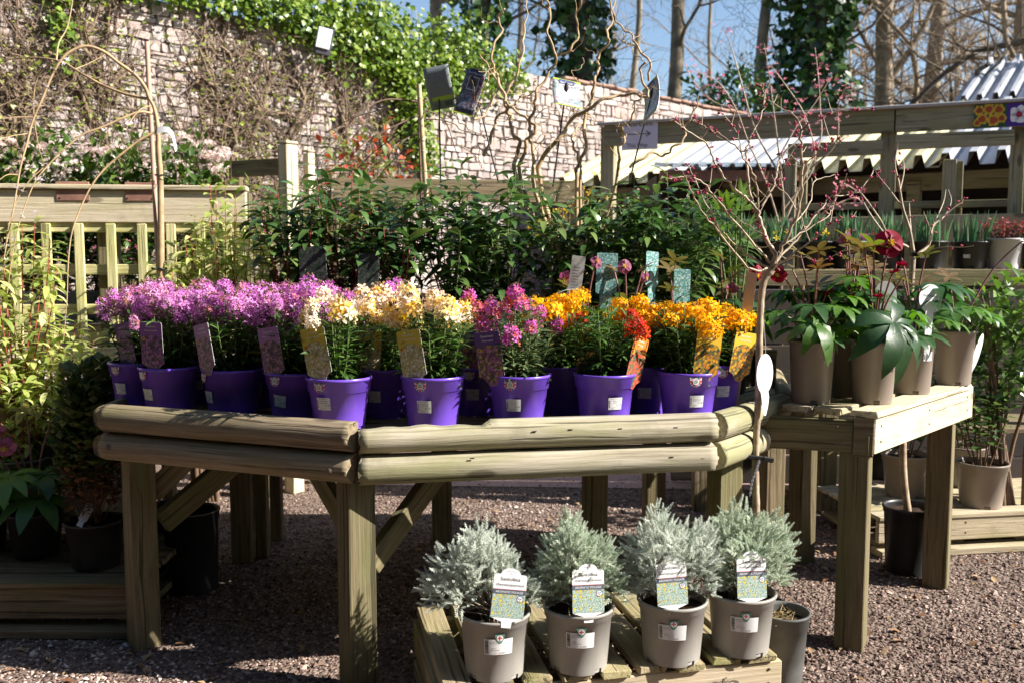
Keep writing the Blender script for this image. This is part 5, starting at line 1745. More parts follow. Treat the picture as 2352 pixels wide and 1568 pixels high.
def flag_badge(pot, kind, th, z):
    key = (kind, round(th, 3))
    if key not in _bdg:
        mb = MB()
        fn = wrap(kind, th, z, .0012)
        sh = np.array([(-.0165, .013), (.0165, .013), (.0155, -.004), (.009, -.012), (.0035, -.0145), (-.0035, -.0145), (-.009, -.012), (-.0155, -.004)])
        mb.add(fn(sh), np.arange(8)[None], 0, 0, False)
        f1 = wrap(kind, th, z, .0016)
        for (x0, x1, z0, z1) in ((-.0163, -.007, -.001, .0045), (.007, .0163, -.001, .0045), (-.0025, .0025, -.0142, -.007)):
            mb.add(f1(np.array([(x0, z0), (x1, z0), (x1, z1), (x0, z1)])), np.array([[0, 1, 2, 3]]), 0, 1, False)
        for s in (-1, 1):
            mb.add(f1(np.array([(s * .016, .0128), (s * .012, .0128), (s * .005, .006), (s * .0075, .006)])), np.array([[0, 1, 2, 3]]), 0, 1, False)
            mb.add(f1(np.array([(s * .0145, -.0045), (s * .0125, -.008), (s * .006, -.003), (s * .0085, -.001)])), np.array([[0, 1, 2, 3]]), 0, 1, False)
            mb.add(f1(np.array([(s * .011, .0128), (s * .004, .0128), (s * .0045, .009)])), np.array([[0, 1, 2]]), 0, 2, False)
            mb.add(f1(np.array([(s * .0105, -.0105), (s * .0045, -.0135), (s * .004, -.009)])), np.array([[0, 1, 2]]), 0, 2, False)
        f2 = wrap(kind, th, z, .0020)
        t_ = np.linspace(0, 2 * math.pi, 18, endpoint=False)
        mb.add(f2(np.stack([.0088 * np.cos(t_), .001 + .0088 * np.sin(t_)], 1)), np.arange(18)[None], 0, 3, False)
        f3 = wrap(kind, th, z, .0024)
        for k in range(3):
            a = np.linspace(k * 2.094 + .5, k * 2.094 + 1.9, 6)
            ring = np.concatenate([np.stack([.0046 * np.cos(a), .001 + .0046 * np.sin(a)], 1), np.stack([.0029 * np.cos(a), .001 + .0029 * np.sin(a)], 1)])
            mb.add(f3(ring), np.array([(i, i + 1, i + 7, i + 6) for i in range(5)]), 0, 4, False)
            e = a[-1]
            mb.add(f3(np.array([(.0058 * math.cos(e), .001 + .0058 * math.sin(e)), (.0017 * math.cos(e), .001 + .0017 * math.sin(e)), (.0038 * math.cos(e + .55), .001 + .0038 * math.sin(e + .55))])), np.array([[0, 1, 2]]), 0, 4, False)
        _bdg[key] = mb.mesh('flag_badge', [WHITE, RED, BLUE_INK, WHITE, GREEN_INK])
    link('flag_badge', _bdg[key], pot)

# ------------------------------------------------------------------ wallflowers in purple pots
def head_mesh(name, n, r, h, fr, mats, seed, dome=False):
    """raceme: open four petalled flowers round the axis, buds at the crown"""
    g = np.random.default_rng(seed)
    P, N = [], []
    for k in range(n):
        t = (k + .5) / n
        a = k * 2.39996
        if dome:
            th = math.acos(1 - t * 1.35)
            nr = np.array([math.sin(th) * math.cos(a), math.sin(th) * math.sin(a), math.cos(th)])
            p = nr * np.array([r, r, h]) * g.uniform(.70, 1.16)
        else:
            rr = r * (1 - .5 * t ** 2) * g.uniform(.85, 1.12)
            nr = np.array([math.cos(a), math.sin(a), .15 + 1.0 * t ** 2]); nr /= np.linalg.norm(nr)
            p = np.array([rr * math.cos(a), rr * math.sin(a), h * t]) + g.normal(0, r * .14, 3)
        P.append(p); N.append(nr + g.normal(0, .22, 3))
    P, N = np.array(P), np.array(N)
    mb = MB()
    tint = g.random(n)
    up_bias = (P[:, 2] / max(1e-6, P[:, 2].max()))
    tint = np.clip(tint * .55 + .45 * up_bias * g.random(n), 0, 1) if not dome else tint
    ref = g.normal(0, 1, (n, 3))
    mb.inst(FL4, frames(np.cross(N, ref), N), P, g.uniform(.85, 1.15, n) * fr, tint, 0)
    # buds
    kb = 3 if dome else 9
    top = h * .9 if dome else h * 1.02
    B = np.stack([g.normal(0, r * .22, kb), g.normal(0, r * .22, kb), top + g.uniform(-.004, .007, kb)], 1)
    mb.inst((np.array([(0, 0, 0), (.35, .5, 0), (0, .5, .35), (-.35, .5, 0), (0, .5, -.35), (0, 1.1, 0)]), [np.array([(0, 1, 2), (0, 2, 3), (0, 3, 4), (0, 4, 1), (5, 2, 1), (5, 3, 2), (5, 4, 3), (5, 1, 4)])]), frames(N[:kb] * .4 + np.array([0, 0, 1.0])), B, .009, g.random(kb), 1)
    # stalks
    mb.segs(np.tile([[0, 0, -.012]], (n, 1)) + np.stack([np.zeros(n), np.zeros(n), P[:, 2] * .7], 1), P - N * .001, np.full(n, .0009), np.full(n, .0007), 3, 0, 2)
    return mb.mesh(name, mats)
HEADS = {}
for cname, (mat, n, r, h, fr, dome) in {'lilac': (P_LILAC, 44, .026, .062, .0110, False), 'cream': (P_CREAM, 30, .028, .050, .0165, False), 'pink': (P_PINK, 34, .023, .046, .0112, False),
                                        'orange': (P_ORANGE, 40, .038, .034, .0165, True), 'red': (P_RED, 50, .042, .040, .0150, True)}.items():
    HEADS[cname] = [head_mesh('flower_head', n, r, h, fr, [mat, BUD, STEM_GREEN], 500 + k + len(cname), dome) for k in range(4)]
WLEAF = leaf_t(3, .19, .28, .10, .55)
_wf = {}
def wall_foliage(kind, n_stem, seed, spread, zlo, zhi, grey):
    key = (n_stem, seed, grey, round(zhi, 2))
    if key in _wf:
        return _wf[key]
    g = np.random.default_rng(seed)
    stems = MB(); P, D = [], []; tips = []
    for s in range(n_stem):
        a = s * 2.39996 + g.uniform(-.25, .25); e = math.sqrt((s + .5) / n_stem)
        zt = zhi - (zhi - zlo) * e ** 2 * .75 + g.normal(0, .019)
        tip = np.array([math.cos(a) * e * spread, math.sin(a) * e * spread, zt])
        b = np.array([math.cos(a) * e * .035, math.sin(a) * e * .035, .125])
        mid = b * .5 + tip * .5; mid[:2] += tip[:2] * .12
        path = smooth_path([b, mid, tip], 5)
        stems.tube(path, np.linspace(.0026, .0013, len(path)), 4, cap=False)
        tips.append((tip, path[-1] - path[-3]))
        for k in range(34):
            t = .10 + .84 * (k + g.random()) / 34
            i = t * (len(path) - 1)
            p = np.array([np.interp(i, np.arange(len(path)), path[:, c]) for c in range(3)])
            az = k * 2.39996 + s; ez = .42 + g.normal(0, .28) - .35 * (t < .35)
            P.append(p); D.append([math.cos(az) * math.cos(ez), math.sin(az) * math.cos(ez), math.sin(ez)])
    P, D = np.array(P), np.array(D)
    n = len(P)
    S = g.uniform(.034, .068, n) * (1.15 - .35 * ((P[:, 2] - .12) / .2).clip(0, 1))
    lm = MB().inst(WLEAF, frames(D, np.array([0, 0, 1.0]) + g.normal(0, .3, (n, 3))), P, S, g.random(n)).mesh('wallflower_leaves', WALLF_GREY if grey else WALLF)
    _wf[key] = (stems.mesh('wallflower_stems', STEM_GREEN), lm, tips)
    return _wf[key]
def wallflower(label, X, d, colour, seed, n_head, grey=False, spread=.118, zlo=.305, zhi=.385, th=None, zs=.072, lines=('Erysimum Poem', 'Lavender'), badge=True, sticker=True, skip_r=0.0, n_stem=24, mix=None, skew=0.0, group='wallflowers in purple pots'):
    p = at(X, 950, d); p.z = DECK
    r = thing('potted_wallflower', label, 'potted plant', p, None, group)
    pot = add_pot(r, 'purple', R.uniform(0, 1.5))
    th = th if th is not None else math.atan2(-p.y, -p.x)
    a = th - pot.rotation_euler.z
    if sticker:
        price_sticker(pot, 'purple', a, zs, lines, '\u00a311.00', skew=skew)
    if badge:
        flag_badge(pot, 'purple', a - .08, .132)
    sm, lm, tips = wall_foliage('w', n_stem, 600 + seed % 3, spread, zlo - .03, zhi - .03, grey)
    rz = R.uniform(0, 6.28)
    cz, sz = math.cos(rz), math.sin(rz)
    link('stems', sm, r, (0, .022, 0), (0, 0, rz), kind='stuff')
    link('leaves', lm, r, (0, .022, 0), (0, 0, rz), kind='stuff')
    order = list(range(len(tips)))
    R.shuffle(order)
    for k in order[:n_head]:
        t, d_ = tips[k]
        x, y = t[0] * cz - t[1] * sz, t[0] * sz + t[1] * cz
        q = Vector((d_[0] * cz - d_[1] * sz, d_[0] * sz + d_[1] * cz, abs(d_[2]) * 1.6 + .01)).to_track_quat('Z', 'Y')
        c = colour if not mix else R.choice(mix)
        link('flower_head', R.choice(HEADS[c]), r, (x, y + .022, t[2] - .004), q, R.uniform(.62, 1.12))
    return r, pot
F_ = 'facing'
wallflower('lilac wallflower in the leftmost purple pot at the table corner', 322, 3.06, 'lilac', 0, 22, th=-1.95, lines=('Erysimum Poem', 'Lavender'))
wallflower('lilac wallflower behind the upright lilac label, second pot from the left', 393, 2.92, 'lilac', 1, 22, th=-2.15)
wallflower('lilac wallflower whose pink lilac label leans outwards over its rim', 537, 2.86, 'lilac', 2, 22, th=-2.35)
wallflower('lilac wallflower with a tilted price sticker beside the first yellow label', 682, 2.79, 'lilac', 3, 22, th=-1.98, skew=.10)
wallflower('cream wallflower in the sunlit purple pot by the middle table leg', 780, 2.655, 'cream', 4, 12, th=-1.93, zs=.085, lines=('Erysimum Lays', 'Lemon Scoop'), zlo=.30, zhi=.385)
wallflower('cream wallflower with the second yellow label in the middle of the table', 995, 2.685, 'cream', 5, 14, th=-1.80, lines=('Erysimum Lays', 'Lemon Scoop'), zlo=.30, zhi=.385)
wallflower('pink and orange wallflower with greyish leaves and a violet label', 1192, 2.715, 'pink', 6, 14, True, th=-1.77, lines=('Erysimum Lays', 'Rose Lane'), zlo=.26, zhi=.40)
wallflower('scarlet wallflower, the only red headed one, with leaves over the rim', 1388, 2.745, 'red', 7, 3, th=-1.28, lines=('Erysimum', 'Red Jep'), zlo=.31, zhi=.385, badge=False, spread=.10)
wallflower('orange wallflower in the sunlit purple pot at the right table corner', 1578, 2.79, 'orange', 8, 12, th=-1.42, lines=('Erysimum Lays', 'Orange Flame'), zlo=.30, zhi=.36)
wallflower('orange wallflower half hidden behind the corner one, beside the oval tag', 1638, 3.0, 'orange', 9, 11, th=-1.42, lines=('Erysimum Lays', 'Orange Flame'), zlo=.30, zhi=.36)
# second row
wallflower('lilac wallflower in the back row behind the leftmost labels', 455, 3.16, 'lilac', 0, 22, badge=False)
wallflower('lilac wallflower in the back row in front of the pale shrubs', 588, 3.08, 'lilac', 1, 22, badge=False)
wallflower('lilac wallflower in the back row behind the first cream one', 738, 2.99, 'lilac', 2, 22, badge=False, th=-1.3)
wallflower('cream wallflower between the two yellow labelled front pots', 885, 2.88, 'cream', 3, 14, badge=False, th=-1.85, lines=('Erysimum Lays', 'Lemon Scoop'), zlo=.30, zhi=.385)
wallflower('red and pink wallflower behind the violet labels', 1098, 2.93, 'pink', 4, 14, True, th=-1.75, lines=('Erysimum Lays', 'Rose Lane'), zlo=.26, zhi=.36, mix=('pink', 'pink', 'cream'))
wallflower('orange wallflower between the pink one and the scarlet one', 1292, 2.95, 'orange', 5, 13, badge=False, sticker=False, zlo=.30, zhi=.385)
wallflower('orange wallflower in the back row right of the scarlet one', 1480, 2.96, 'orange', 6, 13, badge=False, lines=('Erysimum Lays', 'Orange Flame'), zlo=.30, zhi=.37)
wallflower('lilac wallflower farthest back at the left end of the table', 400, 3.36, 'lilac', 1, 22, badge=False, sticker=False)
wallflower('lilac wallflower farthest back before the dark glossy shrubs', 690, 3.21, 'lilac', 0, 22, badge=False, sticker=False)
wallflower('lilac wallflower behind the cream ones, showing only a few heads', 870, 3.10, 'lilac', 2, 7, badge=False, sticker=False)
# picture labels
def lab_at(X, Y, d):
    return at(X, Y, d)
L1 = (('Erysimum', .009), ('Poem Lavender', .0075))
plant_label('lilac picture label at the far left, leaning left above the leftmost pot', at(293, 832, 2.985), -.55, -.22, -.18, L_LILAC, L1, badge=1)
plant_label('upright lilac picture label in the second purple pot from the left', at(349, 836, 2.82), -.25, .0, -.05, L_LILAC, L1, badge=1)
plant_label('pinker lilac label leaning left beside the third pot', at(474, 842, 2.765), -.65, -.20, -.22, L_LILAC2, L1, badge=1)
plant_label('lilac label with leaf shadows left of the first yellow label', at(628, 852, 2.70), -.45, -.16, -.2, L_LILAC2, L1, badge=1)
plant_label('yellow picture label nearest the middle table leg', at(733, 858, 2.565), -.32, -.17, -.2, L_YEL, (('Erysimum', .009), ('Lemon Scoop', .0078)), badge=1)
plant_label('yellow picture label in the middle front pot', at(952, 862, 2.60), -.40, -.16, -.2, L_YEL, (('Erysimum', .009), ('Lemon Scoop', .0078)), badge=1)
plant_label('yellow green label seen from behind among the cream wallflowers', at(843, 856, 2.80), .25, .05, -.1, L_YEL, (('Erysimum', .009), ('Lemon Scoop', .0078)), badge=1)
plant_label('violet picture label with pink and yellow flowers on the front pot', at(1130, 864, 2.635), -.30, -.12, -.1, L_PURP, (('Erysimum', .010), ('Rose Lane', .008)), badge=1)
plant_label('violet picture label behind, almost hidden by the front violet one', at(1093, 858, 2.83), -.2, -.08, -.1, L_PURP, (('Erysimum', .010), ('Rose Lane', .008)), badge=1)
plant_label('scarlet and orange label turned edgewise in the red wallflower pot', at(1455, 872, 2.69), .85, .30, -.1, L_RED, (('Erysimum', .009), ('Red Jep', .008)), badge=1)
plant_label('orange picture label standing upright in the right corner pot', at(1622, 858, 2.70), .15, .08, -.08, L_ORG, (('Erysimum', .009), ('Orange Flame', .0075)), badge=1)
plant_label('orange picture label leaning right next to the oval tag', at(1700, 856, 2.90), .35, .16, -.08, L_ORG, (('Erysimum', .009), ('Orange Flame', .0075)), badge=1)
plant_label('dim orange label behind the red wallflower leaves', at(1352, 850, 2.86), -.1, .12, -.05, L_ORG, (('Erysimum', .009), ('Orange Flame', .0075)), badge=1)

# ------------------------------------------------------------------ dark glossy shrubs on the raised tier
SLEAF = [MB().add(*leaf_t(5, w, dr, .09, .42), 0.0).mesh('leaf', SARCO) for w, dr in ((.30, .40), (.34, .30), (.27, .55))]
sl = ['dark glossy shrub with red stems at the left end of the raised tier', 'red stemmed glossy shrub with tiny white flowers, second along the tier from the left', 'dark glossy shrub right of the dim shrub labels',
      'dark glossy shrub directly below the purple hazel tag', 'dark glossy shrub in front of the hazel stems', 'dark glossy shrub behind the first orange wallflowers', 'dark glossy shrub behind the scarlet wallflower', 'dark glossy shrub at the right end of the tier near the cherry trunk',
      'dark glossy shrub of the back row behind the leftmost one', 'dark glossy shrub of the back row below the bamboo cane', 'dark glossy shrub of the back row left of the hazel', 'dark glossy shrub of the back row right of the hazel', 'dark glossy shrub of the back row below the Tearoom sign', 'dark glossy shrub of the back row farthest right, behind the cherry branches']
spots = [(668, 3.47), (792, 3.50), (915, 3.47), (1040, 3.50), (1165, 3.52), (1295, 3.54), (1425, 3.55), (1560, 3.56), (715, 3.80), (870, 3.85), (1080, 3.88), (1380, 3.88), (1500, 3.86), (1640, 3.84)]
for i, (X, d) in enumerate(spots):
    p = at(X, 600, d); p.z = TIER
    r = thing('potted_glossy_shrub', sl[i], 'potted shrub', p, None, 'dark glossy shrubs on the raised tier')
    add_pot(r, 'black')
    hgt = R.uniform(.50, .64)
    leafy_plant(r, 12, 28, hgt, .165, leaf_t(4, .30, .4, .09, .42), SARCO, STEM_RED if i in (0, 1, 2, 8) else STEM_GREEN, .145, 700 + i, (.07, .112), True, .12, meshes=SLEAF, stem_r=.0032, start=.02, cap=290, hv=(.55, 1.06))
    fm = MB().inst(FL5, frames(rand_dirs(36)), np.stack([rng.normal(0, .08, 36), rng.normal(0, .08, 36), rng.uniform(.25, .62, 36)], 1), rng.uniform(.004, .008, 36), rng.random(36)).mesh('tiny_flowers', P_VIB)
    link('tiny_flowers', fm, r, kind='stuff')
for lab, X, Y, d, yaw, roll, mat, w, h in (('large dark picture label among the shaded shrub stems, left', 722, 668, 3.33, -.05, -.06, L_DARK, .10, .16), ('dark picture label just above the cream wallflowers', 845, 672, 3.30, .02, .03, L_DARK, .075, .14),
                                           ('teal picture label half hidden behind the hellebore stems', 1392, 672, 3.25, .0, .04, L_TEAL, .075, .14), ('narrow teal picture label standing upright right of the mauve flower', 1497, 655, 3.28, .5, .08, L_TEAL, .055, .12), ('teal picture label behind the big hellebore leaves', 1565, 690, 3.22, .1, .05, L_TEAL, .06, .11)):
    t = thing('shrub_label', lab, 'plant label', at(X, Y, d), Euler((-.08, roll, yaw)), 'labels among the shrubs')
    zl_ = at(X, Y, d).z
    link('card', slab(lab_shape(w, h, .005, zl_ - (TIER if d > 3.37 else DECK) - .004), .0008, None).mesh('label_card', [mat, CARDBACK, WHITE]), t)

# ------------------------------------------------------------------ hellebores
def palmate(n, L, w, seed, droop=.35, span=2.3):
    g = np.random.default_rng(seed)
    mb = MB()
    A, S, FR = [], [], []
    for k in range(n):
        a = -span / 1 + 2 * span * k / (n - 1) + g.normal(0, .06)
        s = L * (1 - .28 * abs(k / (n - 1) - .5) * 2) * g.uniform(.92, 1.06)
        d = np.array([[math.sin(a), math.cos(a), .25 + g.normal(0, .08)]])
        V, F = leaf_t(8, w, droop + g.normal(0, .06), .10, .5)
        # toothed margin
        V = V.copy()
        for i in range(len(V)):
            if i % 3 != 1 and (i // 3) % 2:
                V[i, 0] *= 1.10
        mb.inst((V, F), frames(d), np.zeros((1, 3)), s, 0.0)
    return mb
HLEAF = [palmate(8, .125, .29, k, .38 + .1 * k).mesh('leaf', HELL) for k in range(3)]
HBRACT = [palmate(5, .065, .34, 10 + k, .2).mesh('bract', HELL_BR) for k in range(2)]
def nodding(name, mat, r=.034):
    mb = MB()
    for k in range(5):
        a = 2 * math.pi * k / 5
        V, F = leaf_t(5, .95, .34, .10, .5)
        d = np.array([[math.cos(a), math.sin(a), -.05]])
        mb.inst((V, F), frames(d), np.zeros((1, 3)), r, k * .17)
    mb.inst(FL5, np.eye(3)[None], np.array([[0, 0, .003]]), .005, .2, 1)
    st = rand_dirs(26, .35, 1)
    mb.segs(np.zeros((26, 3)), st * .011, np.full(26, .0005), np.full(26, .0008), 3, 0, 1)
    return mb.mesh(name, [mat, P_YEL])
FWINE, FMAUVE, FWHITE = nodding('flower', P_WINE, .042), nodding('flower', P_MAUVE, .034), nodding('flower', P_WHITE, .034)
def hellebore(label, loc, pot, seed, n_leaf, n_bract, flowers, hmul=1.0, group='hellebores in pots', lsz=1.0, spread=.12, rot=0.0, zl=(.10, .20)):
    g = np.random.default_rng(seed)
    r = thing('potted_hellebore', label, 'potted plant', loc, None, group)
    pt = add_pot(r, pot, rot)
    z0 = POTS[pot][2] - .025
    smb = MB()
    for k in range(n_leaf):
        a = k * 2.39996 + seed; e = g.uniform(.45, 1.0)
        tip = np.array([math.cos(a) * e * spread, math.sin(a) * e * spread, z0 + g.uniform(*zl) * hmul * (1.2 - .5 * e)])
        sm = smooth_path([(math.cos(a) * .02, math.sin(a) * .02, z0 - .01), (tip[0] * .5, tip[1] * .5, z0 + (tip[2] - z0) * .75), tip], 4)
        smb.tube(sm, np.linspace(.0035, .0022, len(sm)), 5)
        d = np.array([[math.cos(a), math.sin(a), .15 - .45 * e]])
        link('leaf', HLEAF[k % 3], r, tip, Matrix(frames(d)[0].tolist()), float(g.uniform(.75, 1.15) * lsz))
    for k in range(n_bract):
        a = k * 2.1 + seed * 1.3; e = g.uniform(.1, .6)
        tip = np.array([math.cos(a) * e * spread, math.sin(a) * e * spread, z0 + g.uniform(.20, .32) * hmul])
        sm = smooth_path([(0, 0, z0), (tip[0] * .4, tip[1] * .4, z0 + (tip[2] - z0) * .6), tip], 4)
        smb.tube(sm, np.linspace(.0042, .0026, len(sm)), 5, 0, 1)
        d = np.array([[math.cos(a), math.sin(a), .5]])
        link('bract', HBRACT[k % 2], r, tip, Matrix(frames(d)[0].tolist()), float(g.uniform(.8, 1.2)))
    for (dx, dy, dz, nx, ny, nz, me, sc) in flowers:
        tip = np.array([dx, dy, z0 + dz])
        sm = smooth_path([(0, 0, z0), (dx * .5, dy * .5, z0 + dz * .7), tip + np.array([0, 0, .02]), tip + np.array([nx, ny, nz]) * -.006], 4)
        smb.tube(sm, np.linspace(.004, .0022, len(sm)), 5, 0, 1)
        q = Vector((nx, ny, nz)).to_track_quat('Z', 'Y')
        link('flower', me, r, tip, q, sc)
    link('stems', smb.mesh('stems', [STEM_GREEN, m_plain('mauve_stem', (.24, .10, .09), .5, .2, 30) if not bpy.data.materials.get('mauve_stem') else bpy.data.materials['mauve_stem']]), r)
    return r, pt
def deck_at(X, d, z=DECK):
    p = at(X, 900, d); p.z = z
    return p
hellebore('mauve flowered hellebore behind the orange wallflowers, left one', deck_at(1335, 3.22), 'white', 3, 8, 4, [(-.06, -.05, .30, -.4, -.7, -.3, FMAUVE, 1.0), (.05, -.03, .36, .3, -.6, .2, FMAUVE, .8)], 1.0)
hellebore('mauve budded hellebore behind the scarlet wallflower', deck_at(1440, 3.20), 'black', 5, 8, 4, [(-.02, -.06, .33, .1, -.8, .1, FMAUVE, .9), (.06, -.02, .29, .5, -.5, -.2, FMAUVE, .7)], 1.05)
hellebore('broad leaved hellebore behind the right orange wallflowers', deck_at(1550, 3.24), 'black', 8, 10, 4, [], 1.1, lsz=1.1)
hellebore('dark wine flowered hellebore between the tier and the cherry trunk', deck_at(1660, 3.26), 'black', 9, 10, 5, [(.10, -.05, .30, .4, -.7, -.2, FWINE, .95), (.02, -.02, .25, -.4, -.5, -.4, FMAUVE, .8)], 1.15, lsz=1.05)
t = thing('care_label', 'plain grey care label standing behind the orange wallflowers', 'plant label', at(1316, 690, 3.05), Euler((-.15, .12, -.15)))
c = link('card', slab(lab_shape(.045, .15, .003, at(1316, 690, 3.05).z - DECK - .006), .0008, None).mesh('label_card', [m_plain('dim_grey_card', (.38, .38, .35), .5, .05, 10), CARDBACK, WHITE]), t)
mb = MB()
for k in range(9):
    mb.add(np.array([(-.014, -.0006, .03 + .01 * k), (.004 + .004 * (k % 3), -.0006, .03 + .01 * k), (.004 + .004 * (k % 3), -.0006, .0325 + .01 * k), (-.014, -.0006, .0325 + .01 * k)]), np.array([[0, 1, 2, 3]]), 0, 0, False)
link('print', mb.mesh('label_print', PALEINK), c)
t = thing('loop_label', 'bent white loop label behind the pink wallflower', 'plant label', at(1250, 705, 3.05))
V = [(.02, -.012, -.33), (.02, .012, -.33)]
for k in range(13):
    a = math.pi * (.96 - .5 * k / 12)
    for yy in (-.016, .016):
        V.append((.10 + .10 * math.cos(a) * 1.0, yy - .02 * k / 12, .095 * math.sin(a) - .03 - .006 * k / 12))
V2 = [(x, y, z) for x, y, z in V]
link('strip', MB().add(V2, np.array([(2 * k, 2 * k + 1, 2 * k + 3, 2 * k + 2) for k in range(13)])).mesh('label_strip', WHITE), t)
# ------------------------------------------------------------------ bench on the right with hellebores in taupe pots
R1, R2 = at(2010, 995, 2.83), at(2235, 910, 3.53)
R1.z = R2.z = 0
bd = (R2 - R1).normalized()            # along the sunlit side
fdv = Vector((-.963, .27, 0)).normalized()   # front edge, running left
bench = thing('corner_bench', 'square cornered timber bench at right carrying the taupe pots', 'bench', (R1.x, R1.y, 0))
BZ = .782
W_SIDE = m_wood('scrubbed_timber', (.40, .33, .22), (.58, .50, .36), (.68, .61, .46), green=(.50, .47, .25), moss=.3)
sn = Vector((bd.y, -bd.x, 0))
fn_ = Vector((fdv.y, -fdv.x, 0)) * -1
if fn_.y > 0:
    fn_ = -fn_
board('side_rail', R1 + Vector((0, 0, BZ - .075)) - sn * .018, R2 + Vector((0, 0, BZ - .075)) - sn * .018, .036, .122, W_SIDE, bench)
board('rail_end', R1 + fdv * .002 + Vector((0, 0, BZ - .081)) - fn_ * .02, R1 + fdv * .062 + Vector((0, 0, BZ - .081)) - fn_ * .02, .04, .128, W_OLD, bench)
FL = R1 + fdv * .46
board('front_rail', R1 + fdv * .064 - fn_ * .024 + Vector((0, 0, BZ - .082)), FL - fn_ * .024 + Vector((0, 0, BZ - .082)), .036, .105, W_POST, bench)
offs = [0.004, .094, .186, .30, .40, .50]
for i, o_ in enumerate(offs):
    s0 = R1 - sn * 0 + fdv * (o_ * 1.22 + .03)
    a = s0 - fn_ * (.004 if i not in (1, 2) else .02) + bd * (.0 if i != 2 else .03)
    b = a + bd * (.92 if i < 4 else .75)
    zb = BZ - .009 + (.002 if i % 2 else 0)
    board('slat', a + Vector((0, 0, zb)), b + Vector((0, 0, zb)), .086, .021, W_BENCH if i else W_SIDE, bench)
board('back_rail', R2 + Vector((0, 0, BZ - .075)) + fdv * .03, R2 + fdv * .55 + Vector((0, 0, BZ - .075)), .035, .1, W_POST, bench)
def bleg(X, Y, d, w, turn, z1=.705):
    q = at(X, 1300, d); 
    board('leg', (q.x, q.y, 0), (q.x, q.y, z1), w, w * .85, W_POST, bench, up=(math.cos(turn), math.sin(turn), 0))
bleg(1958, 1490, 2.90, .106, math.radians(-28))
bleg(2150, 1350, 3.46, .104, math.radians(-31), .66)
bleg(1838, 1160, 3.75, .09, math.radians(20))

def bench_at(X, Y, z=BZ + .003):
    p = atz(X, Y, z)
    return p
HW = [(-.05, -.03, .36, -.2, -.8, .15, FWINE, 1.0)]
r, pt = hellebore('hellebore with wine red buds in the shaded taupe pot nearest the cherry trunk', bench_at(1862, 922), 'taupe_deep', 2, 14, 5, [(-.12, .0, .24, -.4, -.7, -.1, FWINE, .8), (.05, .0, .18, .3, -.5, -.7, FWINE, .55)], 1.0, lsz=.95, spread=.14, zl=(.04, .22))
price_sticker(pt, 'taupe_deep', -1.05, .155, ('Hellebore', 'mixed'), '\u00a312.00', .04, .032)
r, pt = hellebore('bronze leaved hellebore in the sunlit taupe pot behind the first two', bench_at(1948, 908), 'taupe_deep', 4, 12, 6, [(-.02, .02, .36, .2, -.6, -.6, FMAUVE, .9), (.05, .0, .24, .4, -.4, -.7, FWINE, .5)], 1.15, lsz=.9, spread=.12)
r, pt = hellebore('deep red hellebore with one huge leaf hanging over its taupe pot', bench_at(2003, 922), 'taupe_deep', 6, 13, 5, [(.035, -.02, .345, .0, -.95, .2, FWINE, 1.35), (-.01, -.05, .17, -.1, -.3, -.95, FWINE, .5), (.05, -.03, .25, .2, -.2, -.95, FWINE, .55)], 1.1, lsz=.95, spread=.14, zl=(.04, .22))
# the huge drooping leaf over the front of that pot
BIG = palmate(9, .22, .29, 77, .72, 2.5).mesh('leaf', HELL)
BIG2 = palmate(7, .18, .30, 78, .68, 2.4).mesh('leaf', HELL)
hub = at(2052, 742, 2.86) - r.location
link('leaf', BIG, r, hub, Matrix(frames(np.array([[.22, -.55, -.62]]), np.array([[.25, -.75, .6]]))[0].tolist()), 1.0)
hub2 = at(1872, 745, 2.88) - r.location
link('leaf', BIG2, r, hub2, Matrix(frames(np.array([[.28, -.55, -.5]]), np.array([[.2, -.7, .65]]))[0].tolist()), .8)
for hb in (hub, hub2):
    link('petiole', MB().tube(smooth_path([(0, 0, .18), (hb.x * .4, hb.y * .4, hb.z + .01), tuple(hb)], 4), .0032, 5).mesh('petiole', STEM_GREEN), r)
r, pt = hellebore('glossy leaved hellebore in the taupe pot with a sunlit price sticker', bench_at(2092, 900), 'taupe_deep', 7, 15, 4, [(-.04, .02, .27, -.3, -.4, -.8, FWINE, .55)], 1.0, lsz=1.05, spread=.15, zl=(.04, .24))
price_sticker(pt, 'taupe_deep', -1.15, .135, ('Hellebore', 'mixed'), '\u00a312.00', .04, .032)
r, pt = hellebore('hellebore with a single white nodding flower at the back corner of the bench', bench_at(2188, 880), 'taupe_deep', 11, 12, 1, [(.24, -.05, .36, .25, -.35, -.9, FWHITE, 1.0)], 1.0, lsz=.85, spread=.12, zl=(.06, .17))
# white care labels between them
def oval(w, h, n=28, tail=.0):
    pts = [(w / 2 * math.cos(a), h / 2 + h / 2 * math.sin(a)) for a in np.linspace(-math.pi / 2 + .35, 1.5 * math.pi - .35, n)]
    return pts + [(-w * .12, -tail), (w * .12, -tail)]
for lab, X, Y, d, w, h, yaw, roll, txt in (('round topped white care label behind the deep red flower', 2030, 720, 3.1, .075, .11, -.2, .06, 'Helleborus'), ('large oval white care label behind the bronze leaves on the right', 2135, 720, 3.12, .085, .10, .15, .10, 'Helleborus'),
                                         ('small white oval label standing above the huge drooping leaf', 2056, 750, 2.93, .026, .085, .0, -.02, ''), ('narrow white label leaning outwards at the right end of the bench', 2232, 850, 3.45, .028, .15, .3, .42, 'wine')):
    t = thing('care_label', lab, 'plant label', at(X, Y, d), Euler((-.1, roll, yaw)))
    c = link('card', slab(oval(w, h, tail=.05 if X > 2200 else .13), .0009, None).mesh('label_card', [WHITE, WHITE, WHITE]), t)
    if txt:
        mb = MB(); put_text(mb, txt, w * .16, lambda p: np.stack([p[:, 0], np.full(len(p), -.0006), p[:, 1]], 1), 0, 0, h * .6)
        link('print', mb.mesh('label_print', PALEINK), c)

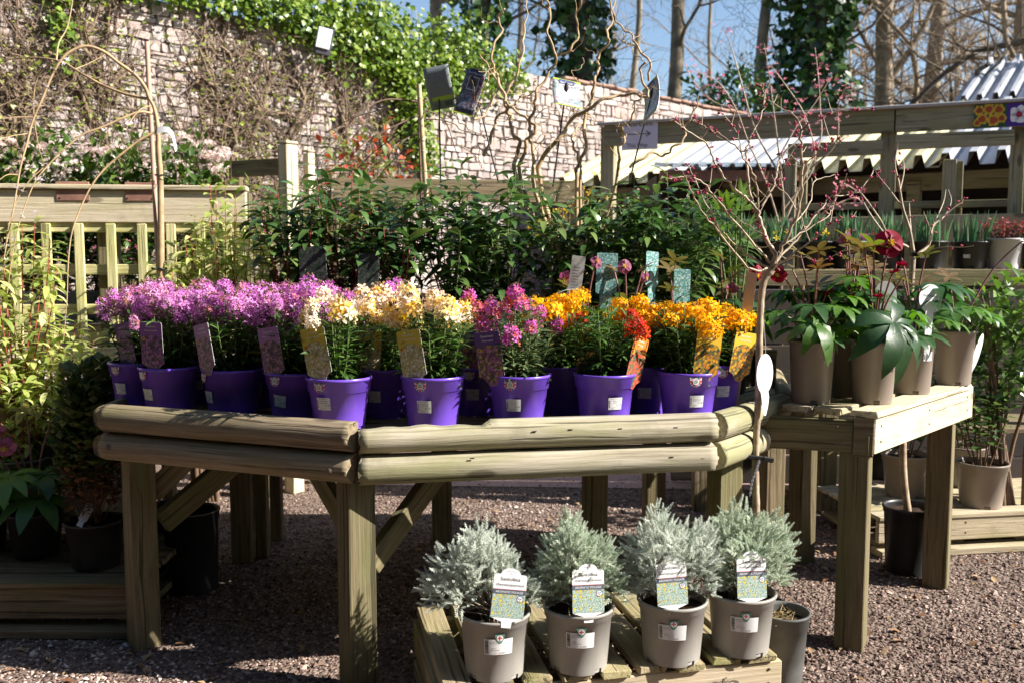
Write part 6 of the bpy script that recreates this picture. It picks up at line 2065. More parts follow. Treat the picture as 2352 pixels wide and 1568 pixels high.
# ------------------------------------------------------------------ young standard cherry tied to the table
tb = at(1737, 1300, 2.84); tb.z = 0
stree = thing('standard_cherry', 'young grafted cherry with a slim pale trunk and red buds, tied to the table', 'tree', tb)
add_pot(stree, 'black')
mb = MB()
def TP_(pts, d0=2.82, dz=0.0):
    n = len(pts)
    return np.array([tuple(at(x, y, d0 + dz * k / max(1, n - 1))) for k, (x, y) in enumerate(pts)]) - np.array(tb)
trunk = np.concatenate([[[0, 0, .13]], TP_([(1737, 1180), (1735, 1050), (1742, 900), (1745, 760), (1749, 680), (1757, 640), (1770, 618)])])
sm = smooth_path(trunk, 6)
rr = np.interp(np.linspace(0, 1, len(sm)), [0, .5, .86, .95, 1], [.0112, .0105, .0105, .016, .017])
rr = rr * (1 + .06 * np.sin(np.arange(len(sm)) * 2.1))
link('trunk', MB().tube(sm, rr, 10).mesh('trunk', BARK_PALE), stree)
kn = (1772, 614)
B = [([kn, (1779, 586), (1758, 545), (1746, 510), (1740, 484)], .0095, .008, 0.0),
     ([(1740, 484), (1715, 455), (1693, 440), (1669, 415), (1640, 370), (1622, 331), (1586, 306), (1562, 288), (1539, 277)], .0062, .0016, -.12),
     ([(1740, 484), (1730, 470), (1719, 425), (1714, 370), (1715, 345), (1723, 316), (1744, 281), (1753, 252), (1757, 222), (1752, 200)], .0068, .0016, .10),
     ([(1715, 347), (1701, 347), (1661, 315), (1634, 300), (1607, 286), (1588, 273)], .004, .0014, .16),
     ([(1741, 480), (1741, 443), (1732, 407), (1708, 363), (1702, 349), (1690, 300), (1662, 262)], .0045, .0014, -.05),
     ([(1750, 475), (1770, 443), (1782, 407), (1786, 389), (1797, 359), (1838, 310), (1835, 280), (1811, 256), (1767, 232), (1740, 216)], .005, .0014, .12),
     ([kn, (1797, 565), (1815, 526), (1833, 487), (1842, 423), (1840, 351), (1841, 302), (1870, 278), (1902, 262), (1954, 250), (1989, 251)], .0085, .0014, -.15),
     ([(1840, 400), (1855, 372), (1885, 345), (1905, 335), (1930, 330)], .0032, .0014, -.2),
     ([(1840, 330), (1826, 340), (1797, 390), (1790, 425)], .0026, .0012, 0),
     ([kn, (1791, 592), (1830, 550), (1866, 505), (1890, 475), (1908, 454), (1959, 445), (1975, 438)], .006, .0014, .15),
     ([(1776, 618), (1800, 601), (1875, 544), (1908, 511), (1968, 498)], .005, .0012, -.2),
     ([(1770, 622), (1716, 612), (1646, 526), (1610, 482), (1581, 422), (1568, 394)], .0055, .0014, -.25),
     ([(1765, 615), (1700, 575), (1649, 519), (1618, 461), (1594, 409), (1584, 386)], .005, .0014, .1),
     ([(1770, 605), (1735, 565), (1688, 508), (1644, 456), (1607, 415), (1571, 407), (1534, 410)], .0055, .0014, -.1),
     ([(1758, 545), (1700, 505), (1655, 470), (1620, 440)], .003, .0012, .2), ([(1815, 526), (1860, 470), (1870, 420), (1915, 402)], .0035, .0012, .2),
     ([(1833, 487), (1800, 440), (1765, 420), (1748, 396)], .0028, .0012, .1), ([(1797, 565), (1850, 530), (1905, 495), (1920, 455)], .0035, .0012, .1), ([(1772, 614), (1830, 590), (1880, 600), (1920, 585)], .004, .0012, -.2)]
bp, bdirs = [], []
for pts, r0, r1, dz in B:
    P = TP_(pts, 2.82, dz)
    sm = smooth_path(P, 5)
    sm[1:-1] += rng.normal(0, .0018, sm[1:-1].shape)
    mb.tube(sm, np.linspace(r0 * .74, r1 * .8, len(sm)), 7)
    m = len(sm)
    for k in range(int(m * .45), m):
        if R.random() < .34 or k == m - 1:
            nb = R.randint(3, 6)
            sp = rand_dirs(1, -.3, .9)[0]
            q = sm[k] + sp * R.uniform(.004, .016)
            mb.tube([sm[k], q], [.0013, .0013], 4, cap=False)
            for _ in range(nb):
                d = sp + rng.normal(0, .5, 3); d /= np.linalg.norm(d)
                bp.append(q); bdirs.append(d)
    # short spurs
    for k in range(3, m - 1, 2):
        if R.random() < .36:
            d = rand_dirs(1, -.1, 1)[0]
            L = R.uniform(.008, .05) * (2.0 if R.random() < .18 else 1)
            q = [sm[k], sm[k] + d * L * .5, sm[k] + d * L + np.array([0, 0, L * .25])]
            mb.tube(q, [.0016, .0013, .0009], 4, cap=False)
link('branches', mb.mesh('cherry_branches', BARK_PALE), stree)
BUDT = (np.array([(0, 0, 0), (.32, .55, 0), (0, .55, .32), (-.32, .55, 0), (0, .55, -.32), (0, 1.1, 0)]), [np.array([(0, 1, 2), (0, 2, 3), (0, 3, 4), (0, 4, 1), (5, 2, 1), (5, 3, 2), (5, 4, 3), (5, 1, 4)])])
link('buds', MB().inst(BUDT, frames(np.array(bdirs)), np.array(bp), rng.uniform(.008, .0125, len(bp)), rng.random(len(bp))).mesh('buds', P_BUDPINK), stree, kind='stuff')
# a leafy side shoot low on the crown
p = np.array(at(1672, 520, 2.8)) - np.array(tb)
# white tag hanging from the trunk
c = at(1758, 812, 2.80)
ov = thing('oval_tag', 'blank white oval tag hanging on a string beside the pale trunk', 'tag', c, Euler((0, 0, .6)))
pts = [(.0375 * math.sin(a), -.062 + .062 * math.cos(a)) for a in np.linspace(0, 2 * math.pi, 40, endpoint=False)]
pts = [(x, z) for x, z in pts if z > -.118]
low = [(-.017, -.135), (-.013, -.165), (-.004, -.192), (.004, -.192), (.013, -.165), (.017, -.135)]
i0 = min(range(len(pts)), key=lambda i: pts[i][1] + (0 if pts[i][0] > 0 else .001))
right = [q for q in pts if q[0] > 0.0]; left = [q for q in pts if q[0] <= 0.0]
right.sort(key=lambda q: -q[1]); left.sort(key=lambda q: q[1])
shape = right + low[::-1] + left
link('card', slab([(x + .005 * (z < -.118), z) for x, z in shape][::-1], .0009, None).mesh('tag_card', [WHITE, WHITE, WHITE]), ov)
s0 = at(1752, 752, 2.80) - c; s1 = at(1748, 690, 2.805) - c
link('string', MB().tube([(0, 0, -.006), (.0, 0, .02), s0, s1], .0011, 4).mesh('tag_string', STRING), ov, None, (0, 0, .12))
# tie holding the trunk
c = at(1737, 1050, 2.82)
tie = thing('tree_tie', 'black plastic tie and toothed strip round the pale trunk at rail height', 'tie', c)
mb = MB()
mb.box((-.014, -.013, .004), (.062, .008, .013), .002, Matrix.Rotation(.10, 3, 'Y').to_4x4())
mb.box((.034, -.014, -.003), (.034, .010, .017), .003, Matrix.Rotation(.14, 3, 'Y').to_4x4())
ring = [(.0145 * math.cos(q), .0145 * math.sin(q), .001) for q in np.linspace(0, 2 * math.pi, 15)]
mb.tube(ring, .0035, 5, cap=False)
link('buckle', mb.mesh('tie_buckle', RODM), tie)
mb = MB()
sp = smooth_path([(.004, -.018, -.008), (-.006, -.02, -.04), (-.018, -.02, -.075), (-.022, -.018, -.115)], 6)
for k, q in enumerate(sp):
    mb.box(q, (.009 if k % 2 else .005, .003, .0085), .001, Matrix.Rotation(.35, 3, 'Y').to_4x4())
link('strap', mb.mesh('tie_strap', m_plain('grey_strap', (.16, .17, .19), .4, .1, 10)), tie)
# tan label on the trunk, right of the orange flowers
t = thing('plant_label', 'long tan label standing on edge between orange flowers and cherry trunk', 'plant label', at(1716, 712, 2.95), Euler((0, .10, -.35)))
link('card', slab(lab_shape(.034, .12, .002, at(1716, 712, 2.95).z - DECK - .008), .0009, None).mesh('label_card', [m_plain('tan_card', (.52, .40, .30), .5, .06, 20), CARDBACK, WHITE]), t)

# second bare tree in a pot behind the bench
tb2 = at(2085, 1250, 3.62); tb2.z = 0
s2 = thing('bare_fruit_tree', 'thin bare tree in a black pot on the ground behind the bench', 'tree', tb2)
add_pot(s2, 'black_tall')
mb = MB()
def T2(pts, d0=3.62, dz=0.0):
    n = len(pts)
    return np.array([tuple(at(x, y, d0 + dz * k / max(1, n - 1))) for k, (x, y) in enumerate(pts)]) - np.array(tb2)
sm = smooth_path(np.concatenate([[[0.004, 0, .22]], T2([(2086, 1180), (2076, 1100), (2074, 1010), (2080, 850), (2090, 700), (2097, 590)])]), 5)
link('trunk', MB().tube(sm, np.linspace(.0165, .011, len(sm)), 9).mesh('trunk', BARK_PALE), s2)
bp, bdirs = [], []
for pts, r0, dz in (([(1190, 680), (1160, 500), (1110, 340), (1080, 150), (1050, 0), (1075, -160)], .008, 0), ([(1180, 650), (1165, 430), (1160, 300)], .005, .1), ([(1150, 640), (1010, 560), (930, 420), (800, 240), (740, 200), (660, 150)], .006, -.2),
                    ([(1110, 340), (1000, 190), (950, 130), (900, 60)], .004, .1), ([(1230, 690), (1310, 620), (1340, 480), (1430, 400), (1480, 290), (1460, 200)], .007, .1), ([(1340, 480), (1420, 300), (1440, 200)], .003, .1), ([(1310, 620), (1330, 540), (1270, 370)], .003, -.1),
                    ([(1100, 640), (990, 560), (850, 370), (790, 220), (870, 90), (885, 50)], .005, .15), ([(1430, 400), (1510, 330), (1560, 300), (1575, 270)], .0025, 0), ([(1240, 690), (1400, 640), (1560, 640), (1650, 630)], .003, -.2), ([(1090, 200), (1120, 60), (1115, -30)], .003, .1)):
    P = T2([c8(x, y) for x, y in pts], 3.62, dz)
    s_ = smooth_path(P, 4)
    mb.tube(s_, np.linspace(r0, .0012, len(s_)), 6)
    for k in range(len(s_) // 2, len(s_)):
        if R.random() < .5:
            sp = rand_dirs(1, -.2, 1)[0]
            for _ in range(4):
                bp.append(s_[k] + sp * .01); bdirs.append(sp + rng.normal(0, .4, 3))
link('branches', mb.mesh('tree_branches', BARK_PALE), s2)
link('buds', MB().inst(BUDT, frames(np.array(bdirs)), np.array(bp), rng.uniform(.009, .014, len(bp)), rng.random(len(bp))).mesh('buds', P_BUDPINK), s2, kind='stuff')

# ------------------------------------------------------------------ silver santolinas on a pallet
PZ = .176
pd = Vector((.955, .297, 0)).normalized()
PA = at(985, 1500, 2.10); PA.z = 0
PFL, PFR = atz(1002, 1590, PZ - .02), atz(1792, 1508, PZ - .02)
PFL.z = PFR.z = 0
pd = (PFR - PFL).normalized(); pn = Vector((-pd.y, pd.x, 0))
pal = thing('pallet', 'small mossy slatted pallet with stencilled letters under the silver plants', 'pallet', PFL)
PLn = (PFR - PFL).length
board('front_board', PFL + Vector((0, 0, PZ - .022 - .052)), PFR + Vector((0, 0, PZ - .022 - .052)), .022, .098, m_wood('stained_pale_timber', (.40, .33, .22), (.56, .46, .32), (.66, .56, .42), green=(.46, .42, .2), moss=.4), pal)
board('back_board', PFL + pn * .50 + Vector((0, 0, PZ - .074)), PFR + pn * .50 + Vector((0, 0, PZ - .074)), .022, .098, W_PALLET, pal)
board('side_board', PFL + pn * .02 + pd * .012 + Vector((0, 0, PZ - .074)), PFL + pn * .48 + pd * .012 + Vector((0, 0, PZ - .074)), .022, .098, W_PALLET, pal)
board('side_board', PFR + pn * .02 - pd * .012 + Vector((0, 0, PZ - .074)), PFR + pn * .48 - pd * .012 + Vector((0, 0, PZ - .074)), .022, .098, W_PALLET, pal)
ns = 9
for k in range(ns):
    s = (k + .5) / ns * (PLn - .01)
    a = PFL + pd * s - pn * (.020 + R.uniform(-.006, .006)); b = a + pn * (.56 + R.uniform(-.01, .01)) + pd * R.uniform(-.008, .008)
    zz = PZ - .0105 + R.uniform(-.001, .001)
    board('slat', a + Vector((0, 0, zz)), b + Vector((0, 0, zz)), PLn / ns * R.uniform(.72, .80), .021, W_PALLET, pal, jit=.003, ch=.004)
for s in (.03, .5, .97):
    board('foot', PFL + pd * s * PLn + pn * .05 + Vector((0, 0, .025)), PFL + pd * s * PLn + pn * .45 + Vector((0, 0, .025)), .07, .05, W_PALLET, pal)
mb = MB()
rotb = board_rot(PFL, PFR)
put_text(mb, 'C.J.D EFII IMI', .046, lambda p: np.stack([-p[:, 0], np.full(len(p), -.0125), -p[:, 1]], 1), 0, 0, 0)
link('stencil', mb.mesh('stencil_letters', m_plain('faded_stencil', (.17, .14, .10), .8, .3, 60)), pal, pd * PLn * .74 + Vector((0, 0, PZ - .078)), rotb)

def sprig():
    """one felted finger of foliage along +y"""
    V, F = [], []
    g = np.random.default_rng(9)
    mb = MB()
    n = 40
    t = np.linspace(.04, 1.0, n)
    a = np.arange(n) * 2.39996
    e = .95 - .35 * t
    d = np.stack([np.cos(a) * np.sin(e), np.cos(e), np.sin(a) * np.sin(e)], 1)
    P = np.stack([np.zeros(n), t * .92, .03 * np.sin(t * 2)], 1)
    T = (np.array([(0, 0, 0), (.17, .5, .06), (0, 1, .12), (-.17, .5, .06)]), [np.array([(0, 1, 2), (0, 2, 3)])])
    mb.inst(T, frames(d), P, .17 * (1.1 - .5 * t))
    mb.segs([(0, 0, 0), (0, .45, .02)], [(0, .45, .02), (0, .95, .03)], [.022, .02], [.02, .01], 3)
    V = np.concatenate(mb.v)
    F3 = np.concatenate([f for f, _, _, _ in mb.f if f.shape[1] == 3]); F4 = np.concatenate([f for f, _, _, _ in mb.f if f.shape[1] == 4])
    return V, [F3, F4]
SPRIG = sprig()
SL_W, SL_H = .084, .122
def sant_label(label, loc, yaw, roll, pitch):
    if 'card' not in _sl:
        w, h = SL_W, SL_H
        pts = [(w / 2, 0), (w / 2, h * .86), (w / 2 - .004, h * .885), (w * .30, h * .89)]
        pts += [(w * .30 * math.cos(a), h * .885 + .0155 * math.sin(a)) for a in np.linspace(.15, math.pi - .15, 12)]
        pts += [(-w * .30, h * .89), (-w / 2 + .004, h * .885), (-w / 2, h * .86), (-w / 2, 0), (-w * .16, -.01), (-.012, -.025), (.012, -.025), (w * .16, -.01)]
        _sl['card'] = slab(pts, .0009, None).mesh('label_card', [WHITE, WHITE, WHITE])
        fn = lambda p: np.stack([p[:, 0], np.full(len(p), -.0004), p[:, 1]], 1)
        f2 = lambda p: fn(p) - np.array([0, .0004, 0])
        mb = MB(); mb.add(fn(np.array([(-w / 2, .0), (w / 2, .0), (w / 2, h * .475), (-w / 2, h * .475)])), np.array([[0, 1, 2, 3]]), 0, 0, False)
        _sl['pic'] = mb.mesh('label_picture', L_SANT)
        mb = MB()
        mb.add(fn(np.array([(-w / 2, h * .475), (w / 2, h * .475), (w / 2, h * .575), (-w / 2, h * .575)])), np.array([[0, 1, 2, 3]]), 0, 0, False)
        mb.add(fn(np.array([(-w / 2, h * .577), (w / 2, h * .577), (w / 2, h * .585), (-w / 2, h * .585)])), np.array([[0, 1, 2, 3]]), 0, 4, False)
        put_text(mb, 'AROMATIC FOLIAGE', .0075, f2, 1, 0, h * .525)
        put_text(mb, 'Santolina', .0128, f2, 2, 0, h * .79, 1.1)
        put_text(mb, 'chamaecyparissus', .0100, f2, 2, 0, h * .675, 1.02)
        put_text(mb, 'TEMPTATIONS', .0042, f2, 3, 0, h * .945)
        put_text(mb, '*', .012, f2, 3, 0, h * .88)
        th = np.linspace(0, 2 * math.pi, 20, endpoint=False)
        mb.add(f2(np.stack([w * .34 + .0085 * np.cos(th), h * .395 + .0085 * np.sin(th)], 1)), np.arange(20)[None], 0, 5, False)
        f3 = lambda p: fn(p) - np.array([0, .0007, 0])
        mb.add(f3(np.stack([w * .34 + .0068 * np.cos(th), h * .395 + .0068 * np.sin(th)], 1)), np.arange(20)[None], 0, 1, False)
        f4 = lambda p: fn(p) - np.array([0, .0010, 0])
        for (dx, dz, m) in ((-.0028, .0012, 6), (.0026, .0014, 7), (0, -.0032, 8)):
            mb.add(f4(np.stack([w * .34 + dx + .0019 * np.cos(th), h * .395 + dz + .0021 * np.sin(th)], 1)), np.arange(20)[None], 0, m, False)
        _sl['print'] = mb.mesh('label_print', [SLATE, WHITE, INK, PALEINK, RED, SLATE, m_plain('purple_ink', (.30, .04, .30), .5, .05, 9), m_plain('blue_ink', (.08, .25, .45), .5, .05, 9), m_plain('amber_ink', (.65, .25, .03), .5, .05, 9)])
    rot = Matrix.Rotation(yaw, 3, 'Z') @ Matrix.Rotation(roll, 3, 'Y') @ Matrix.Rotation(pitch, 3, 'X')
    t = thing('plant_label', label, 'plant label', loc, rot, 'arched white labels in the grey pots')
    c = link('card', _sl['card'], t)
    link('picture', _sl['pic'], c); link('print', _sl['print'], c)
_sl = {}
def sant_sticker(pot, th):
    if 'stk' not in _sl:
        w, h = .075, .042
        f0, f1, f2, f3 = (wrap('grey', 0, .100, o) for o in (.0008, .0012, .0016, .0020))
        mb = MB(); grid_patch(mb, f0, w, h, 0, 12, 3)
        mb.add(f1(np.array([(-w / 2, -h / 2), (0, -h / 2), (w / 2, -h / 2), (w / 2, -h / 2 + .0008), (0, -h / 2 + .0008), (-w / 2, -h / 2 + .0008)])), np.array([[0, 1, 2, 3, 4, 5]]), 0, 1, False)
        _sl['stk'] = mb.mesh('price_sticker', [WHITE, RED])
        mb = MB()
        bars(mb, f1, -w * .41, -h * .40, h * .42, .0085, 0, 8)
        put_text(mb, 'Terrace Plants', .0036, f1, 0, -w * .18, h * .36); put_text(mb, '01456 833 450', .0034, f1, 0, -w * .18, h * .24)
        put_text(mb, 'Santolina', .0036, f1, 0, -w * .18, -h * .08); put_text(mb, 'chamaecyparissus', .0036, f1, 0, -w * .12, -h * .2)
        put_text(mb, '3 litre', .0034, f1, 0, -w * .10, -h * .38); put_text(mb, '\u00a314.00', .0058, f1, 0, w * .12, -h * .39)
        _sl['ink'] = mb.mesh('sticker_print', INK)
        mb = MB()
        sh = np.array([(-.0125, .034), (.0125, .034), (.0105, .021), (.004, .0105), (0, .0085), (-.004, .0105), (-.0105, .021)]) + np.array([.003, 0])
        mb.add(f1(sh), np.arange(7)[None], 0, 0, False)
        th_ = np.linspace(0, 2 * math.pi, 16, endpoint=False)
        mb.add(f2(np.stack([.003 + .0082 * np.cos(th_), .0245 + .0082 * np.sin(th_)], 1)), np.arange(16)[None], 0, 1, False)
        for (x0, x1, z0, z1) in ((-.003, .009, .0232, .0258), (.0017, .0043, .0185, .0305)):
            mb.add(f3(np.array([(x0, z0), (x1, z0), (x1, z1), (x0, z1)])), np.array([[0, 1, 2, 3]]), 0, 2, False)
        _sl['bad'] = mb.mesh('shield_badge', [m_plain('sage_ink', (.10, .24, .19), .5, .2, 200), WHITE, RED])
    s = link('price_sticker', _sl['stk'], pot, None, (0, 0, th))
    link('sticker_print', _sl['ink'], s)
    link('shield_badge', _sl['bad'], pot, None, (0, 0, th))
def santolina(label, X, Y, seed, mat, rx, top, lab, lean=(0, 0), turn=0.0, d=None):
    g = np.random.default_rng(seed)
    p = atz(X, Y, PZ)
    r = thing('potted_santolina', label, 'potted plant', p, None, 'silver santolinas in grey pots')
    pot = add_pot(r, 'grey', math.atan2(-p.y, -p.x) + math.pi / 4 + .12)
    th = math.atan2(-p.y, -p.x) + turn - pot.rotation_euler.z
    sant_sticker(pot, th)
    zb = .145
    n = 1150
    # tips over a lumpy dome
    dirs = rand_dirs(n, -.12, 1, g)
    q = g.random(n) ** .24
    lump = 1 + .16 * np.sin(dirs[:, 0] * 6 + seed) + .12 * np.cos(dirs[:, 1] * 7 + seed * 1.7) + .10 * np.sin(dirs[:, 2] * 9 + seed)
    C = np.array([lean[0] * .5, lean[1] * .5, zb + .055])
    P = C + dirs * np.array([rx, rx * .95, top - .055]) * (q * lump)[:, None] * .82
    dd = dirs * np.array([.9, .9, .9]) + np.array([0, 0, .26]) + g.normal(0, .58, (n, 3))
    P[:, 0] += lean[0] * ((P[:, 2] - zb) / top); P[:, 1] += lean[1] * ((P[:, 2] - zb) / top)
    S = g.uniform(.026, .046, n)
    keep = ~((P[:, 1] < -.055) & (P[:, 2] < .27) & (P[:, 0] > -.075))
    P[:, 1] += .012
    link('foliage', MB().inst(SPRIG, frames(dd, g.normal(0, 1, (n, 3)))[keep], P[keep], np.stack([S * 1.35, S, S * 1.35], 1)[keep], g.random(n)[keep]).mesh('silver_foliage', mat), r, kind='stuff')
    mb = MB()
    for k in range(70):
        e = P[g.integers(0, n)]
        b = np.array([g.normal(0, .014), g.normal(0, .014), zb - .01])
        mid = b * .5 + e * .5; mid[:2] *= .7
        mb.tube(smooth_path([b, mid, e], 3), np.linspace(.0022, .0009, 7), 4, cap=False)
    link('stems', mb.mesh('santolina_stems', m_plain('grey_brown_stem', (.20, .165, .13), .8, .3, 50) if not bpy.data.materials.get('grey_brown_stem') else bpy.data.materials['grey_brown_stem']), r)
    return r
santolina('silvery santolina at the near left end of the pallet, trailing to the left', 1136, 1538, 1, SANT, .150, .235, 0, (-.035, 0), .12)
santolina('silvery santolina second from the left on the pallet', 1328, 1523, 2, SANT_G, .125, .26, 0, (-.01, .0), .06)
santolina('bushiest silvery santolina, third along the pallet', 1542, 1505, 3, SANT, .150, .275, 0, (-.01, .01), .02)
santolina('greener santolina at the right end of the pallet beside the dusty pot', 1700, 1486, 4, SANT_G, .145, .265, 0, (.02, .02), .12)
# a loose stem hanging over the first pot
sant_label('arched santolina label tilted right in the near left grey pot', at(1164, 1418, 2.238), .10, .12, -.16)
sant_label('arched santolina label in the second grey pot from the left', at(1352, 1406, 2.279), .18, .02, -.16)
sant_label('arched santolina label crossed by sprig shadows, third pot', at(1546, 1388, 2.334), .18, -.02, -.16)
sant_label('arched santolina label in the right hand grey pot, highest of the four', at(1728, 1372, 2.386), .18, .02, -.16)
# dusty empty pot at the right end
p = at(1796, 1500, 2.66); p.z = 0
t = thing('empty_pot', 'dusty black pot holding only dry straw, right of the pallet', 'pot', p)
rt, rb, h, rim, mat = POTS['black_small']
link('pot_shell', pot_mesh(rt, rb, h, rim, mat), t)
link('compost', MB().disc(rt - .009, h - .03, 24, jit=.01).mesh('compost', SOIL), t)
K = 90
d = rand_dirs(K, -.1, .35); P0 = np.stack([rng.normal(-.015, .03, K), rng.normal(0, .03, K), h - .03 + rng.uniform(0, .02, K)], 1)
link('straw', MB().segs(P0, P0 + d * rng.uniform(.01, .035, K)[:, None], np.full(K, .0011), np.full(K, .0006), 3).mesh('straw', STRAW), t, kind='stuff')

# ------------------------------------------------------------------ staging with bulb pots behind the bench
SZ = 1.212
sg0, sg1 = at(1600, 600, 4.48), at(2560, 600, 4.40)
stg = thing('plant_staging', 'long dark timber staging with a printed edge board behind the bench', 'staging', (sg0.x, sg0.y, 0))
board('edge_board', Vector((sg0.x, sg0.y - .02, SZ - .042)), Vector((sg1.x, sg1.y - .02, SZ - .042)), .03, .078, W_POST, stg)
for k in range(4):
    board('shelf_board', Vector((sg0.x, sg0.y + .055 + .1 * k, SZ - .011)), Vector((sg1.x, sg1.y + .055 + .1 * k, SZ - .011)), .09, .022, W_OLD, stg)
for k in range(7):
    board('back_board', Vector((sg0.x, sg0.y + .62, .09 + .155 * k)), Vector((sg1.x, sg1.y + .62, .09 + .155 * k)), .025, .148, DARKWALL, stg)
for k in range(4):
    x = sg0.x + .05 + (sg1.x - sg0.x - .1) * k / 3
    board('leg', (x, sg0.y + .05, 0), (x, sg0.y + .05, SZ - .085), .08, .08, W_OLD, stg, up=(0, 1, 0))
board('lower_shelf', Vector((sg0.x, sg0.y + .25, .42)), Vector((sg1.x, sg1.y + .25, .42)), .45, .025, W_OLD, stg)
mb = MB(); put_text(mb, 'LOVA', .035, lambda p: np.stack([p[:, 0], np.full(len(p), -.0165), p[:, 1]], 1))
ps = at(2335, 634, 4.40)
link('lettering', mb.mesh('edge_lettering', INK), stg, Vector((ps.x, sg0.y - .022 + (sg1.y - sg0.y) * (ps.x - sg0.x) / (sg1.x - sg0.x), SZ - .042)) - stg.location)
BULB = {}
def bulb_pot(label, X, d, n, colour, price, seed):
    g = np.random.default_rng(seed)
    p = at(X, 600, d); p.z = SZ
    r = thing('bulb_pot', label, 'potted bulbs', p, None, 'black pots of bulb shoots on the staging')
    pot = add_pot(r, 'black_bulb', g.uniform(0, 3))
    th = math.atan2(-p.y, -p.x) - pot.rotation_euler.z
    if price:
        key = ('b', round(th, 2))
        mb = MB(); grid_patch(mb, wrap('black_bulb', th + g.uniform(-.3, .3), .062, .0008), .034, .018, 0)
        f1 = wrap('black_bulb', th, .062, .0014)
        s = link('price_sticker', mb.mesh('price_sticker', PAPER), pot)
        mb = MB(); put_text(mb, price, .010, f1); link('sticker_print', mb.mesh('sticker_print', INK), s)
    P = np.stack([g.normal(0, .035, n), g.normal(0, .035, n), np.full(n, .105)], 1)
    d_ = np.stack([g.normal(0, .14, n), g.normal(0, .14, n), np.ones(n)], 1)
    L = g.uniform(.10, .19, n)
    link('shoots', MB().inst(leaf_t(3, .07, .04, .2, .3), frames(d_, g.normal(0, 1, (n, 3))), P, L, g.random(n)).mesh('bulb_shoots', DAFF), r, kind='stuff')
    if colour is not None:
        k = 7
        P = np.stack([g.normal(0, .05, k), g.normal(-.02, .05, k), g.uniform(.14, .19, k)], 1)
        link('blooms', MB().inst(FL5, frames(rand_dirs(k, -1, .2, g)), P, .018, g.random(k)).mesh('blooms', colour), r, kind='stuff')
bl_ = [('black pot of green bulb shoots at the left end of the staging', 1690, 60, None, ''), ('black pot of bulb shoots just right of the cherry trunk on the staging', 1782, 60, P_YEL, ''), ('black pot of bulb shoots with yellow specks, third on the staging', 1872, 70, P_YEL, ''),
       ('black pot with a white price tag among pink blooms on the staging', 1950, 70, P_PINK, '6.50'), ('black pot of shoots behind the deep red hellebore flower', 2032, 70, P_PINK, '6.50'), ('black pot of shoots right of the deep red hellebore flower', 2130, 60, None, '6.50'), ('black pot of taller leaves with a clear price tag near the right edge', 2228, 50, None, '6.50')]
for i, (lab, X, n, colr, pr) in enumerate(bl_):
    bulb_pot(lab, X, 4.60 - .05 * (i % 2), n, colr, pr, 800 + i)
for i, (X, lab) in enumerate(((2305, 'taupe pot of red and dark heather at the right edge of the staging'), (2385, 'taupe pot of dark red heather cut by the right edge'))):
    p = at(X, 600, 4.58); p.z = SZ
    r = thing('potted_heather', lab, 'potted plant', p, None, 'heathers at the right end of the staging')
    add_pot(r, 'black_bulb' if i else 'white')
    leafy_plant(r, 26, 16, .13, .11, LEAF2, m_leaf('heather_foliage', [(0, (.10, .03, .04)), (.5, (.30, .05, .06)), (.75, (.42, .10, .08)), (1, (.10, .12, .05))], .6, .2) if i == 0 else bpy.data.materials['heather_foliage'], STEM_BROWN, .13, 900 + i, (.012, .022))
# shadowy shrub and myrtle low at the right edge
for lab, X, Y, d, z, sz, n, mat in (('bright green leafy plant low at the right edge beyond the bench', 2330, 790, 4.0, .98, (.20, .2, .22), 420, MYRT), ('dark evergreen leaves below the staging at the right edge', 2300, 900, 4.1, .72, (.24, .2, .22), 420, SARCO)):
    p = at(X, Y, d)
    bush('edge_shrub', lab, (p.x, p.y, z), sz, n, .07, mat, None, 'shrub', int(X), 5)

# ------------------------------------------------------------------ lower right: pots on a low pallet by the path
PZ2 = .165
qa, qb = atz(2015, 1190, PZ2), atz(2560, 1165, PZ2)
qa.z = qb.z = 0
p2 = thing('pallet', 'low pale pallet beside the path at right with a camellia on it', 'pallet', qa)
qd = (qb - qa).normalized(); qn = Vector((-qd.y, qd.x, 0)); ql = (qb - qa).length
board('front_board', qa + Vector((0, 0, .11)), qb + Vector((0, 0, .11)), .022, .10, W_BENCH, p2)
board('bottom_board', qa + Vector((0, 0, .018)), qb + Vector((0, 0, .018)), .09, .03, W_BENCH, p2)
for k in range(5):
    board('slat', qa + qn * (.03 + .115 * k) + Vector((0, 0, PZ2 - .0)), qb + qn * (.03 + .115 * k) + Vector((0, 0, PZ2)), .095, .018, W_BENCH, p2)
for s in (.04, .35, .62, .95):
    board('block', qa + qd * s * ql + qn * .03 + Vector((0, 0, .046)), qa + qd * s * ql + qn * .5 + Vector((0, 0, .046)), .06, .026, W_OLD, p2)
cams = [('camellia with glossy leaves in the sunlit taupe pot beside the path', 2252, 1158, 'taupe', .42, 10), ('camellia in a taupe pot half hidden behind the sunlit one', 2208, 1112, 'taupe', .40, 8), ('shaded plant in a taupe pot seen between the bench legs', 2078, 1135, 'taupe', .35, 7), ('plant in a black pot seen left of the bare trunk under the bench', 2015, 1095, 'black', .30, 6)]
for i, (lab, X, Y, pk, hh, ns_) in enumerate(cams):
    p = atz(X, Y, PZ2 + .01)
    r = thing('potted_camellia', lab, 'potted plant', p, None, 'potted camellias by the path')
    add_pot(r, pk, i)
    leafy_plant(r, ns_, 16, hh, .13, leaf_t(3, .5, .2, .1), SARCO, STEM_BROWN, POTS[pk][2] - .03, 950 + i, (.045, .075), stem_r=.004, start=.25)
